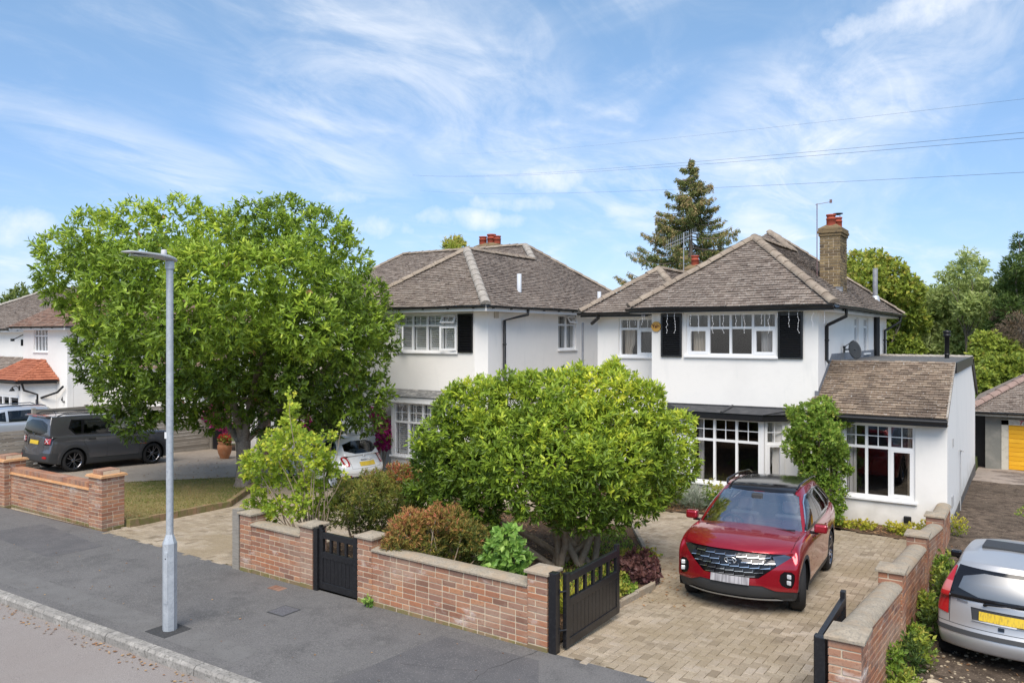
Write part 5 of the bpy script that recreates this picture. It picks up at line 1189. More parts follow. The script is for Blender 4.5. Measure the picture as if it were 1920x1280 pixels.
def make_car(car, sp, detail):
    """car: the Empty; sp: measurements; detail(lo, up, shell fns) marks and adds the details"""
    # lower body
    st = sp['st']; X = [q[0] for q in st]; T = [-1, -.95, -.78, -.5, -.2, .2, .5, .78, .95, 1]; Rr = sp.get('rows', [0, .05, .25, .45, .62, .8, .93, 1]); wf = sp['wf']
    bf, bp, br = sp['bowf'], sp.get('bowp', 2.6), sp['bowr']; xf, xr = X[0], X[-1]
    nose, tail = sp['nose'], sp['tail']
    def pos(i, j, k):
        x, hw, zb, zs, cr = st[i]; t, r = T[j], Rr[k]
        df = max(0, 1 - (xf - x) / .8) ** 1.5; dr = max(0, 1 - (x - xr) / .7) ** 1.5
        xx = x - bf * abs(t) ** bp * df + interp(nose[0], nose[1], r) * df + br * abs(t) ** bp * dr - interp(tail[0], tail[1], r) * dr
        return (xx, t * hw * interp(wf[0], wf[1], r), zb + (zs + cr * (1 - t * t) - zb) * r)
    lo = Shell(lattice_mesh(X, T, Rr, pos))
    # upper body
    G = sp['gh']; T2 = [-1, -.96, -.82, -.5, 0, .5, .82, .96, 1]; R2_ = [0, .1, .35, .65, .88, .97, 1]; S2 = [0, .03, .12, .3, .5, .7, .88, .97, 1]
    def pos2(i, j, k):
        s, t, r = S2[i], T2[j], R2_[k]
        xb = G['xb'][0] + (G['xb'][1] - G['xb'][0]) * s; xt = G['xt'][0] + (G['xt'][1] - G['xt'][0]) * s; rr = r ** G.get('lean', 1)
        x = xb + (xt - xb) * rr - G['bowf'] * abs(t) ** 2.4 * (1 - s) ** 3 + G['bowr'] * abs(t) ** 2.4 * s ** 3
        x += interp((0, .5, 1), (0, G.get('bulgef', .04), 0), r) * max(0, 1 - s * 3) - interp((0, .5, 1), (0, G.get('bulger', .03), 0), r) * max(0, 1 - (1 - s) * 3)
        hb = interp(*G['hwb'], s); ht = interp(*G['hwt'], s); y = t * (hb + (ht - hb) * r ** 1.5)
        z0 = interp(*G['zb'], s); z1 = interp(*G['zt'], s) + G['crown'] * (1 - t * t)
        return (x, y, z0 + (z1 - z0) * r)
    up = Shell(lattice_mesh(S2, T2, R2_, pos2))
    # arches
    for (wx, ra, rc) in sp['arch']:
        c = lambda p, n: abs(p.y) > .45
        if rc: lo.cut(circ(wx, sp['wr'], rc, 26), 'side', 'cladding', c)
        lo.cut([(x, z) for x, z in circ(wx, sp['wr'], ra, 26)], 'side', 'arch_hole', c)
    if sp.get('sill'):
        lo.cut([(sp['arch'][1][0], -.5), (sp['arch'][0][0], -.5), (sp['arch'][0][0], sp['sill']), (sp['arch'][1][0], sp['sill'])], 'side', 'cladding', lambda p, n: abs(p.y) > .5 and min(math.hypot(p.x - sp['arch'][0][0], p.z - sp['wr']), math.hypot(p.x - sp['arch'][1][0], p.z - sp['wr'])) > sp['arch'][0][1])
    lo.cut([(sp['cab'][0], -.66), (sp['cab'][1], -.66), (sp['cab'][1], .66), (sp['cab'][0], .66)], 'top', 'cab_hole', lambda p, n: n.z > .5 and p.z > .6)
    bvl, bvu = lo.bvh(), up.bvh()
    detail(car, lo, up, bvl, bvu)
    lo.delete('arch_hole'); lo.delete('cab_hole')
    lo.emit(car, sp['mats']); up.emit(car, sp['mats_up'])
    for (wx, ra, rc) in sp['arch']:
        for sd in (1, -1):
            mb = MB(); n = 18; vs = []
            for k in range(n + 1):
                t = -.4 + (math.pi + .8) * k / n
                for yy in (sp['hw'] - .035, sp['hw'] - .36): vs.append((wx + (ra + .004) * math.cos(t), sd * yy, sp['wr'] + (ra + .004) * math.sin(t)))
            mb.add(vs, [(2 * k, 2 * k + 1, 2 * k + 3, 2 * k + 2) for k in range(n)], smooth=True); a = [vs[2 * k + 1] for k in range(n + 1)]; mb.add(a, [tuple(range(n + 1))]); mb.build('arch_liner', LINER, car)
    for (wx, steer) in zip((sp['arch'][0][0], sp['arch'][1][0]), (sp.get('steer', 0), 0)):
        for sd in (1, -1): wheel(car, wx, sd * (sp['hw'] - .02 - sp['ww'] / 2), sp['wr'], sp['ww'], sd, sp['rim'], sp['rimm'], sp.get('spokes', 5), sp.get('twin', True), steer)
    fl = MB(); fl.box(sp['cab'][0] - .02, -.64, .32, sp['cab'][1] + .02, .64, .36); fl.build('floor_pan', SEATD, car)
def seats(car, xs, m, zc=.62, w=.5, ys=(-.37, .37), top=1.3, heads=True):
    for x in xs:
        for y in ys:
            mb = MB(); mb.box(x - .25, y - w / 2, zc - .15, x + .27, y + w / 2, zc + .03)
            T = Matrix.Translation((x - .25, y, zc)) @ Matrix.Rotation(R(-14), 4, 'Y')
            mb.box(-.10, -w / 2, -.05, .06, w / 2, top - zc - .2, M=T)
            if heads: mb.box(-.07, -.13, top - zc - .17, .05, .13, top - zc + .03, M=T)
            mb.build('seat', m, car, bevel=.05)
def steering(car, x, y, z, m=CBLK):
    mb = MB(); n = 20; r = .18; P = [Matrix.Translation((x, y, z)) @ Matrix.Rotation(R(-65), 4, 'Y') @ Vector((r * math.cos(t), r * math.sin(t), 0)) for t in [2 * math.pi * k / n for k in range(n + 1)]]
    mb.tube(P, .016, 6); mb.bar(P[0].lerp(P[10], .1), P[0].lerp(P[10], .9), .03, .05); mb.build('steering_wheel', m, car)
def mirror_pair(car, x, y, z, m, m2=CBLK, s=1.0):
    for sd in (1, -1):
        mb = MB(); mb.box(x - .09 * s, sd * y if sd < 0 else y, z - .07 * s, x + .10 * s, sd * (y + .2 * s) if sd > 0 else -y - .2 * s, z + .08 * s) if False else None
        a, b = sorted((sd * (y + .03), sd * (y + .23 * s)))
        mb.box(x - .07 * s, a, z - .065 * s, x + .08 * s, b, z + .075 * s); o = mb.build('door_mirror', m, car, bevel=.035 * s)
        q = MB(); a, b = sorted((sd * (y - .06), sd * (y + .10))); q.box(x - .03, a, z - .085 * s, x + .06, b, z - .055 * s); q.build('mirror_arm', m2, car)

# ================================================================ red SUV
RED = paint('metallic_red_paint', (.36, .010, .022), .25, .5)
def tucson():
    c = thing('parked_car', 'red suv with black roof parked nose to the street on block driveway', 'car', (-3.50, 12.54, g(-3.5, 12.5)), R(-90) + R(-2.5), group=None)
    c.location = (-3.47, 12.38, g(-3.5, 12.38)); c.scale = (.92,) * 3; c.rotation_euler = (0, math.atan(.037) * -1, R(-86.5))
    hw = .93
    sp = dict(hw=hw, st=[(2.25, .86, .26, .86, .06), (2.17, .90, .22, .90, .07), (1.98, .92, .20, .955, .075), (1.65, .93, .20, 1.0, .085), (1.3, .935, .20, 1.03, .085), (1.0, .935, .20, 1.05, .07), (.4, .935, .20, 1.06, .03), (-.5, .935, .20, 1.075, .02), (-1.2, .94, .20, 1.10, .02), (-1.8, .935, .22, 1.13, .02), (-2.12, .90, .30, 1.13, .02), (-2.24, .87, .34, 1.10, .02)],
              wf=((0, .1, .3, .5, .7, .86, 1), (.93, .97, .995, .97, 1.0, .985, .925)), bowf=.36, bowr=.22, nose=((0, .15, .35, .6, .85, 1), (-.10, .0, -.02, -.03, -.06, -.14)), tail=((0, .3, .6, 1), (-.06, .02, .02, -.06)),
              arch=[(1.36, .395, .455), (-1.32, .395, .455)], wr=.365, ww=.235, rim=.245, rimm=DCHROME, spokes=5, sill=.34, cab=(-1.9, .95), steer=R(12),
              gh=dict(xb=(1.12, -2.16), xt=(.30, -1.80), hwb=((0, .1, .4, .8, 1), (.84, .87, .88, .86, .80)), hwt=((0, .3, .8, 1), (.60, .635, .62, .57)), zb=((0, .15, 1), (1.03, 1.04, 1.08)), zt=((0, .12, .35, .7, 1), (1.555, 1.60, 1.615, 1.60, 1.53)), crown=.045, bowf=.22, bowr=.14, lean=1.0),
              mats={'body': RED, 'cladding': CLAD, 'grille': (CBLK, -.02), 'bumper_insert': (CLAD, -.012), 'lamp': (CBLK, -.01, 'lr'), 'daytime_lamp': (DCHROME, .0, 'lr'), 'panel_gap': (LINER, -.006), 'skid_strip': (GALV, .006), 'tail_lamp': (REDL, .004, 'lr')},
              mats_up={'body': RED, 'roof_panel': (CBLK, 0), 'windscreen': (CGLASSW, -.004), 'window_surround': (CBLK, .001, 'lr'), 'side_window': (CGLASSM, -.001, 'isl'), 'rear_window': (CGLASSD, -.004), 'panel_gap': (LINER, -.004), 'brightwork': (CHROME, .006, 'lr')})
    def det(car, lo, up, bl, bu):
        fr = lambda p, n: p.x > 1.75; side = lambda p, n: abs(p.y) > .6
        # nose
        lo.cut([(-.95, .1), (.95, .1), (.95, .36), (.62, .40), (.45, .47), (-.45, .47), (-.62, .40), (-.95, .36)], 'front', 'bumper_insert', fr)
        lo.cut([(-.70, .245), (.70, .245), (.62, .275), (-.62, .275)], 'front', 'skid_strip', fr)
        lo.cut([(-.40, .575), (0, .55), (.40, .575), (.62, .74), (.80, .86), (.70, .895), (.4, .915), (0, .925), (-.4, .915), (-.70, .895), (-.80, .86), (-.62, .74)], 'front', 'grille', fr)
        for s in (1, -1):
            q = [(.62 * s, .745), (.80 * s, .855), (.70 * s, .89), (.56 * s, .87)]
            lo.cut(q if s > 0 else q[::-1], 'front', 'daytime_lamp', fr)
            q = chaikin([(.66 * s, .50), (.80 * s, .42), (.85 * s, .50), (.85 * s, .66), (.68 * s, .68)]); lo.cut(q if s > 0 else q[::-1], 'front', 'lamp', fr)
        # bonnet lines and doors
        top = lambda p, n: p.z > .85 and n.z > .4 and p.x > .8
        for s in (1, -1): lo.seam([(2.0, .72 * s), (1.7, .80 * s), (1.15, .80 * s)], 'top', top)
        lo.seam([(.86, .30), (.80, .7), (.84, 1.06)], 'side', side); lo.seam([(-.28, .30), (-.30, 1.08)], 'side', side); lo.seam([(-.95, .62), (-1.2, .85), (-1.28, 1.1)], 'side', side)
        lo.cut([(-2.4, .86), (-1.75, .90), (-1.75, .99), (-2.4, 1.03)], 'side', 'tail_lamp', lambda p, n: abs(p.y) > .5 and p.x < -1.7)
        # glass
        up.cut([(1.4, -.8), (.2, -.8), (.2, .8), (1.4, .8)], 'top', 'x', lambda p, n: False)
        rp = lambda p, n: n.z > .75 and p.z > 1.5; up.cut([(.36, -.56), (.36, .56), (-1.84, .52), (-1.84, -.52)], 'top', 'roof_panel', rp)
        up.cut([(-.79, 1.065), (.79, 1.065), (.61, 1.52), (.50, 1.545), (-.50, 1.545), (-.61, 1.52)], 'front', 'windscreen', lambda p, n: p.x > .2 and n.x > .25)
        up.cut([(-.7, 1.14), (.7, 1.14), (.52, 1.48), (-.52, 1.48)], 'front', 'rear_window', lambda p, n: p.x < -1.6 and n.x < -.3)
        sc_ = lambda p, n: abs(n.y) > .45
        up.cut([(.92, 1.06), (.30, 1.42), (.06, 1.505), (-.6, 1.545), (-1.25, 1.51), (-1.72, 1.36), (-1.86, 1.20), (-1.2, 1.085)], 'side', 'brightwork', sc_)
        up.cut([(.86, 1.075), (.28, 1.41), (.05, 1.49), (-.6, 1.53), (-1.24, 1.495), (-1.69, 1.35), (-1.80, 1.22), (-1.2, 1.10)], 'side', 'window_surround', sc_)
        up.cut([(.70, 1.10), (.22, 1.395), (.03, 1.465), (-.25, 1.495), (-.25, 1.11)], 'side', 'side_window', sc_)
        up.cut([(-.34, 1.115), (-.34, 1.50), (-.6, 1.51), (-1.12, 1.485), (-1.05, 1.12)], 'side', 'side_window', sc_)
        up.cut([(-1.17, 1.135), (-1.22, 1.47), (-1.60, 1.35), (-1.70, 1.24)], 'side', 'side_window', sc_)
    make_car(c, sp, det)
    lo_b = None
    # chromed grille pieces follow the nose: sample the finished meshes
    bvh = BVHTree.FromPolygons(*mesh_polys(c))
    rows = [(.585, .635), (.645, .700), (.710, .765), (.775, .835), (.845, .895)]
    for r, (a, b) in enumerate(rows):
        half = [.37, .47, .56, .62, .55][r]; n = [5, 7, 8, 8, 7][r]; w = 2 * half / n
        for i in range(n):
            y0 = -half + i * w; y1 = y0 + w - .012
            if abs((y0 + y1) / 2) < .10 and r in (3,): continue
            sg = 1 if y0 + y1 > 0 else -1
            mb = patch(bvh, [(y0, a), (y1, a + .012), (y1, b - .012), (y0 + .02, b)], 'front', .004, th=.018, nz=1, ny=2); mb.build('grille_insert', DGRILLE, c)
            q_ = patch(bvh, [(y1 - .008, a), (y1 + .002, a), (y1 + .002, b - .012), (y1 - .008, b - .012)], 'front', .016, th=.012, nz=1, ny=1); q_.build('grille_blade', DCHROME, c)
            mb = patch(bvh, [(y0, a - .004), (y1, a + .006), (y1, a + .018), (y0, a + .004)], 'front', .02, th=.008, nz=1, ny=2); mb.build('grille_blade', CHROME, c)
    mb = MB(); xx = on_front(bvh, 0, .80) + .03; n = 26      # oval badge with a slanted H
    P = [(xx, .085 * math.cos(2 * math.pi * k / n), .79 + .045 * math.sin(2 * math.pi * k / n)) for k in range(n + 1)]; mb.tube(P, .008, 6)
    mb.tube([(xx, .055, .755), (xx, .03, .825)], .008, 6); mb.tube([(xx, -.03, .755), (xx, -.055, .825)], .008, 6); mb.tube([(xx, .045, .795), (xx, -.045, .785)], .008, 6); mb.build('badge', CHROME, c)
    pm = patch(bvh, [(-.28, .475), (.28, .475), (.28, .575), (-.28, .575)], 'front', .02, th=.012, ny=2, nz=1); pm.build('number_plate', PLATEG, c)
    for s in (1, -1):
        for k in range(2):
            z = .60 - k * .085; y = s * (.765); x = on_front(bvh, y, z); mb = MB(); T = Matrix.Translation((x + .0, y, z)) @ Matrix.Rotation(R(-s * 20), 4, 'Z'); mb.box(-.02, -.05, -.032, .012, .05, .032, M=T); mb.build('lamp_projector', CLRL, c, bevel=.012)
    for s in (1, -1):      # roof rails
        mb = MB(); mb.tube([(.15, s * .575, 1.60), (.02, s * .60, 1.665), (-.8, s * .605, 1.675), (-1.5, s * .585, 1.645), (-1.66, s * .57, 1.59)], .017, 8); mb.build('roof_rail', CBLK, c)
    mirror_pair(c, .66, .90, 1.10, RED); seats(c, (.05,), SEATL, ys=(-.38, .38)); seats(c, (-.95,), SEATL, ys=(0,), w=1.2, heads=False); steering(c, .48, -.38, .98)
    mb = MB(); mb.box(.2, -.52, 1.50, -1.6, .52, 1.515); mb.build('headliner', SEATL, c)
    for s in (1, -1): mb = MB(); mb.box(-1.6, s * .74 - .01, .5, .7, s * .74 + .01, 1.06); mb.build('door_lining', SEATL, c)
    mb = MB(); mb.box(.62, -.78, .72, 1.05, .78, 1.03); mb.build('dashboard', mat('grey_dashboard', (.42, .43, .44), .7), c, bevel=.05)
    mb = MB(); mb.box(.34, -.09, 1.44, .50, .09, 1.52); mb.build('interior_mirror', CLAD, c, bevel=.02)
    for s in (1,): 
        for x in (.42, -.62): mb = patch(bvh, [(x - .11, .93), (x + .11, .93), (x + .11, .955), (x - .11, .955)], 'side', .012, th=.014, ny=3, nz=1); mb.build('door_handle', RED, c)
    mb = MB(); mb.bar((1.16, -.65, 1.075), (1.02, .1, 1.10), .015, .02); mb.bar((1.16, .10, 1.085), (1.0, .7, 1.09), .015, .02); mb.build('wiper', CBLK, c)
    return c
def mesh_polys(c):
    V = []; F = []
    for o in c.children:
        if o.type == 'MESH' and o.name.split('.')[0] in ('body', 'grille', 'bumper_insert', 'cladding', 'lamp', 'daytime_lamp', 'skid_strip', 'tail_lamp', 'rear_window', 'window_surround', 'plate_recess', 'side_window', 'panel_gap', 'windscreen'):
            n = len(V); V += [v.co.copy() for v in o.data.vertices]; F += [tuple(n + i for i in p.vertices) for p in o.data.polygons]
    return V, F
tucson()

# ================================================================ grey compact SUV seen from behind
GREY = paint('metallic_grey_paint', (.13, .13, .14), .24, .6)
def renegade():
    c = thing('parked_car', 'dark grey boxy suv parked beside the slatted fence', 'car', (-24.35, 13.28, g(-24.3, 13.3)), R(90)); c.scale = (.95, 1, 1)
    c.rotation_euler = (0, math.atan(.037), R(90 - 2))
    sp = dict(hw=.90, st=[(2.10, .86, .28, .99, .03), (2.04, .88, .24, 1.03, .04), (1.85, .895, .22, 1.06, .04), (1.3, .90, .22, 1.08, .05), (.95, .90, .22, 1.09, .04), (.3, .90, .22, 1.07, .02), (-.6, .90, .22, 1.08, .02), (-1.3, .905, .22, 1.10, .02), (-1.85, .90, .26, 1.10, .02), (-2.05, .88, .32, 1.09, .02), (-2.10, .86, .36, 1.07, .02)],
              wf=((0, .1, .4, .7, .9, 1), (.96, .98, 1.0, 1.0, .985, .94)), bowf=.14, bowr=.10, nose=((0, .3, .8, 1), (-.04, .02, -.02, -.08)), tail=((0, .18, .30, .42, 1), (.03, .05, .03, -.02, -.07)),
              arch=[(1.30, .39, .47), (-1.27, .39, .47)], wr=.345, ww=.225, rim=.235, rimm=DCHROME, spokes=5, sill=.40, cab=(-1.8, .9),
              gh=dict(xb=(1.02, -2.06), xt=(.50, -1.95), hwb=((0, .1, .9, 1), (.83, .86, .86, .83)), hwt=((0, .2, .85, 1), (.69, .73, .73, .70)), zb=((0, 1), (1.04, 1.06)), zt=((0, .15, .6, 1), (1.62, 1.655, 1.665, 1.64)), crown=.02, bowf=.08, bowr=.05),
              mats={'body': GREY, 'cladding': CLAD, 'rear_bumper': (CLAD, .004), 'tail_lamp': (REDL, .012, 'lr'), 'tail_lamp_frame': (CBLK, .006, 'lr'), 'fog_lamp': (REDL, .012, 'lr'), 'panel_gap': (LINER, -.005), 'plate_recess': (GREY, -.012), 'lamp': (CLRL, .002, 'lr'), 'grille': (CBLK, -.01)},
              mats_up={'body': GREY, 'windscreen': (CGLASS, -.003), 'rear_window': (CGLASSM, -.003), 'window_surround': (CBLK, .001, 'lr'), 'side_window': (CGLASSD, .0, 'isl'), 'front_side_window': (CGLASS, 0, 'isl')})
    def det(car, lo, up, bl, bu):
        rr = lambda p, n: p.x < -1.75; side = lambda p, n: abs(p.y) > .6
        lo.cut([(-1.0, .1), (1.0, .1), (1.0, .60), (.5, .60), (.42, .53), (-.42, .53), (-.5, .60), (-1.0, .60)], 'front', 'rear_bumper', rr)
        for s in (1, -1):
            q = [(.56 * s, .83), (.86 * s, .83), (.86 * s, 1.05), (.56 * s, 1.05)]; lo.cut(q if s > 0 else q[::-1], 'front', 'tail_lamp_frame', rr)
            q = [(.59 * s, .86), (.83 * s, .86), (.83 * s, 1.02), (.59 * s, 1.02)]; lo.cut(q if s > 0 else q[::-1], 'front', 'tail_lamp', rr)
            q = chaikin([(.62 * s, .44), (.80 * s, .44), (.80 * s, .51), (.62 * s, .51)]); lo.cut(q if s > 0 else q[::-1], 'front', 'fog_lamp', rr)
        lo.seam([(-.56, .60), (-.56, 1.06)], 'front', rr); lo.seam([(.56, .60), (.56, 1.06)], 'front', rr)
        lo.cut([(-.40, .78), (.40, .78), (.40, 1.0), (-.40, 1.0)], 'front', 'plate_recess', rr)
        for x in (.80, -.26): lo.seam([(x, .38), (x, 1.08)], 'side', side)
        lo.seam([(-.80, .55), (-.98, .85), (-1.0, 1.08)], 'side', side); lo.seam([(.8, .38), (-.7, .38)], 'side', side)
        lo.cut([(-.9, .4), (.9, .4), (.9, .9), (-.9, .9)], 'front', 'grille', lambda p, n: p.x > 1.9 and n.x > .8)
        sc_ = lambda p, n: abs(n.y) > .45
        up.cut([(-.72, 1.09), (.72, 1.09), (.60, 1.56), (-.60, 1.56)], 'front', 'windscreen', lambda p, n: p.x > .3 and n.x > .25)
        up.cut(chaikin([(-.74, 1.10), (.74, 1.10), (.63, 1.53), (-.63, 1.53)]), 'front', 'rear_window', lambda p, n: p.x < -1.7 and n.x < -.3)
        up.cut([(.80, 1.10), (.46, 1.52), (-1.35, 1.55), (-1.45, 1.30), (-1.25, 1.10)], 'side', 'window_surround', sc_)
        up.cut([(.66, 1.13), (.40, 1.49), (-.22, 1.51), (-.22, 1.13)], 'side', 'front_side_window', sc_); up.cut([(-.31, 1.13), (-.31, 1.51), (-.95, 1.52), (-1.0, 1.13)], 'side', 'side_window', sc_)
        up.cut([(-1.07, 1.15), (-1.05, 1.51), (-1.30, 1.51), (-1.38, 1.31), (-1.24, 1.15)], 'side', 'side_window', sc_)
    make_car(c, sp, det); bvh = BVHTree.FromPolygons(*mesh_polys(c))
    patch(bvh, [(.26, .83), (-.26, .83), (-.26, .94), (.26, .94)], 'front', .012, sign=-1, th=.008, ny=2, nz=1).build('number_plate', PLATEY, c)
    for s in (1, -1):      # the crossed tail lamps
        for (a, b) in (((.63, .88), (.78, 1.005)), ((.63, 1.005), (.78, .88))):
            p = []
            for t in (0, .5, 1): y = s * (a[0] + (b[0] - a[0]) * t); z = a[1] + (b[1] - a[1]) * t; p.append((on_front(bvh, y, z, -1) - .016, y, z))
            mb = MB(); mb.tube(p, .011, 5); mb.build('lamp_cross', CLRL, c)
        mb = MB(); mb.tube([(.38, s * .68, 1.65), (.25, s * .69, 1.705), (-1.55, s * .685, 1.715), (-1.72, s * .675, 1.65)], .018, 8); mb.build('roof_rail', CLAD, c)
    for x in (.30, -.75):
        for s in (1, -1): patch(bvh, [(x - .11, .945), (x + .11, .945), (x + .11, .975), (x - .11, .975)] , 'side', .014, sign=s, th=.016, ny=3, nz=1).build('door_handle', CBLK, c)
    mb = MB(); mb.tube([(-1.55, -.25, 1.66), (-1.66, -.25, 1.83)], [.008, .004], 5); mb.build('aerial', CBLK, c)
    mb = MB(); mb.box(-2.06, -.66, 1.62, -1.88, .66, 1.665); mb.build('rear_spoiler', GREY, c, bevel=.015); mb = MB(); mb.box(-2.068, -.13, 1.635, -2.055, .13, 1.652); mb.build('brake_light', REDL, c)
    mb = MB(); mb.tube([(-2.06, .0, 1.12), (-2.03, .18, 1.16)], .012, 5); mb.lathe([(.04, -.01), (.04, .02), (0, .03)], (-2.05, 0, 1.11), 10); mb.build('rear_wiper', CBLK, c)
    mb = MB(); mb.tube([(-2.1, -.35, .30), (-2.2, -.35, .29)], .03, 8); mb.build('exhaust_tip', CHROME, c)
    mirror_pair(c, .62, .87, 1.12, GREY); seats(c, (.05, -.85), SEATD); 
    o = text_local('lettering', 'Renegade', .085, CHROME, c, Matrix.Translation((1.02 if False else .96, -.903, .80)) @ Matrix.Rotation(R(90), 4, 'X')) if False else None
    mk = MB(); mk.box(.88, -.912, .80, 1.02, -.904, .82); mk.build('side_badge', CHROME, c); mk = MB(); mk.box(.80, -.912, .70, 1.04, -.904, .712); mk.build('side_badge', mat('orange_badge', (.35, .07, .03), .4), c)
    return c
renegade()

# ================================================================ small white hatchback
WHT = paint('white_car_paint', (.74, .73, .70), .25, 0)
def fiat500():
    c = thing('parked_car', 'small white rounded hatchback seen from behind in front of magenta flowers', 'car', (-16.30, 15.38, g(-16.5, 15.3)), R(180 - 6)); c.scale = (.94,) * 3
    sp = dict(hw=.81, st=[(1.77, .70, .26, .70, .06), (1.70, .74, .22, .76, .08), (1.5, .78, .20, .84, .10), (1.2, .80, .20, .90, .09), (.85, .81, .20, .94, .06), (.3, .81, .20, .96, .02), (-.4, .815, .20, .97, .02), (-1.0, .82, .20, .98, .02), (-1.5, .80, .24, .97, .02), (-1.70, .75, .30, .95, .02), (-1.77, .72, .36, .90, .02)],
              wf=((0, .1, .4, .65, .85, 1), (.94, .97, 1.0, 1.0, .96, .88)), bowf=.28, bowr=.24, nose=((0, .3, .8, 1), (-.05, .02, -.04, -.12)), tail=((0, .2, .45, .7, 1), (-.02, .05, .02, -.06, -.20)),
              arch=[(1.13, .325, 0), (-1.17, .325, 0)], wr=.295, ww=.19, rim=.2, rimm=GALV, spokes=7, twin=False, cab=(-1.45, .8),
              gh=dict(xb=(.98, -1.62), xt=(.25, -1.20), hwb=((0, .1, .6, 1), (.70, .735, .73, .62)), hwt=((0, .3, .8, 1), (.50, .54, .53, .46)), zb=((0, .3, 1), (.92, .94, .93)), zt=((0, .2, .5, 1), (1.38, 1.43, 1.445, 1.38)), crown=.045, bowf=.16, bowr=.16, lean=1.1, bulger=.06),
              mats={'body': WHT, 'tail_lamp': (REDL, .012, 'lr'), 'tail_lamp_centre': (WHT, .014, 'lr'), 'panel_gap': (LINER, -.004), 'bumper_insert': (CBLK, -.006), 'fog_lamp': (REDL, .004, 'lr')},
              mats_up={'body': WHT, 'windscreen': (CGLASS, -.003), 'rear_window': (CGLASSD, .001), 'side_window': (CGLASSM, .001, 'isl')})
    def det(car, lo, up, bl, bu):
        rr = lambda p, n: p.x < -1.35; side = lambda p, n: abs(p.y) > .5
        lo.cut([(-.55, .30), (.55, .30), (.5, .37), (-.5, .37)], 'front', 'bumper_insert', rr)
        for s in (1, -1):
            q = chaikin([(.52 * s, .66), (.67 * s, .66), (.70 * s, .92), (.53 * s, .92)]); lo.cut(q if s > 0 else q[::-1], 'front', 'tail_lamp', rr)
            q = chaikin([(.565 * s, .71), (.635 * s, .71), (.65 * s, .87), (.57 * s, .87)]); lo.cut(q if s > 0 else q[::-1], 'front', 'tail_lamp_centre', rr)
            q = [(.5 * s, .36), (.62 * s, .37), (.62 * s, .41), (.5 * s, .41)]; lo.cut(q if s > 0 else q[::-1], 'front', 'fog_lamp', rr)
        lo.seam([(-.50, .92), (-.50, .60), (.50, .60), (.50, .92)], 'front', rr); lo.seam([(-.62, .46), (.62, .46)], 'front', rr)
        lo.seam([(.72, .3), (.70, .95)], 'side', side); lo.seam([(-.45, .3), (-.48, .95)], 'side', side)
        sc_ = lambda p, n: abs(n.y) > .42
        up.cut([(-.62, .97), (.62, .97), (.47, 1.36), (-.47, 1.36)], 'front', 'windscreen', lambda p, n: p.x > .1 and n.x > .25)
        up.cut(chaikin([(-.60, .99), (.60, .99), (.50, 1.32), (-.50, 1.32)]), 'front', 'rear_window', lambda p, n: p.x < -1.0 and n.x < -.3)
        up.cut([(.60, .99), (.20, 1.33), (-.42, 1.37), (-.42, .99)], 'side', 'side_window', sc_); up.cut(chaikin([(-.52, 1.0), (-.52, 1.36), (-.95, 1.31), (-1.12, 1.12), (-1.0, 1.02)]), 'side', 'side_window', sc_)
    make_car(c, sp, det); bvh = BVHTree.FromPolygons(*mesh_polys(c))
    patch(bvh, [(.26, .66), (-.26, .66), (-.26, .77), (.26, .77)], 'front', .012, sign=-1, th=.008, ny=2, nz=1).build('number_plate', PLATEY, c)
    patch(bvh, [(.20, .81), (-.20, .81), (-.20, .835), (.20, .835)], 'front', .014, sign=-1, th=.02, ny=4, nz=1).build('tailgate_handle', CHROME, c)
    x = on_front(bvh, 0, .90, -1); mb = MB(); mb.lathe([(0, .012), (.03, .012), (.042, .004), (.045, 0)], n=18); o = mb.build('badge', CHROME, c); o.matrix_basis = Matrix.Translation((x - .004, 0, .905)) @ Matrix.Rotation(R(-90), 4, 'Y')
    mb = MB(); mb.tube([(-.95, 0, 1.47), (-1.0, 0, 1.62)], [.008, .004], 5); mb.build('aerial', CBLK, c)
    mirror_pair(c, .55, .74, .98, WHT, s=.85); seats(c, (.0, -.75), SEATD, ys=(-.32, .32), top=1.2)
    return c
fiat500()

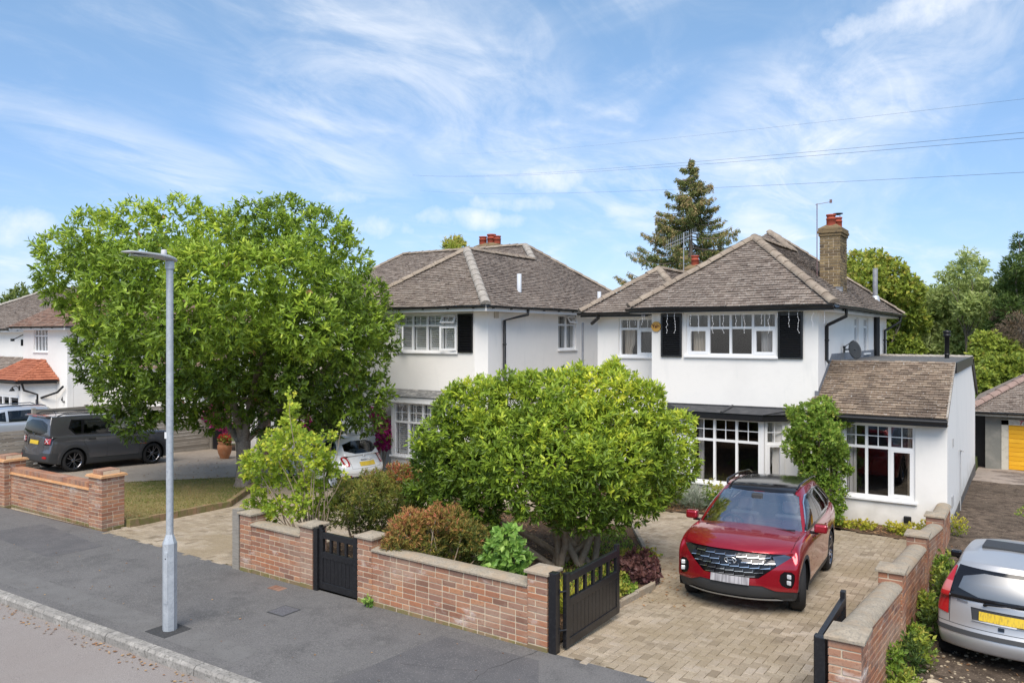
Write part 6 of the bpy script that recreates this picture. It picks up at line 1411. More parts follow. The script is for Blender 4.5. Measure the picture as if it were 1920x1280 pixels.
# ================================================================ old silver hatchback on the dirt track
SILV = paint('faded_silver_paint', (.50, .50, .505), .38, .55, .5)
def punto():
    zc = -.385
    c = thing('parked_car', 'old silver hatchback with tall red tail lights on dirt track', 'car', (-.11, 12.50, zc), R(90 - 5)); c.scale = (.90,) * 3
    sp = dict(hw=.81, st=[(1.88, .70, .26, .66, .04), (1.80, .74, .22, .70, .05), (1.5, .78, .20, .78, .06), (1.1, .80, .20, .85, .06), (.8, .81, .20, .88, .05), (.2, .81, .20, .90, .02), (-.6, .81, .20, .92, .02), (-1.2, .81, .20, .94, .02), (-1.6, .80, .24, .95, .02), (-1.80, .78, .28, .95, .02), (-1.88, .76, .30, .93, .02)],
              wf=((0, .1, .4, .65, .85, 1), (.93, .97, 1.0, 1.0, .975, .93)), bowf=.2, bowr=.20, nose=((0, .3, .8, 1), (-.05, .02, -.02, -.08)), tail=((0, .15, .30, .36, .42, .8, 1), (.02, .07, .08, .07, .0, -.05, -.08)),
              arch=[(1.16, .33, 0), (-1.28, .33, 0)], wr=.28, ww=.175, rim=.18, rimm=GALV, spokes=6, twin=False, cab=(-1.6, .8),
              gh=dict(xb=(.98, -1.82), xt=(.30, -1.56), hwb=((0, .1, .8, 1), (.70, .755, .765, .735)), hwt=((0, .2, .8, 1), (.52, .56, .56, .53)), zb=((0, 1), (.86, .93)), zt=((0, .15, .6, 1), (1.34, 1.39, 1.41, 1.37)), crown=.04, bowf=.14, bowr=.14, lean=1.2, bulger=.05),
              mats={'body': SILV, 'tail_lamp': (REDL, .010, 'lr'), 'panel_gap': (LINER, -.005), 'bumper_strip': (CLAD, .012), 'plate_recess': (CLAD, -.012)},
              mats_up={'body': SILV, 'windscreen': (CGLASS, -.003), 'window_surround': (CBLK, .0), 'rear_window': (CGLASSR, .004), 'tail_lamp_upper': (REDL, .012, 'lr'), 'tail_lamp_middle': (PINKL, .012, 'lr'), 'side_surround': (CBLK, .001, 'lr'), 'side_window': (CGLASSD, .003, 'isl'), 'panel_gap': (LINER, -.003)})
    def det(car, lo, up, bl, bu):
        rr = lambda p, n: p.x < -1.3; side = lambda p, n: abs(p.y) > .5
        lo.cut([(-1, .50), (1, .50), (1, .555), (-1, .555)], 'front', 'bumper_strip', lambda p, n: p.x < -1.1)
        lo.seam([(-.62, .98), (-.62, .60), (.62, .60), (.62, .98)], 'front', rr); lo.seam([(-.95, .60), (-.62, .60)], 'front', rr); lo.seam([(.62, .60), (.95, .60)], 'front', rr)
        for s in (1, -1):
            q = [(.63 * s, .70), (.86 * s, .735), (.86 * s, 1.0), (.63 * s, 1.0)]; lo.cut(q if s > 0 else q[::-1], 'front', 'tail_lamp', lambda p, n: p.x < -1.55)
        lo.cut([(-.34, .70), (.34, .70), (.36, .86), (-.36, .86)], 'front', 'plate_recess', rr)
        lo.seam([(.66, .3), (.66, .92)], 'side', side); lo.seam([(-.55, .3), (-.58, .95)], 'side', side)
        sc_ = lambda p, n: abs(n.y) > .42
        up.cut([(-.62, .92), (.62, .92), (.47, 1.32), (-.47, 1.32)], 'front', 'windscreen', lambda p, n: p.x > .1 and n.x > .25)
        rw = lambda p, n: p.x < -1.3 and n.x < -.2
        up.cut([(-.66, .90), (.66, .90), (.53, 1.335), (-.53, 1.335)], 'front', 'window_surround', rw)
        up.cut(chaikin([(-.54, 1.0), (.54, 1.0), (.44, 1.29), (-.44, 1.29)]), 'front', 'rear_window', rw)
        for s in (1, -1):
            q = [(.640 * s, .90), (.86 * s, .90), (.86 * s, 1.0), (.612 * s, 1.0)]; up.cut(q if s > 0 else q[::-1], 'front', 'tail_lamp_upper', rw)
            q = [(.612 * s, 1.0), (.86 * s, 1.0), (.86 * s, 1.13), (.585 * s, 1.13)]; up.cut(q if s > 0 else q[::-1], 'front', 'tail_lamp_middle', rw)
            q = [(.585 * s, 1.13), (.86 * s, 1.13), (.80 * s, 1.31), (.55 * s, 1.31)]; up.cut(q if s > 0 else q[::-1], 'front', 'tail_lamp_upper', rw)
        up.cut([(.62, .93), (.25, 1.30), (-1.30, 1.34), (-1.50, .99)], 'side', 'side_surround', sc_)
        up.cut([(.50, .96), (.22, 1.27), (-.45, 1.30), (-.48, .97)], 'side', 'side_window', sc_); up.cut([(-.56, .97), (-.53, 1.30), (-1.22, 1.31), (-1.38, 1.0)], 'side', 'side_window', sc_)
    make_car(c, sp, det); bvh = BVHTree.FromPolygons(*mesh_polys(c))
    patch(bvh, [(.26, .715), (-.26, .715), (-.26, .825), (.26, .825)], 'front', .008, sign=-1, th=.008, ny=2, nz=1).build('number_plate', PLATEY, c)
    patch(bvh, [(.34, .70), (-.34, .70), (-.34, .712), (.34, .712)], 'front', .012, sign=-1, th=.01, ny=4, nz=1).build('plate_frame', SILV, c)
    patch(bvh, [(.53, .895), (.40, .895), (.40, .915), (.53, .915)], 'front', .004, sign=-1, th=.008, ny=3, nz=1).build('badge', mat('grey_badge', (.2, .2, .21), .4, metal=.5), c)
    patch(bvh, [(.035, .635), (-.035, .635), (-.035, .675), (.035, .675)], 'front', .004, sign=-1, th=.012, ny=3, nz=2).build('boot_lock', CBLK, c)
    x = on_front(bvh, -.05, .93, -1); mb = MB(); mb.tube([(x - .02, .20, .92), (x - .045, .16, .945), (x - .05, .0, .955), (x - .04, -.30, 1.0)], [.022, .016, .012, .009], 6); mb.build('rear_wiper', CBLK, c)
    mb = MB(); mb.box(-1.46, -.12, 1.27, -1.40, .12, 1.30); mb.build('brake_light', SEATL, c)
    mb = MB(); mb.box(-.75, -.36, 1.40, -.30, .36, 1.462); mb.build('sunroof', CLAD, c)
    mirror_pair(c, .55, .78, .97, CBLK, s=.8); seats(c, (.0,), SEATD, ys=(-.34, .34), top=1.2); seats(c, (-.85,), SEATD, ys=(0,), w=1.1, top=1.1, heads=False)
    mb = MB(); mb.box(-1.72, -.64, .955, -1.05, .64, .97); mb.build('parcel_shelf', mat('grey_shelf', (.15, .16, .17), .9), c)
    return c
punto()

# ================================================================ pale silver SUV half hidden by the far fence
def far_suv():
    SP = paint('pale_silver_paint', (.48, .51, .55), .3, .5)
    c = thing('parked_car', 'pale silver suv showing only its top above the slatted fence', 'car', (-30.6, 14.3, g(-30, 14)), R(82))
    sp = dict(hw=.93, st=[(2.3, .84, .28, .84, .05), (2.2, .88, .24, .88, .06), (1.9, .91, .22, .95, .07), (1.3, .93, .22, 1.02, .07), (.95, .93, .22, 1.05, .05), (0, .93, .22, 1.07, .02), (-1.2, .93, .22, 1.1, .02), (-1.9, .91, .26, 1.1, .02), (-2.2, .88, .32, 1.08, .02), (-2.28, .86, .36, 1.05, .02)],
              wf=((0, .1, .4, .7, .9, 1), (.95, .98, 1.0, 1.0, .98, .93)), bowf=.25, bowr=.15, nose=((0, .3, 1), (0, 0, -.1)), tail=((0, .3, 1), (0, .02, -.06)),
              arch=[(1.38, .39, .45), (-1.38, .39, .45)], wr=.36, ww=.23, rim=.24, rimm=GALV, cab=(-1.9, .9),
              gh=dict(xb=(1.1, -2.2), xt=(.3, -1.75), hwb=((0, .1, .9, 1), (.82, .86, .85, .80)), hwt=((0, .2, .85, 1), (.60, .64, .62, .56)), zb=((0, 1), (1.03, 1.08)), zt=((0, .15, .6, 1), (1.54, 1.60, 1.61, 1.52)), crown=.04, bowf=.18, bowr=.1),
              mats={'body': SP, 'cladding': CLAD}, mats_up={'body': SP, 'windscreen': (CGLASS, -.003), 'side_window': (CGLASSD, 0, 'isl'), 'rear_window': (CGLASSD, 0)})
    def det(car, lo, up, bl, bu):
        sc_ = lambda p, n: abs(n.y) > .45
        up.cut([(-.72, 1.08), (.72, 1.08), (.58, 1.53), (-.58, 1.53)], 'front', 'windscreen', lambda p, n: p.x > .2 and n.x > .25)
        up.cut([(-.68, 1.14), (.68, 1.14), (.5, 1.46), (-.5, 1.46)], 'front', 'rear_window', lambda p, n: p.x < -1.6 and n.x < -.3)
        up.cut([(.72, 1.11), (.12, 1.49), (-.25, 1.51), (-.25, 1.11)], 'side', 'side_window', sc_); up.cut([(-.33, 1.12), (-.33, 1.51), (-1.1, 1.50), (-1.1, 1.12)], 'side', 'side_window', sc_); up.cut([(-1.18, 1.14), (-1.18, 1.48), (-1.5, 1.42), (-1.7, 1.2)], 'side', 'side_window', sc_)
    make_car(c, sp, det)
    for s in (1, -1): mb = MB(); mb.tube([(.15, s * .6, 1.60), (0, s * .61, 1.66), (-1.3, s * .6, 1.66), (-1.5, s * .59, 1.6)], .018, 8); mb.build('roof_rail', DCHROME, c)
    mirror_pair(c, .66, .9, 1.1, SP)
far_suv()
MAG_BLOBS = [(-19.4, 11.38, 6.27, 0.86), (-20.65, 11.16, 6.19, 0.78), (-18.63, 12.25, 6.45, 0.87), (-17.81, 13.04, 6.12, 0.85), (-16.44, 12.98, 6.37, 0.79), (-16.31, 13.91, 6.53, 0.82), (-15.3, 14.1, 6.13, 0.8), (-15.28, 14.83, 5.49, 0.78), (-21.74, 10.8, 5.94, 0.55), (-21.2, 10.55, 4.9, 0.53), (-20.86, 10.18, 5.28, 0.41), (-21.51, 11.19, 5.23, 0.73), (-21.22, 10.9, 4.42, 0.37), (-18.77, 10.6, 5.09, 0.79), (-17.38, 10.8, 5.17, 0.83), (-15.9, 11.06, 5.0, 0.86), (-15.41, 11.87, 5.03, 0.76), (-14.7, 12.7, 5.18, 0.83), (-14.4, 13.61, 4.57, 0.79), (-14.81, 15.14, 4.63, 0.64), (-14.24, 14.8, 3.92, 0.55), (-14.85, 15.59, 4.65, 0.38), (-19.07, 10.64, 4.04, 0.73), (-17.22, 10.43, 4.02, 0.81), (-15.85, 10.62, 3.88, 0.84), (-15.38, 11.4, 4.01, 0.8), (-16.13, 13.07, 4.05, 0.75), (-14.12, 12.6, 3.89, 0.81), (-14.0, 13.76, 3.51, 0.72), (-14.45, 15.02, 2.94, 0.53), (-19.78, 10.89, 2.95, 0.68), (-17.9, 10.57, 2.87, 0.77), (-16.78, 10.96, 2.76, 0.76), (-16.46, 11.89, 2.86, 0.78), (-16.74, 13.39, 2.8, 0.84), (-15.14, 13.24, 2.71, 0.8), (-14.81, 14.18, 2.54, 0.75), (-14.48, 14.88, 2.1, 0.53), (-20.26, 10.81, 3.5, 0.44), (-19.45, 10.99, 2.07, 0.57), (-18.57, 10.97, 1.58, 0.48), (-18.02, 11.34, 2.11, 0.6), (-17.96, 12.34, 2.19, 0.55), (-17.29, 13.14, 2.09, 0.63), (-16.27, 13.7, 2.03, 0.63), (-15.3, 14.1, 1.98, 0.58), (-14.61, 14.55, 1.7, 0.42), (-19.25, 13.4, 4.68, 1.34), (-18.34, 14.48, 4.7, 1.52), (-20.44, 12.86, 4.39, 1.36), (-16.92, 15.19, 4.69, 1.36), (-19.27, 14.11, 3.33, 1.38), (-17.32, 15.16, 3.18, 1.22), (-20.16, 12.68, 3.04, 1.04), (-21.69, 12.02, 4.69, 0.9), (-15.98, 15.81, 3.79, 0.9), (-19.35, 13.81, 6.07, 0.91), (-17.83, 14.82, 6.3, 0.91), (-17.43, 12.92, 1.75, 0.48), (-18.05, 12.64, 1.46, 0.37), (-16.78, 13.6, 1.52, 0.51), (-16.0, 13.99, 1.46, 0.48), (-15.22, 14.39, 1.37, 0.42), (-14.41, 14.93, 1.47, 0.42), (-18.3, 12.11, 1.7, 0.42), (-14.2, 15.07, 2.17, 0.39), (-13.96, 15.22, 3.5, 0.31), (-13.98, 15.45, 4.03, 0.2), (-17.1, 14.58, 2.3, 0.89), (-15.8, 15.33, 2.16, 0.74), (-18.38, 13.98, 2.59, 0.9)]
BUSH_BLOBS = [(-7.76, 10.07, 2.4, 0.33), (-7.43, 10.35, 2.56, 0.39), (-7.13, 10.77, 2.5, 0.4), (-6.64, 10.82, 2.65, 0.36), (-6.29, 11.07, 2.65, 0.39), (-5.94, 11.35, 2.69, 0.39), (-5.49, 11.41, 2.75, 0.36), (-5.23, 11.77, 2.57, 0.33), (-6.02, 11.32, 2.91, 0.22), (-5.7, 11.64, 2.91, 0.22), (-6.68, 10.56, 2.87, 0.19), (-7.53, 10.13, 2.75, 0.19), (-7.86, 9.78, 2.03, 0.34), (-7.68, 10.33, 1.98, 0.44), (-6.82, 10.0, 2.08, 0.41), (-6.35, 10.19, 2.18, 0.41), (-5.94, 10.46, 2.26, 0.41), (-5.57, 10.82, 2.25, 0.41), (-5.33, 11.46, 2.2, 0.41), (-5.08, 11.99, 2.12, 0.33), (-4.87, 12.24, 1.89, 0.34), (-8.17, 9.94, 1.55, 0.3), (-7.68, 9.9, 1.51, 0.41), (-6.97, 9.78, 1.56, 0.41), (-6.36, 9.82, 1.65, 0.4), (-5.87, 10.02, 1.75, 0.41), (-5.49, 10.4, 1.77, 0.42), (-5.22, 10.94, 1.76, 0.41), (-4.97, 11.58, 1.66, 0.38), (-4.8, 12.29, 1.53, 0.32), (-8.19, 9.93, 1.11, 0.26), (-7.68, 9.9, 1.04, 0.33), (-7.12, 9.92, 1.02, 0.33), (-6.19, 9.93, 1.25, 0.34), (-5.77, 10.09, 1.31, 0.33), (-5.46, 10.42, 1.29, 0.34), (-5.26, 11.03, 1.21, 0.35), (-5.12, 11.72, 1.11, 0.33), (-4.95, 12.2, 1.22, 0.27), (-7.14, 10.02, 0.62, 0.22), (-7.48, 9.92, 0.72, 0.22), (-5.96, 10.33, 0.88, 0.2), (-5.62, 10.55, 0.88, 0.23), (-5.41, 11.05, 0.81, 0.23), (-5.3, 11.6, 0.81, 0.22), (-8.03, 11.11, 1.68, 0.56), (-7.35, 11.8, 1.75, 0.67), (-6.56, 12.33, 1.84, 0.67), (-5.76, 12.62, 1.68, 0.52), (-6.76, 11.72, 1.25, 0.55), (-8.36, 10.78, 1.32, 0.47)]
SAP_BLOBS = [(-9.69, 8.31, 2.73, 0.08), (-10.19, 8.77, 2.46, 0.12), (-10.23, 8.73, 2.19, 0.19), (-9.92, 8.68, 2.04, 0.19), (-10.22, 8.44, 2.0, 0.19), (-9.47, 8.55, 1.96, 0.2), (-9.99, 8.09, 1.81, 0.22), (-9.96, 8.54, 1.75, 0.24), (-9.38, 8.53, 1.68, 0.22), (-10.23, 8.08, 1.62, 0.2), (-10.37, 8.03, 1.7, 0.12), (-9.23, 8.61, 1.81, 0.13), (-9.38, 8.87, 1.5, 0.16), (-10.09, 8.38, 1.42, 0.22), (-9.95, 8.81, 1.28, 0.23), (-10.35, 8.28, 1.24, 0.19), (-9.62, 8.86, 1.18, 0.17), (-10.55, 8.13, 1.41, 0.1), (-10.5, 8.29, 0.87, 0.21), (-10.1, 8.39, 0.9, 0.22), (-9.71, 8.5, 0.93, 0.22), (-9.81, 9.04, 0.77, 0.2), (-10.55, 8.54, 0.59, 0.18), (-9.58, 9.06, 0.93, 0.12), (-9.36, 9.09, 2.17, 0.05), (-9.27, 8.82, 2.03, 0.09), (-9.08, 8.87, 1.44, 0.07)]
DARK_MOUND = [(-9.25, 9.22, 0.89, 0.35), (-8.88, 9.33, 1.05, 0.36), (-8.87, 9.76, 0.84, 0.31), (-9.44, 9.16, 0.71, 0.22), (-9.24, 9.57, 0.61, 0.34), (-8.85, 9.54, 0.58, 0.26), (-9.58, 9.41, 1.09, 0.2), (-9.16, 9.62, 1.23, 0.2)]
BACK_MOUND = [(-9.65, 10.77, 1.0, 0.29), (-9.49, 11.02, 0.83, 0.28), (-10.06, 11.14, 0.55, 0.3), (-9.63, 11.11, 1.05, 0.2), (-9.66, 11.45, 0.49, 0.29), (-10.02, 10.81, 0.91, 0.18)]
RED_MOUND = [(-7.14, 8.12, 0.94, 0.25), (-7.05, 8.47, 0.96, 0.26), (-6.78, 8.73, 0.98, 0.27), (-6.42, 8.7, 0.85, 0.22), (-7.23, 8.07, 0.72, 0.19), (-6.97, 8.37, 0.69, 0.27), (-6.83, 8.8, 0.62, 0.27), (-6.52, 8.89, 0.53, 0.2), (-6.78, 8.38, 1.16, 0.15), (-7.13, 8.22, 1.11, 0.16), (-6.23, 8.74, 0.72, 0.16)]
BRIGHT_SHRUB = [(-5.53, 8.24, 1.08, 0.16), (-5.79, 8.43, 0.79, 0.2), (-5.47, 8.33, 0.83, 0.18), (-5.65, 8.4, 0.57, 0.19), (-5.48, 8.46, 0.52, 0.14), (-5.7, 8.19, 0.65, 0.14)]
CLIMBER = [(-3.64, 17.62, 2.16, 0.21), (-3.78, 17.05, 2.03, 0.27), (-3.58, 17.59, 1.82, 0.34), (-3.88, 16.98, 1.75, 0.27), (-4.02, 17.12, 1.5, 0.25), (-3.61, 17.23, 1.41, 0.43), (-3.38, 17.42, 1.23, 0.27), (-4.01, 17.57, 1.1, 0.3), (-3.74, 17.61, 0.89, 0.41), (-3.39, 17.45, 0.83, 0.27), (-3.8, 17.63, 0.42, 0.39), (-3.42, 17.35, 0.4, 0.29), (-3.31, 17.57, 1.16, 0.16), (-3.7, 17.68, 0.02, 0.32), (-3.77, 17.47, -0.29, 0.25), (-3.41, 17.27, -0.03, 0.2), (-4.21, 17.45, 1.97, 0.16), (-4.17, 16.86, 1.29, 0.16), (-3.15, 17.57, 0.84, 0.11)]
ROUND_TREE = [(-8.12, 48.54, 7.59, 0.92), (-7.1, 47.35, 7.6, 0.83), (-6.34, 47.71, 6.85, 1.07), (-5.49, 47.33, 6.07, 0.87), (-7.32, 46.19, 6.51, 1.11), (-6.74, 48.65, 5.71, 1.21), (-5.57, 47.99, 5.07, 0.89), (-7.25, 48.39, 4.8, 1.22), (-8.12, 46.85, 5.68, 0.89), (-5.17, 49.15, 4.49, 0.72)]
WILLOW = [(-4.26, 54.37, 4.89, 1.47), (-5.41, 51.51, 3.9, 1.42), (-2.81, 53.63, 4.54, 1.58), (-2.06, 55.41, 3.26, 1.62), (-3.49, 51.45, 2.97, 1.54), (-5.02, 50.32, 2.36, 1.38), (-6.41, 52.72, 3.26, 1.11), (-6.64, 52.17, 1.97, 1.16), (-4.28, 51.22, 1.43, 1.24), (-2.21, 52.33, 1.44, 1.23), (-1.51, 55.22, 4.55, 1.16), (-5.07, 53.75, 5.54, 0.98), (-6.06, 49.81, 4.82, 0.92), (-6.16, 53.07, 5.87, 0.85), (-6.81, 52.35, 3.91, 0.91), (-5.47, 52.0, 3.27, 1.43), (-4.21, 52.03, 3.27, 1.41), (-2.96, 51.46, 1.76, 1.37), (-1.68, 52.02, 2.68, 1.21), (-6.17, 53.12, 1.29, 1.31), (-4.28, 51.18, 5.69, 0.8), (-3.37, 53.83, 5.83, 1.09), (-1.97, 52.79, 5.69, 1.05), (-1.25, 55.77, 5.2, 0.97), (-5.07, 52.24, 5.01, 1.4), (-3.52, 51.92, 3.9, 1.7), (-1.95, 52.44, 4.05, 1.53), (-5.92, 52.22, 4.23, 1.28)]
WISPY = [(-2.64, 48.04, 7.86, 0.45), (-3.04, 48.44, 7.05, 0.69), (-2.25, 50.32, 7.44, 0.53), (-3.44, 50.74, 6.16, 0.79), (-2.39, 50.46, 6.27, 0.77), (-3.77, 48.16, 6.78, 0.35), (-3.84, 50.75, 5.41, 0.73), (-2.67, 48.58, 5.18, 0.81), (-1.8, 48.38, 5.29, 0.62), (-1.96, 49.32, 6.48, 0.4)]
DARK_CONE = [(-0.26, 47.59, 7.96, 0.44), (-0.47, 45.97, 7.04, 0.58), (-0.03, 46.71, 6.54, 0.8), (-0.48, 47.15, 6.04, 0.7), (0.08, 48.3, 4.98, 1.1), (-0.7, 46.09, 5.06, 0.69), (-0.32, 47.22, 8.42, 0.33), (-0.62, 49.06, 6.56, 0.79), (-0.91, 49.21, 5.59, 0.85)]
GREEN_SHRUB = [(-1.59, 42.66, 3.11, 0.7), (-0.97, 43.19, 2.73, 0.75), (-1.89, 42.21, 2.36, 0.65), (-1.13, 41.18, 1.93, 0.81), (-0.42, 41.29, 1.95, 0.81), (-1.71, 40.38, 1.59, 0.62), (-0.77, 44.08, 0.8, 0.76), (-1.6, 42.81, 0.72, 0.7)]
BROWN_SHRUB = [(-0.82, 46.72, 4.41, 0.81), (-0.34, 43.6, 3.86, 0.85), (-1.02, 45.39, 3.47, 0.58), (-0.25, 45.34, 2.95, 0.68)]
FAR_TOP = [(-44.23, 56.21, 11.93, 0.49), (-42.21, 54.79, 11.81, 0.57), (-44.09, 58.12, 12.01, 0.4), (-41.57, 53.58, 10.95, 0.65)]
SPRUCE_BASE = (-17.08, 45.06, 6.32, 0.03)
# ---------------------------------------------------------------- leaves
def leafmat(name, ramp, tr=.35, rough=.5): return mat(name, ramp[0], rough, .35, ramp=ramp, translucent=tr)
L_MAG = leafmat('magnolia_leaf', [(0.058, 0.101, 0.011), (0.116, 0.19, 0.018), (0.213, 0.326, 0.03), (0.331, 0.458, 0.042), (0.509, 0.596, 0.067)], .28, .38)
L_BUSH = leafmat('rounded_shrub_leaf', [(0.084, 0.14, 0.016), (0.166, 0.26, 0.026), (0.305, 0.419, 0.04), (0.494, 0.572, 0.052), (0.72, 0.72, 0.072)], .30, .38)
L_SAP = leafmat('lime_leaf', [(0.207, 0.31, 0.034), (0.345, 0.46, 0.046), (0.506, 0.575, 0.057), (0.667, 0.644, 0.081)], .4)
L_OLIVE = leafmat('olive_leaf', [(0.072, 0.108, 0.019), (0.144, 0.18, 0.03), (0.264, 0.264, 0.042), (0.288, 0.18, 0.06), (0.48, 0.132, 0.072)], .3)
L_RED = leafmat('orange_red_leaf', [(0.081, 0.115, 0.023), (0.172, 0.184, 0.034), (0.345, 0.253, 0.057), (0.483, 0.218, 0.092), (0.575, 0.184, 0.103)], .3)
L_BRIGHT = leafmat('bright_green_leaf', [(0.108, 0.216, 0.036), (0.18, 0.336, 0.06), (0.264, 0.432, 0.084), (0.36, 0.504, 0.12)], .35, .35)
L_CLIMB = leafmat('climber_leaf', [(0.08, 0.144, 0.017), (0.159, 0.267, 0.032), (0.249, 0.369, 0.046), (0.386, 0.369, 0.069)], .33)
L_DARK = leafmat('dark_leaf', [(0.038, 0.075, 0.015), (0.075, 0.128, 0.024), (0.12, 0.18, 0.033), (0.18, 0.225, 0.045)], .3)
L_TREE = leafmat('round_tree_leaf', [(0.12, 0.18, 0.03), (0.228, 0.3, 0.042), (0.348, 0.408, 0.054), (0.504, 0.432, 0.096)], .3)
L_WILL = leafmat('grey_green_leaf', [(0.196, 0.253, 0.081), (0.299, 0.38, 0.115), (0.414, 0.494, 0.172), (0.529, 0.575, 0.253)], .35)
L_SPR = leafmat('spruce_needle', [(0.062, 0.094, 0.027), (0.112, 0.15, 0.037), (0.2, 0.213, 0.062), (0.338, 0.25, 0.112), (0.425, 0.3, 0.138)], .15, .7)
L_BROWN = leafmat('brown_twig', [(.12, .09, .06), (.17, .13, .09), (.20, .12, .05)], .2, .8)
L_PURP = leafmat('purple_leaf', [(.05, .03, .03), (.10, .04, .045), (.15, .07, .06)], .25)
L_MAGENTA = leafmat('magenta_flower', [(.32, .015, .12), (.45, .02, .20), (.30, .02, .08)], .35)
L_REDF = leafmat('red_flower', [(.50, .02, .01), (.60, .04, .02)], .3)
L_GREY = leafmat('lavender_leaf', [(.14, .18, .12), (.22, .26, .19), (.30, .33, .26)], .25)
L_YEL = leafmat('yellow_green_leaf', [(.22, .27, .03), (.36, .38, .04), (.50, .46, .05)], .35)
L_LITTER = leafmat('fallen_leaf', [(.22, .11, .05), (.36, .19, .09), (.45, .30, .15), (.16, .10, .06)], .15, .8)
L_WHITEF = leafmat('white_flower', [(.75, .75, .68), (.8, .78, .7)], .3)

def leaves(name, P, D, Nn, L, W, tint, m, parent, stuff=True, fold=.18, seed=0, lens=False):
    """P base points, D pointing directions, Nn leaf normals, L lengths, W widths"""
    D = D / np.linalg.norm(D, axis=1, keepdims=True); S = np.cross(D, Nn); S /= (np.linalg.norm(S, axis=1, keepdims=True) + 1e-9); N2 = np.cross(S, D)
    L = L[:, None]; W = W[:, None]
    B = P; T = P + D * L - N2 * L * .12; n = len(P)
    if lens:
        M = P + D * L * .5 - N2 * W * fold; a = P + D * L * .28; b = P + D * L * .68 - N2 * L * .03
        V = np.stack([B, a + S * W * .42, b + S * W * .40, T, b - S * W * .40, a - S * W * .42, M], 1).reshape(-1, 3); o = (np.arange(n) * 7)[:, None]
        F = np.concatenate([o + np.array([i, 6, (i + 1) % 6]) for i in range(6)], 1).reshape(-1, 3); q = 6
    else:
        M = P + D * L * .5 - N2 * W * fold; l = P + D * L * .45 + S * W * .5; r = P + D * L * .45 - S * W * .5
        V = np.stack([B, l, T, r, M], 1).reshape(-1, 3); o = (np.arange(n) * 5)[:, None]; q = 4
        F = np.concatenate([o + np.array([0, 4, 1]), o + np.array([1, 4, 2]), o + np.array([2, 4, 3]), o + np.array([3, 4, 0])], 1).reshape(-1, 3)
    me = np_mesh(name, V, F, m, np.repeat(np.clip(tint, 0, 1), q)); ob = bpy.data.objects.new(name, me); wlink(ob, parent)
    if stuff: tag(ob, kind='stuff')
    return ob
def unit(rs, n):
    v = rs.normal(size=(n, 3)); return v / np.linalg.norm(v, axis=1, keepdims=True)
def crown(name, parent, blobs, shoots, k, L, W, m, seed=1, inner=.45, up=.35, tintlift=.25, spread=1.0, droop=0.0, jl=.3, flat=1.0, cut=.72, tbase=.38, tvar=.16, lens=False, tx=0, bt=0):
    rs = np.random.RandomState(seed); b = np.array(blobs); w = b[:, 3] ** 2; w /= w.sum()
    idx = rs.choice(len(b), shoots, p=w); u = unit(rs, shoots); u[:, 2] *= flat
    rad = (inner + (1 - inner) * rs.rand(shoots) ** .45) * (1 + rs.normal(0, .06, shoots)); P = b[idx, :3] + u * (b[idx, 3] * rad)[:, None]
    keep = np.ones(shoots, bool)
    for j in range(len(b)):
        d = np.linalg.norm(P - b[j, :3], axis=1); keep &= ~((d < b[j, 3] * cut * .75) & (idx != j))
    P, u = P[keep], u[keep]; n = len(P); bti = (rs.normal(0, 1, len(b)) * bt)[idx[keep]]
    out = u + np.array([0, 0, up]); out /= np.linalg.norm(out, axis=1, keepdims=True)
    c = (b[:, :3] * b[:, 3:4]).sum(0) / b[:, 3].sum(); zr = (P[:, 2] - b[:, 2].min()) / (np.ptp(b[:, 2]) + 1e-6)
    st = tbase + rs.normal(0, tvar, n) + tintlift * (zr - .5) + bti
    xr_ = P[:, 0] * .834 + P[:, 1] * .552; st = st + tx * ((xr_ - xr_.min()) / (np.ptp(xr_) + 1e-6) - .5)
    P2 = np.repeat(P, k, 0); O = np.repeat(out, k, 0); a = unit(rs, n * k); side = a - O * (a * O).sum(1, keepdims=True); side /= np.linalg.norm(side, axis=1, keepdims=True)
    t = rs.uniform(.25, 1.15, n * k)[:, None] * spread; D = O * np.cos(t) + side * np.sin(t) - np.array([0, 0, droop]); N = O - D * (O * D).sum(1, keepdims=True) + rs.normal(0, .25, (n * k, 3))
    LL = L * (1 + rs.uniform(-jl, jl, n * k)); P2 = P2 + O * rs.uniform(-.5, .5, (n * k, 1)) * L
    return leaves(name, P2, D, N, LL, LL * W / L * (1 + rs.uniform(-.15, .15, n * k)), np.repeat(st, k) + rs.normal(0, .11, n * k), m, parent, lens=lens)
def rough(blobs, n, seed, lo=.22, hi=.42, out=1.0, up=.2):
    r = random.Random(seed); res = list(blobs)
    for _ in range(n):
        b = r.choice(blobs); v = Vector((r.gauss(0, 1), r.gauss(0, 1) - .5, r.gauss(up, .8))).normalized(); k = b[3] * r.uniform(lo, hi)
        p = Vector(b[:3]) + v * b[3] * out; res.append((p.x, p.y, p.z, k))
    return res
MAG_BLOBS0, BUSH_BLOBS0 = MAG_BLOBS, BUSH_BLOBS
MAG_BLOBS = rough(MAG_BLOBS, 90, 3); BUSH_BLOBS = rough(BUSH_BLOBS, 110, 4, .2, .5, 1.12, up=.6)
def limb(mb, p, q, r0, r1, rnd, bend=.12, n=6):
    p, q = Vector(p), Vector(q); L = (q - p).length; pts = []; off = Vector((rnd.uniform(-1, 1), rnd.uniform(-1, 1), rnd.uniform(-.3, .6))) * L * bend
    for i in range(n + 1):
        t = i / n; pts.append(p.lerp(q, t) + off * math.sin(math.pi * t) + Vector((rnd.uniform(-1, 1), rnd.uniform(-1, 1), 0)) * L * .015)
    mb.tube(pts, [r0 + (r1 - r0) * i / n for i in range(n + 1)], 10); return pts

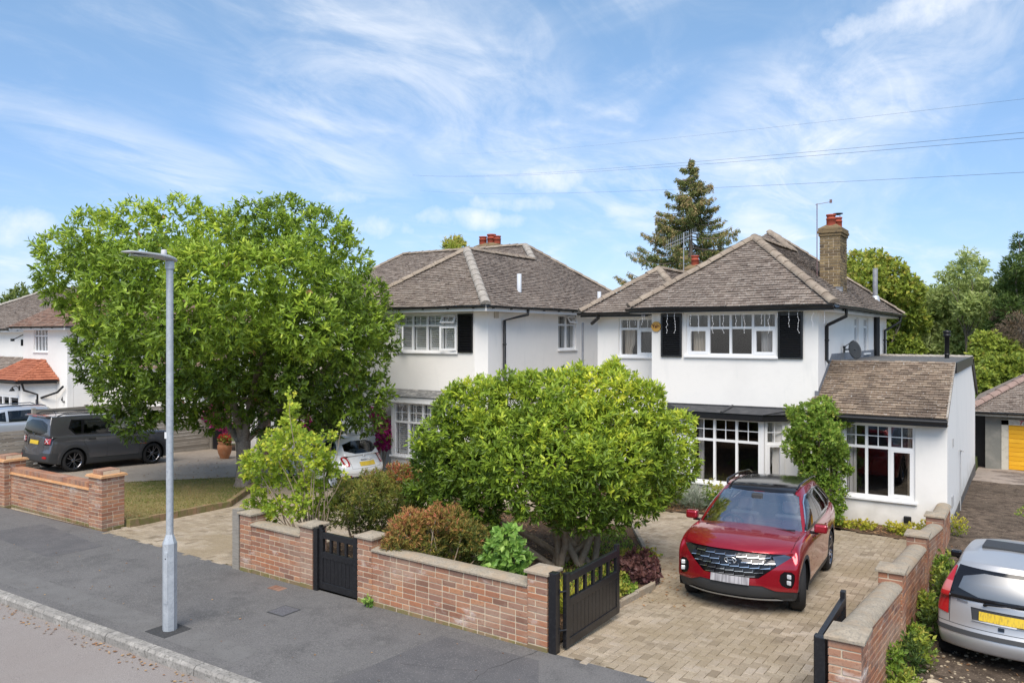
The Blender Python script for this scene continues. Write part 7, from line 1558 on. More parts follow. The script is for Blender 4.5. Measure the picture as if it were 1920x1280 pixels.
# --- the big magnolia on the lawn
t = thing('magnolia_tree', 'large spreading broadleaf tree behind the street lamp', 'tree', (-17.4, 13.33, g(-17.4, 13.33)))
rnd = random.Random(2); base = Vector((-17.4, 13.33, g(-17.4, 13.33) - .05))
tr = MB(); fork = base + Vector((.0, 0, 1.25))
tr.tube([base, base + Vector((0, 0, .15)), base + Vector((.02, 0, .6)), fork], [.30, .21, .175, .19], 14)
ends = [(-19.3, 14.0, 2.1), (-21.0, 13.8, 3.3), (-17.9, 13.1, 3.2), (-16.4, 13.2, 3.3), (-15.2, 14.4, 3.0), (-17.2, 14.6, 3.4)]
for i, e in enumerate(ends):
    pts = limb(tr, fork - Vector((0, 0, .06)), e, .13 if i in (0, 3, 2) else .09, .05, rnd, .10)
    for k in range(4):
        b = random.Random(i * 9 + k)   .choice(MAG_BLOBS0); s_ = pts[3 + k % 3]
        if (Vector(b[:3]) - s_).length < 3.2: limb(tr, s_, b[:3], .04, .012, rnd, .12, 5)
wb(tr, 'trunk', BARK, t)
crown('crown', t, MAG_BLOBS, 19000, 7, .155, .050, L_MAG, seed=4, inner=.76, up=.45, tintlift=.50, spread=1.25, droop=.10, cut=1.05, tbase=.42, tvar=.15, bt=.11, lens=True)  # tintlift paints shade into the lower crown as darker leaf tints
dl = crown('dead_leaves', t, MAG_BLOBS, 60, 4, .14, .06, L_LITTER, seed=44, inner=.8)

# --- rounded shrub in the front bed
t = thing('rounded_shrub', 'big rounded green shrub with pale bare stems behind front wall', 'shrub', (-6.4, 11.25, g(-6.4, 11.25)))
tr = MB(); rnd = random.Random(5)
for (x, y) in ((-6.35, 11.0), (-6.10, 11.25), (-6.55, 11.15), (-6.0, 11.5), (-6.4, 11.45)):
    for k in range(2):
        b = rnd.choice(BUSH_BLOBS0[:34]); p0 = Vector((x, y, g(x, y) - .03)); mid = p0.lerp(Vector(b[:3]), .35) + Vector((0, 0, .12)); pts = limb(tr, p0, mid, .060, .048, rnd, .10, 5); limb(tr, mid, b[:3], .046, .012, rnd, .06, 5)
limb(tr, (-6.45, 11.0, g(-6.4, 11)), (-7.3, 10.7, .45), .055, .03, rnd, .1); limb(tr, (-7.3, 10.7, .45), (-7.75, 10.6, 1.1), .03, .012, rnd, .1)
wb(tr, 'stems', BARKB, t)
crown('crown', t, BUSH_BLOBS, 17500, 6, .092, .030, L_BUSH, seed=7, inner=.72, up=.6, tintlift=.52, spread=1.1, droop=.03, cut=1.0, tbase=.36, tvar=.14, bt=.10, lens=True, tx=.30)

# --- young lime-leaved sapling
t = thing('leafy_sapling', 'loose lime green sapling with thin twigs behind short brick wall', 'shrub', (-9.55, 8.9, g(-9.55, 8.9)))
tr = MB(); rnd = random.Random(8); b0 = Vector((-9.75, 8.85, g(-9.6, 8.9)))
for b in SAP_BLOBS: 
    s_ = b0 + Vector((rnd.uniform(-.25, .25), rnd.uniform(-.2, .2), 0)); m_ = s_.lerp(Vector(b[:3]), .5) + Vector((0, 0, .15)); limb(tr, s_, m_, .013, .009, rnd, .05, 4); limb(tr, m_, Vector(b[:3]) + Vector((0, 0, b[3] * .6)), .009, .003, rnd, .06, 4)
wb(tr, 'stems', BARKB, t)
crown('crown', t, SAP_BLOBS, 1500, 6, .06, .04, L_SAP, seed=9, inner=.1, up=.3, tintlift=.25, spread=1.3, cut=0, tbase=.38, tvar=.25)

def mound(name, label, cat, blobs, n, k, L, W, m, seed, base=None, group=None, **kw):
    b = np.array(blobs); x, y = b[:, 0].mean(), b[:, 1].mean(); t = thing(name, label, cat, (x, y, g(x, y)), group=group); rnd = random.Random(seed); tr = MB()
    for q in blobs[::2]: limb(tr, (x + rnd.uniform(-.15, .15), y + rnd.uniform(-.1, .1), g(x, y)), q[:3], .014, .004, rnd, .1, 4)
    wb(tr, 'stems', BARKB, t); crown('foliage', t, blobs, n, k, L, W, m, seed=seed, **kw); return t
mound('fine_leaved_shrub', 'dark olive feathery mound just behind the small black gate', 'shrub', rough(DARK_MOUND, 12, 9, .3, .5), 3400, 6, .055, .013, L_OLIVE, 3, tintlift=.35, tbase=.27, tvar=.16, up=.5, spread=.9)
t = mound('fine_leaved_shrub', 'olive and red tipped shrub beside the small white car', 'shrub', BACK_MOUND, 1500, 6, .07, .022, L_OLIVE, 13, tintlift=.4, tbase=.40, tvar=.22, up=.5, spread=.9)
mound('fine_leaved_shrub', 'orange red and green feathery shrub behind the long brick wall', 'shrub', rough(RED_MOUND, 14, 8, .3, .5), 4600, 6, .055, .012, L_RED, 5, tintlift=.55, tbase=.34, tvar=.20, up=.6, spread=.9, tx=-.35, inner=.5, cut=.6)
mound('leafy_shrub', 'small fresh green broad-leaved shrub beside the brick gate pier', 'shrub', BRIGHT_SHRUB, 520, 5, .085, .058, L_BRIGHT, 6, tintlift=.2, tbase=.45, up=.4, spread=1.3, droop=.2)
t = mound('wall_climber', 'green climbing plant on white wall between bay and annexe window', 'climber', rough(CLIMBER, 40, 6, .3, .6, 1.2), 7500, 5, .06, .036, L_CLIMB, 12, tintlift=.2, tbase=.42, tvar=.2, up=.2, spread=1.3)
rs = np.random.RandomState(3); 
def sprinkle(name, parent, blobs, n, L, m, seed=3, k=4):
    return crown(name, parent, blobs, n, k, L, L * .8, m, seed=seed, inner=.95, up=.3, spread=1.4, cut=0, tvar=.3)
sprinkle('blossoms', t, CLIMBER, 34, .045, L_WHITEF)

# --- low planting, built from little clumps set along the beds
def clumps(name, label, cat, spots, L, W, m, seed, nsh=60, k=5, group=None, each=None, **kw):
    for i, (x, y, r, h) in enumerate(spots):
        z = g(x, y); bl = [(x, y, z + h * .45, r), (x + r * .35, y, z + h * .35, r * .7), (x - r * .3, y + r * .2, z + h * .4, r * .7)]
        t = thing(name, label if not each else each[i], cat, (x, y, z), group=group)
        crown('foliage', t, bl, nsh, k, L, W, m, seed=seed + i, inner=.2, flat=h / (2 * r), cut=0, **kw)
clumps('purple_plant', '', 'plant', [(-5.28, 11.75, .26, .32), (-5.02, 11.40, .24, .3), (-5.25, 11.2, .24, .28), (-4.86, 11.0, .22, .22)], .075, .06, L_PURP, 20, 90, each=['dark purple leafy plant furthest along the bed edging', 'dark purple leafy plant spilling over bed edging by red car', 'dark purple leafy plant on the inner side of its clump', 'dark purple leafy plant nearest the open black gate'], group='purple plants by the bed edging', tvar=.3)
clumps('bedding_plant', '', 'plant', [(-4.95, 9.75, .24, .22), (-5.0, 10.35, .26, .2), (-5.4, 10.9, .28, .2), (-5.7, 12.0, .3, .22), (-5.45, 12.4, .28, .2)], .05, .04, L_CLIMB, 30, 100, each=['low green bedding plant at the tip of the open black gate', 'low green bedding plant behind the open black gate', 'low green plant under the rounded shrub stems', 'straggly green plant right of pale shrub stems', 'low plant at the far corner of the shrub bed'], group='low plants in the shrub bed', tbase=.6, tvar=.3)
clumps('yellow_plant', 'yellow green strappy plant seen through slots of the open black gate', 'plant', [(-5.0, 9.0, .26, .4)], .22, .02, L_YEL, 40, 90, up=1.2, spread=.6)
clumps('lavender_bush', 'silvery grey lavender at foot of bay window by red car', 'shrub', [(-6.55, 17.35, .45, .55)], .16, .012, L_GREY, 50, 330, up=1.3, spread=.7)
clumps('strappy_plant', 'clump of long green strap leaves beside grey lavender', 'plant', [(-7.35, 17.1, .42, .6)], .38, .022, L_YEL, 54, 130, up=1.0, spread=.8, tbase=.2)
clumps('small_shrub', 'small dark green shrub against bay wall behind red car mirror', 'shrub', [(-6.05, 17.62, .32, .75)], .07, .035, L_CLIMB, 58, 170, tbase=.3)
clumps('low_plant', '', 'plant', [(-3.25, 17.35, .24, .22), (-2.85, 17.42, .27, .2), (-2.25, 17.5, .2, .25), (-1.95, 17.25, .24, .3), (-1.70, 17.5, .22, .35)], .05, .035, L_YEL, 62, 90, each=['lime green low plant nearest the climber', 'bright lime low plant below annexe window', 'sparse yellowish plant in the middle of annexe bed', 'yellow green plant below the black wall vent', 'taller yellowish plant against the side wall end'], group='low plants under the annexe window', tbase=.45, tvar=.3)
clumps('ragwort_plant', 'yellow flowering weed at foot of white side wall', 'weed', [(-1.18, 18.2, .2, .5)], .045, .02, L_YEL, 70, 120, up=.8)
rw = random.Random(6); sp_ = [(-1.12 + rw.uniform(-.12, .1), 8.9 + i * .55 + rw.uniform(-.15, .15), rw.uniform(.14, .22), rw.uniform(.25, .55)) for i in range(12)]
WSPOT = ['behind the nearest brick pier by the track', 'just past the first wall section', 'midway along the first wall section', 'at the foot of the second brick pier', 'right beside the silver bumper', 'beside the silver car rear wheel', 'under the silver car black mirror', 'past the second wall section', 'at the third brick pier', 'beyond the third brick pier', 'by the fourth brick pier', 'nearest the white side wall corner']
for i, s_ in enumerate(sp_):
    x, y, r, h = s_; z = g(x, y); tt = thing('weed', '%s weed %s' % (['leafy green', 'bright fresh green', 'tangled green', 'low spreading'][i % 4], WSPOT[i]), 'weed', (x, y, z), group='weeds along the boundary wall')
    crown('foliage', tt, [(x, y, z + h * .4, r), (x, y + .1, z + h * .7, r * .6)], 110, 5, .06, .028, (L_TREE, L_CLIMB, L_DARK)[i % 3], seed=80 + i, inner=.1, flat=h / (2 * r), cut=0, up=.5, tbase=.25, tvar=.25)
clumps('weed', 'tiny bright weed at foot of long brick wall', 'weed', [(-7.52, 7.80, .05, .14)], .05, .03, L_BRIGHT, 99, 22)
# bougainvillea
BG1 = [(-15.9 + a, 17.25 + b, c, r) for a, b, c, r in ((-.2, .1, .95, .28), (-.45, .2, 1.15, .26), (.0, .0, .70, .26), (-.05, .1, .45, .22), (-.55, .3, .75, .25), (-.35, .1, .35, .18), (-.7, .3, 1.3, .2))]
t = thing('bougainvillea', 'magenta flowering bush against white wall beside the bay window', 'flowering shrub', (-16.2, 17.35, g(-16, 17.4))); tr = MB(); rnd = random.Random(1)
for b in BG1: limb(tr, (-16.2, 17.4, g(-16, 17)), b[:3], .016, .006, rnd, .1, 4)
wb(tr, 'stems', BARKB, t); crown('flowers', t, BG1, 420, 6, .07, .06, L_MAGENTA, seed=3, inner=.3, cut=0, spread=1.4, tvar=.3); crown('foliage', t, BG1, 110, 5, .07, .04, L_CLIMB, seed=4, inner=.1, cut=0)
BG2 = [(-25.3, 18.0, .75, .32), (-24.9, 18.0, .45, .3), (-24.5, 17.95, .35, .25), (-24.7, 17.9, .95, .3), (-25.6, 18.0, .6, .25)]
t = thing('bougainvillea', 'magenta flowers hanging over the dark side gate behind the tree', 'flowering shrub', (-24.9, 18.0, .4)); crown('flowers', t, BG2, 260, 6, .08, .07, L_MAGENTA, seed=5, inner=.3, cut=0, spread=1.4, tvar=.3)
tr = MB(); limb(tr, (-24.2, 17.95, g(-24.2, 18)), (-24.9, 17.95, .7), .03, .01, rnd); wb(tr, 'stems', BARKB, t)
t = thing('bougainvillea', 'small patch of magenta flowers on white wall behind the sapling', 'flowering shrub', (-20.4, 18.3, .5)); crown('flowers', t, [(-20.4, 18.3, .45, .25), (-20.7, 18.3, .7, .25)], 130, 6, .08, .07, L_MAGENTA, seed=6, inner=.3, cut=0)

# --- trees behind the houses
def tree(name, label, blobs, trunk, n, k, L, W, m, seed, bark=BARK, group=None, tr0=1.0, **kw):
    x, y = trunk; t = thing(name, label, 'tree', (x, y, g(x, y)), group=group); rnd = random.Random(seed); tr = MB(); z0 = g(x, y) - .1
    b = np.array(blobs); zt = b[:, 2].mean(); top = Vector((x, y, z0 + (zt - z0) * .6)); tr.tube([(x, y, z0), (x, y, z0 + .5), tuple(top)], [.26 * tr0, .2 * tr0, .14 * tr0], 8)
    for q in blobs: limb(tr, top - Vector((0, 0, rnd.uniform(0, .6))), q[:3], .08 * tr0, .02 * tr0, rnd, .08, 5)
    wb(tr, 'trunk', bark, t); crown('crown', t, blobs, n, k, L, W, m, seed=seed, **kw); return t
def base_of(bl): a = np.array(bl); return (float(a[:, 0].mean()), float(a[:, 1].mean()))
def lower(bl, k, f=.8):
    """continue a crown downwards out of view behind roofs"""
    a = np.array(bl); c = a[:, :3].mean(0); out = []
    for i in range(k): r = random.Random(i * 7 + k); out.append((float(c[0] + r.uniform(-1.5, 1.5)), float(c[1] + r.uniform(-1, 1)), float(a[:, 2].min() - r.uniform(.3, 2.2)), float(a[:, 3].mean() * f)))
    return bl + out
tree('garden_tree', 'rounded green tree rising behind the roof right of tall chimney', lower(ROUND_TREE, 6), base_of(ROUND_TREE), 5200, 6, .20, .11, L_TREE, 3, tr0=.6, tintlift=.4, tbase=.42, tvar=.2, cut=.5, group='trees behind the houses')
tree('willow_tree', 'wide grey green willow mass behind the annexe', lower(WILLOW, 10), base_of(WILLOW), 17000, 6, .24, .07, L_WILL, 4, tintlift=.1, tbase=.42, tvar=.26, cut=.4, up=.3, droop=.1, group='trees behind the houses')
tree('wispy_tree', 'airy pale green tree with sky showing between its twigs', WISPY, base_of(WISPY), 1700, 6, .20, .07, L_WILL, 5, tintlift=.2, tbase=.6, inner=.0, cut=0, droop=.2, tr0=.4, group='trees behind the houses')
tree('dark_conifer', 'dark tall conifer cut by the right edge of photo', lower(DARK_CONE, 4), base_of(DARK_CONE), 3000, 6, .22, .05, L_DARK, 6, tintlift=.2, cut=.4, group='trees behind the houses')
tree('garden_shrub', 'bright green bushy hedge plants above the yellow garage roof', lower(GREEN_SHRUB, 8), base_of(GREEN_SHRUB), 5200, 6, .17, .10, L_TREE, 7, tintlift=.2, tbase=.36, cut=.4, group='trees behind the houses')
tree('bare_shrub', 'brownish half bare bush above the yellow garage roof', BROWN_SHRUB + [(-1.5 + 0, 0, 0, 0)][:0], base_of(BROWN_SHRUB), 1500, 5, .16, .03, L_BROWN, 8, inner=.1, cut=0, bark=BARKB, spread=.8, group='trees behind the houses')
tree('treetop', 'small pale treetop showing over the middle house chimney', FAR_TOP, base_of(FAR_TOP), 420, 5, .3, .10, L_TREE, 9, inner=.1, cut=0, tbase=.7, group='trees behind the houses')
tree('street_tree', 'distant dark green treetop above roof at left edge', [(-66, 30, 5.9, 1.6), (-68, 31, 5.6, 1.8), (-64.5, 30.5, 5.2, 1.3)], (-66, 30), 900, 5, .3, .14, L_DARK, 10, cut=.4, group='trees behind the houses')
# far hedge line closing the view between and beyond the houses
rh = random.Random(12)
hb = [(x + rh.uniform(-1, 1), 62 + rh.uniform(-2, 2) + abs(x + 10) * .05, rh.uniform(.5, 2.6), rh.uniform(2.2, 3.2)) for x in range(-110, 40, 3)]
h = thing('far_hedge', 'far tree belt beyond the gardens seen low between the roofs', 'hedge', (-35, 62, -1)); crown('foliage', h, hb, 9000, 4, .5, .28, L_DARK, seed=33, cut=.4)
hb = [(6.5 + rh.uniform(-.6, .6), 9 + i * 1.3, rh.uniform(-.1, .5), .9) for i in range(20)]
h = thing('garden_hedge', 'green hedge on the far side of the dirt track', 'hedge', (6.5, 20, -.5)); crown('foliage', h, hb, 2600, 5, .11, .06, L_DARK, seed=34, cut=.4)

# --- the tall spruce
def spruce():
    X, Y = -16.9, 44.8; zb = g(X, Y); H = 14.25 - zb; t = thing('spruce_tree', 'tall dark spruce with drooping branches behind the main house', 'tree', (X, Y, zb)); rnd = random.Random(21)
    tr = MB(); tr.tube([(X, Y, zb), (X + .1, Y, zb + H * .5), (X + .05, Y, zb + H)], [.32, .16, .02], 10)
    P, D, N, L, T = [], [], [], [], []
    z = .28
    while z < .985:
        rad = 8.2 * (1 - z) ** .86; nb = 7 if z < .8 else 5
        for k in range(nb):
            a = rnd.uniform(0, 6.28); r = rad * rnd.uniform(.62, 1.12); z0 = zb + z * H + rnd.uniform(-.15, .15); pts = []; n = 7
            for i in range(n + 1):
                s = i / n; pts.append(Vector((X + math.cos(a) * r * s, Y + math.sin(a) * r * s, z0 - .38 * math.sin(s * 2.2) * r * .30 + .42 * s * s * s * r * .42)))
            tr.tube(pts, [.045 - .037 * i / n for i in range(n + 1)], 5, cap=False)
            m = int(16 + r * 24)
            for q in range(m):
                s = rnd.uniform(.18, 1.0); f = s * n; i = min(int(f), n - 1); p = pts[i].lerp(pts[i + 1], f - i)
                w = .55 * (1 - s * .6); side = rnd.uniform(-1, 1) * w * min(1, r * .5); b0 = p + Vector((-math.sin(a), math.cos(a), 0)) * side + Vector((0, 0, -abs(side) * .18))
                sp_t = rnd.gauss(.36, .2) + (.22 if s > .8 else 0)
                ln = rnd.uniform(.12, .42) * (1.1 - .4 * s)
                for j in range(9):
                    u_ = rnd.random(); pp = b0 + Vector((rnd.gauss(0, .04), rnd.gauss(0, .04), -u_ * ln)); P.append(pp[:]); d = Vector((rnd.gauss(0, .5) + math.cos(a) * .3, rnd.gauss(0, .5) + math.sin(a) * .3, -rnd.uniform(.3, 1.0))); D.append(d[:]); N.append((rnd.gauss(0, 1), rnd.gauss(0, 1), .6)); L.append(rnd.uniform(.10, .20)); T.append(sp_t + rnd.gauss(0, .1))
        z += .025 + .010 * rnd.random()
    wb(tr, 'trunk', BARK, t); L = np.array(L); leaves('needles', np.array(P), np.array(D), np.array(N), L, L * .32, np.array(T), L_SPR, t)
spruce()

# --- grass blades of the lawn and fallen leaves
def scatter(name, poly, n, L, W, m, seed, dz=.0, upright=True, parent=None, tint=None, label=None, zf=None):
    rs = np.random.RandomState(seed); xs = [p[0] for p in poly]; ys = [p[1] for p in poly]; pts = []
    while len(pts) < n:
        x, y = rs.uniform(min(xs), max(xs)), rs.uniform(min(ys), max(ys))
        if inside(x, y, poly): pts.append((x, y, (zf or g)(x, y) + dz))
    P = np.array(pts); n = len(P); D = rs.normal(0, .45, (n, 3)); D[:, 2] = 1.0 if upright else .12
    if not upright: D[:, :2] = unit(rs, n)[:, :2]
    N = rs.normal(0, 1, (n, 3)) if upright else np.tile([0, 0, 1.0], (n, 1)) + rs.normal(0, .3, (n, 3))
    LL = L * rs.uniform(.6, 1.3, n); tt = rs.rand(n) if tint is None else tint(P, rs)
    o = leaves(name, P, D, N, LL, LL * W / L, tt, m, parent); return o
def lawn_t(P, rs):
    v = .36 + .30 * np.sin(P[:, 0] * 1.7 + np.sin(P[:, 1] * 2.1) * 1.5) * np.cos(P[:, 1] * 1.3) + .25 * (P[:, 1] - 10.5) / 4; return v + rs.normal(0, .2, len(P))
tag(scatter('grass', LAWN, 26000, .045, .010, GRASSM, 2, tint=lawn_t), kind='stuff')
BEDP = [(-10.6, 8.25), (-4.9, 8.1), (-4.85, 10.8), (-5.4, 12.2), (-6.9, 14.5), (-10.7, 14.5)]
tag(scatter('fallen_leaves_bed', BEDP, 5200, .05, .03, L_LITTER, 4, dz=.045, upright=False), kind='stuff')
tag(scatter('bed_ground_cover', [(-4.85, 9.5), (-4.85, 10.8), (-5.4, 12.2), (-6.6, 14.0), (-7.6, 13.0), (-5.9, 10.2), (-5.6, 9.3)], 3200, .05, .03, L_CLIMB, 5, dz=.04), kind='stuff')
tag(scatter('fallen_leaves_drive', [(-4.62, 9.8), (-3.9, 10.2), (-4.2, 11.2), (-5.0, 12.4), (-6.3, 14.2), (-6.7, 14.3), (-5.2, 12.0), (-4.65, 10.8)], 110, .045, .028, L_LITTER, 6, dz=.006, upright=False), kind='stuff')
tag(scatter('fallen_leaves_house_bed', [(-1.7, 17.0), (-1.7, 17.9), (-4.0, 18.0), (-8.0, 18.0), (-7.0, 16.8), (-4.2, 17.3)], 1200, .05, .03, L_LITTER, 7, dz=.03, upright=False), kind='stuff')
tag(scatter('fallen_leaves_lawn', [(-15.2, 8.8), (-15.6, 11.2), (-18.9, 14.0), (-24, 17.6), (-21, 12), (-20.4, 9)], 420, .06, .035, L_LITTER, 8, dz=.012, upright=False), kind='stuff')
tag(scatter('fallen_leaves_gutter', [(-13.5, 5.0), (-13.5, 5.28), (-6.5, 5.28), (-6.5, 5.1)], 170, .045, .028, L_LITTER, 9, dz=-.095, upright=False), kind='stuff')
tag(scatter('fallen_leaves_track', [(-1.2, 8.2), (2.5, 8.2), (2.5, 11), (-1.2, 17.5)], 500, .05, .03, L_LITTER, 10, dz=.015, upright=False), kind='stuff')
tag(scatter('track_weeds', [(-.3, 21.2), (1.3, 21), (1.6, 22.4), (-.1, 22.6)], 700, .05, .03, L_CLIMB, 11, dz=.0), kind='stuff')
tag(scatter('wall_foot_leaves', [(-22, 8.05), (-19.3, 7.95), (-19.3, 8.3), (-22, 8.35)], 260, .06, .035, L_LITTER, 12, dz=.012, upright=False), kind='stuff')
# ---------------------------------------------------------------- street lamp
t = thing('street_lamp', 'tall galvanised street lamp standing on the pavement', 'street lamp', (-9.055, 5.83, g(-9.05, 5.83)))
mb = MB(); n = 8; rb = .088
mb.lathe([(rb, -.05), (rb, 1.10), (.046, 1.21), (.046, 1.22)], n=8); o = mb.build('base', GALV, t)
for p in o.data.polygons: p.use_smooth = False
mb = MB(); mb.lathe([(.044, 1.20), (.042, 4.62)], n=20); mb.build('pole', GALV, t)
mb = MB(); mb.prism([(math.cos(a) * .035 * (1 if math.sin(a) < 0 else 1), math.sin(a) * .035) for a in [2 * math.pi * k / 12 for k in range(12)]], 0, .004)
dp = MB(); dp.box(-.03, -.006, .35, .03, .003, 1.0); o = dp.build('service_door', GALV, t, bevel=.003); o.matrix_basis = Matrix.Rotation(R(22.5), 4, 'Z') @ Matrix.Translation((0, -.083, 0))
lk = MB(); lk.lathe([(0, .006), (.008, .006), (.008, 0)], n=8); o = lk.build('door_lock', BLACKP, t); o.matrix_basis = Matrix.Rotation(R(22.5), 4, 'Z') @ Matrix.Translation((0, -.086, .92)) @ Matrix.Rotation(R(90), 4, 'X')
hd = MB(); vs = []; prof = [(-.62, .030, 4.735, 4.715), (-.55, .085, 4.750, 4.712), (-.40, .120, 4.752, 4.700), (-.20, .125, 4.745, 4.680), (-.04, .10, 4.740, 4.655), (.05, .07, 4.715, 4.64), (.08, .045, 4.70, 4.645)]
for (y, w, zt, zb_) in prof:
    for k in range(12):
        a = 2 * math.pi * k / 12; zc_ = (zt + zb_) / 2; vs.append((w * math.cos(a), y, zc_ + (zt - zb_) / 2 * math.sin(a) * (1 if math.sin(a) > 0 else .8)))
m = len(prof); hd.add(vs, [(i * 12 + k, (i + 1) * 12 + k, (i + 1) * 12 + (k + 1) % 12, i * 12 + (k + 1) % 12) for i in range(m - 1) for k in range(12)] + [tuple(range(12)), tuple(range(12 * (m - 1), 12 * m))[::-1]], smooth=True)
hd.build('lantern', mat('lantern_grey', (.42, .43, .44), .45, .4, metal=.2), t)
mb = MB(); mb.lathe([(.055, 4.56), (.055, 4.66)], n=16); mb.build('collar', GALV, t)
mb = MB(); mb.lathe([(.035, 4.74), (.035, 4.79), (.025, 4.80), (0, 4.80)], (0, -.08, 0), 14); mb.build('photocell', mat('photocell_grey', (.5, .5, .52), .5), t)
mb = MB(); mb.lathe([(0, 4.685), (.06, 4.685)], (0, -.38, 0), 14); 
led = MB(); led.box(-.07, -.50, 4.688, .07, -.22, 4.699); led.build('lamp_glass', mat('led_glass', (.5, .5, .45), .2), t)
lb = MB(); lb.box(-.047, -.03, 2.42, .0, -.043, 2.50) ; lb.build('label_sticker', mat('sticker', (.72, .72, .72), .6), t)
mb = MB(); mb.box(-9.26, 5.62, g(-9.05, 5.8) + .001, -8.84, 6.0, g(-9.05, 5.8) + .006); tag(wb(mb, 'asphalt_patch', mat('dark_patch', (.045, .045, .046), .95, noise=[(40, (.08, .08, .08), .5, .7)])), kind='structure')

# ---------------------------------------------------------------- gates
def gate(parent, M, L, H, slots, boards, band=(.0, .0), th=.05, step=True, zb=.05):
    def bx(name, x0, z0, x1, z1, y0=0, y1=None, bev=.004): q = MB(); q.box(x0, y0, z0, x1, y1 if y1 is not None else th, z1, M=M); return wb(q, name, BLACK, parent, bevel=bev)
    s = .085; zr0, zr1 = H - .12, H - .03; zm0, zm1 = H - .40, H - .31
    bx('stile', 0, zb, s, H); bx('stile', L - s, zb, L, H + (.035 if step else 0)); bx('top_rail', s, zr0, L - s, zr1); bx('mid_rail', s, zm0, L - s, zm1); bx('bottom_rail', s, zb, L - s, zb + .10)
    w = (L - 2 * s) / slots
    for i in range(1, slots): bx('baluster', s + i * w - .022, zm1, s + i * w + .022, zr0, .006, th - .006)
    bw = (L - 2 * s) / boards
    for i in range(boards): bx('board', s + i * bw + .0022, zb + .10, s + (i + 1) * bw - .0022, zm0, .010, .032, .003)
pg = thing('pedestrian_gate', 'small closed black wooden gate between two brick piers', 'gate', (-8.25, on_wall(-8.25), -.05), AW)
Mg = frame(-8.62, on_wall(-8.62) + .03, -.06, AW); gate(pg, Mg, .80, .90, 4, 8, step=False)
q = MB(); q.box(-.09, -.03, -.02, -.004, .07, .92, M=Mg); wb(q, 'gate_post', BLACK, pg, bevel=.006); q = MB(); q.box(-.0, .0, .90, .07, .055, .935, M=Mg); q.box(.0, 0, .935, .035, .055, .965, M=Mg); wb(q, 'stepped_top', BLACK, pg)
og = thing('driveway_gate', 'open black wooden driveway gate leaf standing beside the shrub bed', 'gate', (-4.50, 7.9, 0), R(90))
Mo = frame(-4.47, 7.90, -.0, R(90)) @ Matrix.Rotation(-.0, 4, 'Y'); gate(og, Mo, 1.42, .90, 6, 13, zb=.03)
q = MB(); q.box(-4.62, 7.74, -.05, -4.52, 7.84, .93); o = wb(q, 'gate_post', BLACK, None, bevel=.006); tag(o, 'black square gate post against the right brick pier', 'post')
q = MB(); 
for z in (.25, .70): q.tube([(-4.52, 7.83, z), (-4.47, 7.90, z)], .012, 6); q.box(-4.525, 7.80, z - .03, -4.515, 7.84, z + .03)
wb(q, 'hinge', BLACK, og)
rg = thing('driveway_gate', 'black gate leaf folded open against the stepped side wall', 'gate', (-1.66, 7.6, 0), R(90))
Mo = frame(-1.60, 7.55, -.0, R(91)); gate(rg, Mo, 1.42, .90, 6, 13, zb=.03)
q = MB(); q.box(-1.60, 7.36, -.05, -1.51, 7.46, .96); o = wb(q, 'gate_post', BLACK, None, bevel=.006); tag(o, 'black gate post beside nearest pier of the stepped wall', 'post')

# ---------------------------------------------------------------- slatted fences
def slat_fence(name, label, p0, p1, z0, z1, n, posts, seed=0):
    p0, p1 = Vector(p0), Vector(p1); L = (p1 - p0).length; a = math.atan2((p1 - p0).y, (p1 - p0).x); t = thing(name, label, 'fence', (p0.x, p0.y, z0), a, group='slatted wooden fences'); M = frame(p0.x, p0.y, 0, a); rnd = random.Random(seed)
    for i in range(posts + 1):
        q = MB(); x = L * i / posts; q.box(x - .05, -.02, z0 - .1, x + .05, .08, z1 + .05, rnd.random(), M=M); wb(q, 'post', WOOD, t)
    h = (z1 - z0) / n
    for i in range(posts):
        for k in range(n):
            q = MB(); za = z0 + k * h; q.box(L * i / posts + .052, -.012 + rnd.uniform(-.004, .004), za + .005, L * (i + 1) / posts - .052, .012, za + h - .005, rnd.random(), M=M); wb(q, 'slat', WOOD, t)
slat_fence('fence', 'low grey slatted fence left of the grey suv', (-25.65, 8.8), (-25.45, 11.95), -.42, .78, 11, 2, 1)
slat_fence('fence', 'higher weathered slatted fence running behind the grey suv', (-26.0, 12.1), (-25.85, 15.3), -.5, 1.32, 14, 2, 2)
slat_fence('fence', 'weathered slatted fence panel beside the dark side gate', (-25.85, 15.4), (-25.55, 18.1), -.62, 1.15, 14, 1, 3)
q = MB(); q.box(-25.45, 18.15, -.75, -24.75, 18.20, 1.25); o = wb(q, 'side_gate', mat('black_gate_panel', (.014, .014, .018), .5), None); tag(o, 'black panelled side gate under magenta flowers', 'gate')
q = MB(); q.box(-24.72, 18.05, -.75, -24.45, 18.22, 1.5); o = wb(q, 'timber_post', WOODB, None); tag(o, 'thick brown timber post right of the dark side gate', 'post')
q = MB(); q.box(-25.62, 18.1, -.75, -25.48, 18.22, 1.3); o = wb(q, 'timber_post', WOOD, None); tag(o, 'silvered timber post left of the dark side gate', 'post')
q = MB(); q.box(-22.4, 18.0, -.75, -22.2, 18.15, 1.3); o = wb(q, 'timber_post', WOODB, None); tag(o, 'brown timber post behind the trunk of the big tree', 'post')

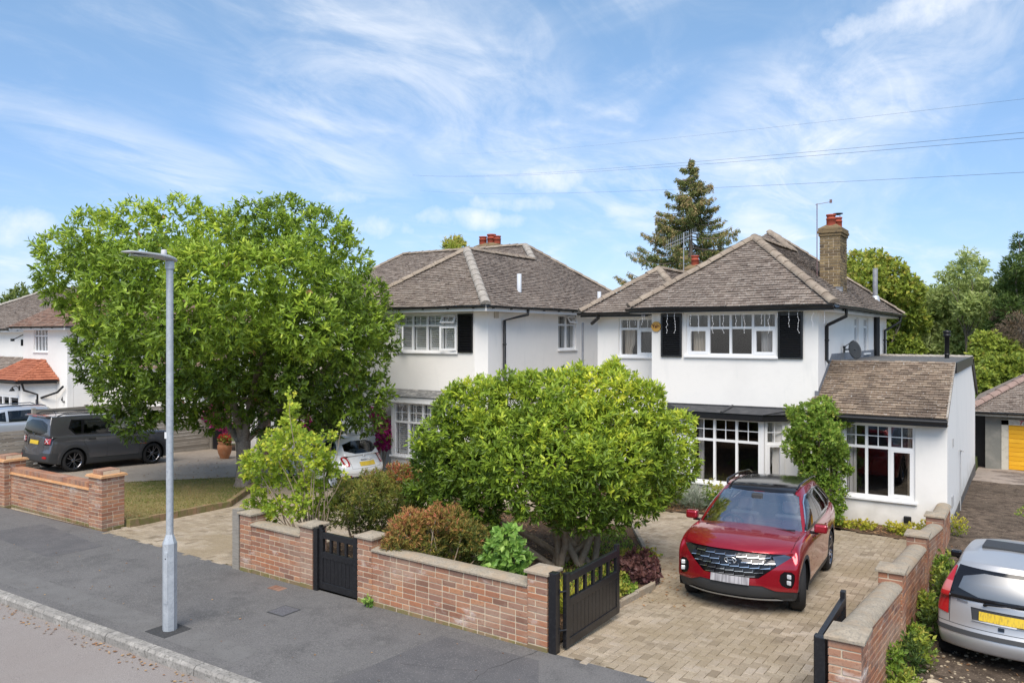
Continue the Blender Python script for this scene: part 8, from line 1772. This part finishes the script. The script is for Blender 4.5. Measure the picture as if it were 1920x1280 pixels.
# ---------------------------------------------------------------- pot of geraniums
px_, py_ = -22.85, 16.75; pz = g(px_, py_)
t = thing('plant_pot', 'large terracotta pot in front of the dark side gate', 'plant pot', (px_, py_, pz)); mb = MB()
mb.lathe([(.17, 0), (.27, .25), (.31, .45), (.30, .58), (.25, .66), (.28, .70), (.28, .74), (.24, .74), (.23, .66), (0, .64)], n=24); mb.build('pot', POT, t); mb = MB(); mb.lathe([(0, .68), (.235, .68)], n=20); mb.build('soil', SOIL, t)
t.scale = (.78,) * 3
t = thing('geranium', 'red geraniums growing in the terracotta pot', 'flowers', (px_, py_, pz + .5)); bl = [(px_, py_, pz + .60, .17), (px_ - .15, py_, pz + .60, .13), (px_ + .15, py_, pz + .60, .13)]
crown('foliage', t, bl, 130, 5, .06, .055, L_CLIMB, seed=2, inner=.2, cut=0, tbase=.6); crown('flowers', t, [(a, b, c + .07, r) for a, b, c, r in bl], 75, 6, .045, .04, L_REDF, seed=3, inner=.6, cut=0)

# ---------------------------------------------------------------- overhead cables
CAB = mat('overhead_cable', (.10, .11, .13), .6)
def cable(p, q, sag, r, label):
    p, q = Vector(p), Vector(q); d = q - p; a = p - d * .8; b = q + d * 2.2; mb = MB(); pts = []
    for i in range(41):
        t_ = i / 40; pts.append(a.lerp(b, t_) - Vector((0, 0, sag * 4 * t_ * (1 - t_))))
    mb.tube(pts, r, 5); o = wb(mb, 'overhead_cable', CAB, None); tag(o, label, 'cable', 'cables crossing the sky')
cable((-.02, 28.77, 10.55), (-28.66, 52.98, 17.3), 1.0, .0065, 'upper of two close black cables crossing the right sky')
cable((-.02, 28.77, 10.40), (-28.66, 52.98, 17.2), 1.05, .0065, 'lower of two close black cables crossing the right sky')
cable((-.02, 28.77, 9.32), (-28.3, 53.2, 15.6), 1.0, .006, 'single cable passing just above the spruce top')
cable((-.02, 35.96, 13.4), (-31.0, 63.4, 21.8), 1.0, .0045, 'faint highest cable at the top right of the sky')

# ---------------------------------------------------------------- small things on the ground
q = MB(); z = g(-8.36, 7.06); q.box(-8.50, 6.92, z + .002, -8.22, 7.20, z + .008); o = wb(q, 'drain_cover', mat('iron_cover', (.10, .10, .11), .6, noise=[(60, (.16, .16, .17), .5, .6)])); tag(o, 'small square iron cover set in the pavement', 'drain cover')
q = MB(); q.box(-8.52, 6.90, z + .001, -8.20, 7.22, z + .004); wb(q, 'cover_frame', mat('cover_frame_dark', (.05, .05, .05), .8), o)
q = MB()
for i in range(3): q.box(-9.35 + i * .09, 7.58, g(-9.3, 7.6) + .001, -9.27 + i * .09, 7.74, g(-9.3, 7.6) + .006, 0)
o = wb(q, 'brick_patch', BRICK); tag(o, kind='structure')
# rubble and pebbles by the track
rs_ = random.Random(15)
def rock(name, label, x, y, s, m, seed):
    bm = bmesh.new(); bmesh.ops.create_icosphere(bm, subdivisions=2, radius=s); r = random.Random(seed)
    for v in bm.verts: v.co *= r.uniform(.75, 1.15); v.co.z *= .65
    me = bpy.data.meshes.new(name); bm.to_mesh(me); bm.free(); me.materials.append(m); o = bpy.data.objects.new(name, me); COL.objects.link(o); o.location = (x, y, g(x, y) + s * .35); o.rotation_euler = (0, 0, r.uniform(0, 6)); return o
STONE = mat('pale_rubble', (.46, .38, .27), .95, noise=[(20, (.32, .26, .19), .45, .7)])
tag(rock('rubble_stone', '', -.86, 9.75, .11, STONE, 1), 'largest pale broken stone beside the silver car bumper', 'stone', 'rubble on the track')
for i, (x, y, s, lb_) in enumerate(((-1.05, 9.95, .05, 'small pale stone nearest the stepped brick wall'), (-.70, 9.45, .06, 'medium pale stone just in front of the largest one'), (-.95, 9.35, .045, 'small stone at the bottom of the rubble patch'), (-.55, 9.85, .05, 'small stone under the corner of the silver car'))): tag(rock('rubble_stone', '', x, y, s, STONE, 2 + i), lb_, 'stone', 'rubble on the track')
V = []; F = []; T = []
for i in range(700):
    x, y = rs_.uniform(-1.2, 1.5), rs_.uniform(8, 11.5); s = rs_.uniform(.006, .022); a = rs_.uniform(0, 3); c_, s2 = math.cos(a), math.sin(a)
    v = TEMPL * np.array([s * 2, s * 1.4, s]); v = np.stack([v[:, 0] * c_ - v[:, 1] * s2 + x, v[:, 0] * s2 + v[:, 1] * c_ + y, v[:, 2] + g(x, y) + s * .9], 1); F.append(BOXF + len(V) * 8); V.append(v); T += [rs_.random()] * 5
o = bpy.data.objects.new('gravel', np_mesh('gravel', np.concatenate(V), np.concatenate(F), STONE, T)); COL.objects.link(o); tag(o, kind='stuff')
# cracks and repair seams in the pavement
q = MB(); CR = mat('asphalt_crack', (.03, .03, .03), .95)
def crack(pts, w, seed):
    r = random.Random(seed); m_ = MB(); vs = []
    P = []
    for a, b in zip(pts[:-1], pts[1:]):
        for k in range(8): P.append((a[0] + (b[0] - a[0]) * k / 8 + r.uniform(-.015, .015), a[1] + (b[1] - a[1]) * k / 8 + r.uniform(-.015, .015)))
    for i, (x, y) in enumerate(P):
        j = min(i + 1, len(P) - 1); h_ = max(j - 1, 0); d = Vector((P[j][0] - P[h_][0], P[j][1] - P[h_][1])); d = d.normalized() if d.length > 0 else Vector((1, 0)); n_ = Vector((-d.y, d.x)) * w * r.uniform(.5, 1.2) / 2
        vs += [(x - n_.x, y - n_.y, g(x, y) + .0035), (x + n_.x, y + n_.y, g(x, y) + .0035)]
    m_.add(vs, [(2 * i, 2 * i + 2, 2 * i + 3, 2 * i + 1) for i in range(len(P) - 1)]); o = wb(m_, 'pavement_crack', CR, bpy.data.objects['pavement'])
crack([(-4.75, 7.72), (-4.95, 7.0), (-4.9, 6.3), (-4.6, 5.5)], .006, 1); crack([(-5.9, 6.6), (-5.0, 6.9)], .004, 2)

ASP2 = mat('newer_asphalt_patch', (.10, .098, .10), .93, .2, noise=[(3, (.125, .12, .12), .42, .68), (60, (.19, .18, .18), .55, .7, 2)], bump=[(200, .5, .004)])
ASP3 = mat('worn_asphalt_patch', (.17, .165, .16), .93, .2, noise=[(3, (.14, .135, .13), .42, .68), (60, (.09, .09, .09), .55, .7, 2)], bump=[(200, .5, .004)])
sheet('asphalt_repair', [(-6.2, 5.5), (-4.3, 5.5), (-4.0, 6.5), (-4.6, 7.5), (-6.0, 7.5)], ASP2, .002, cell=None)
sheet('asphalt_repair', [(-16.8, 6.9), (-13.9, 6.7), (-13.8, 7.6), (-16.6, 7.9)], ASP2, .002); sheet('asphalt_strip', [(-22, 5.6), (-7.5, 5.6), (-7.5, 6.0), (-22, 6.05)], ASP3, .0015)
tag(scatter('pavement_litter', [(-20, 5.6), (-3.5, 5.6), (-3.9, 7.5), (-20, 8.0)], 90, .035, .022, L_LITTER, 31, dz=.008, upright=False), kind='stuff')
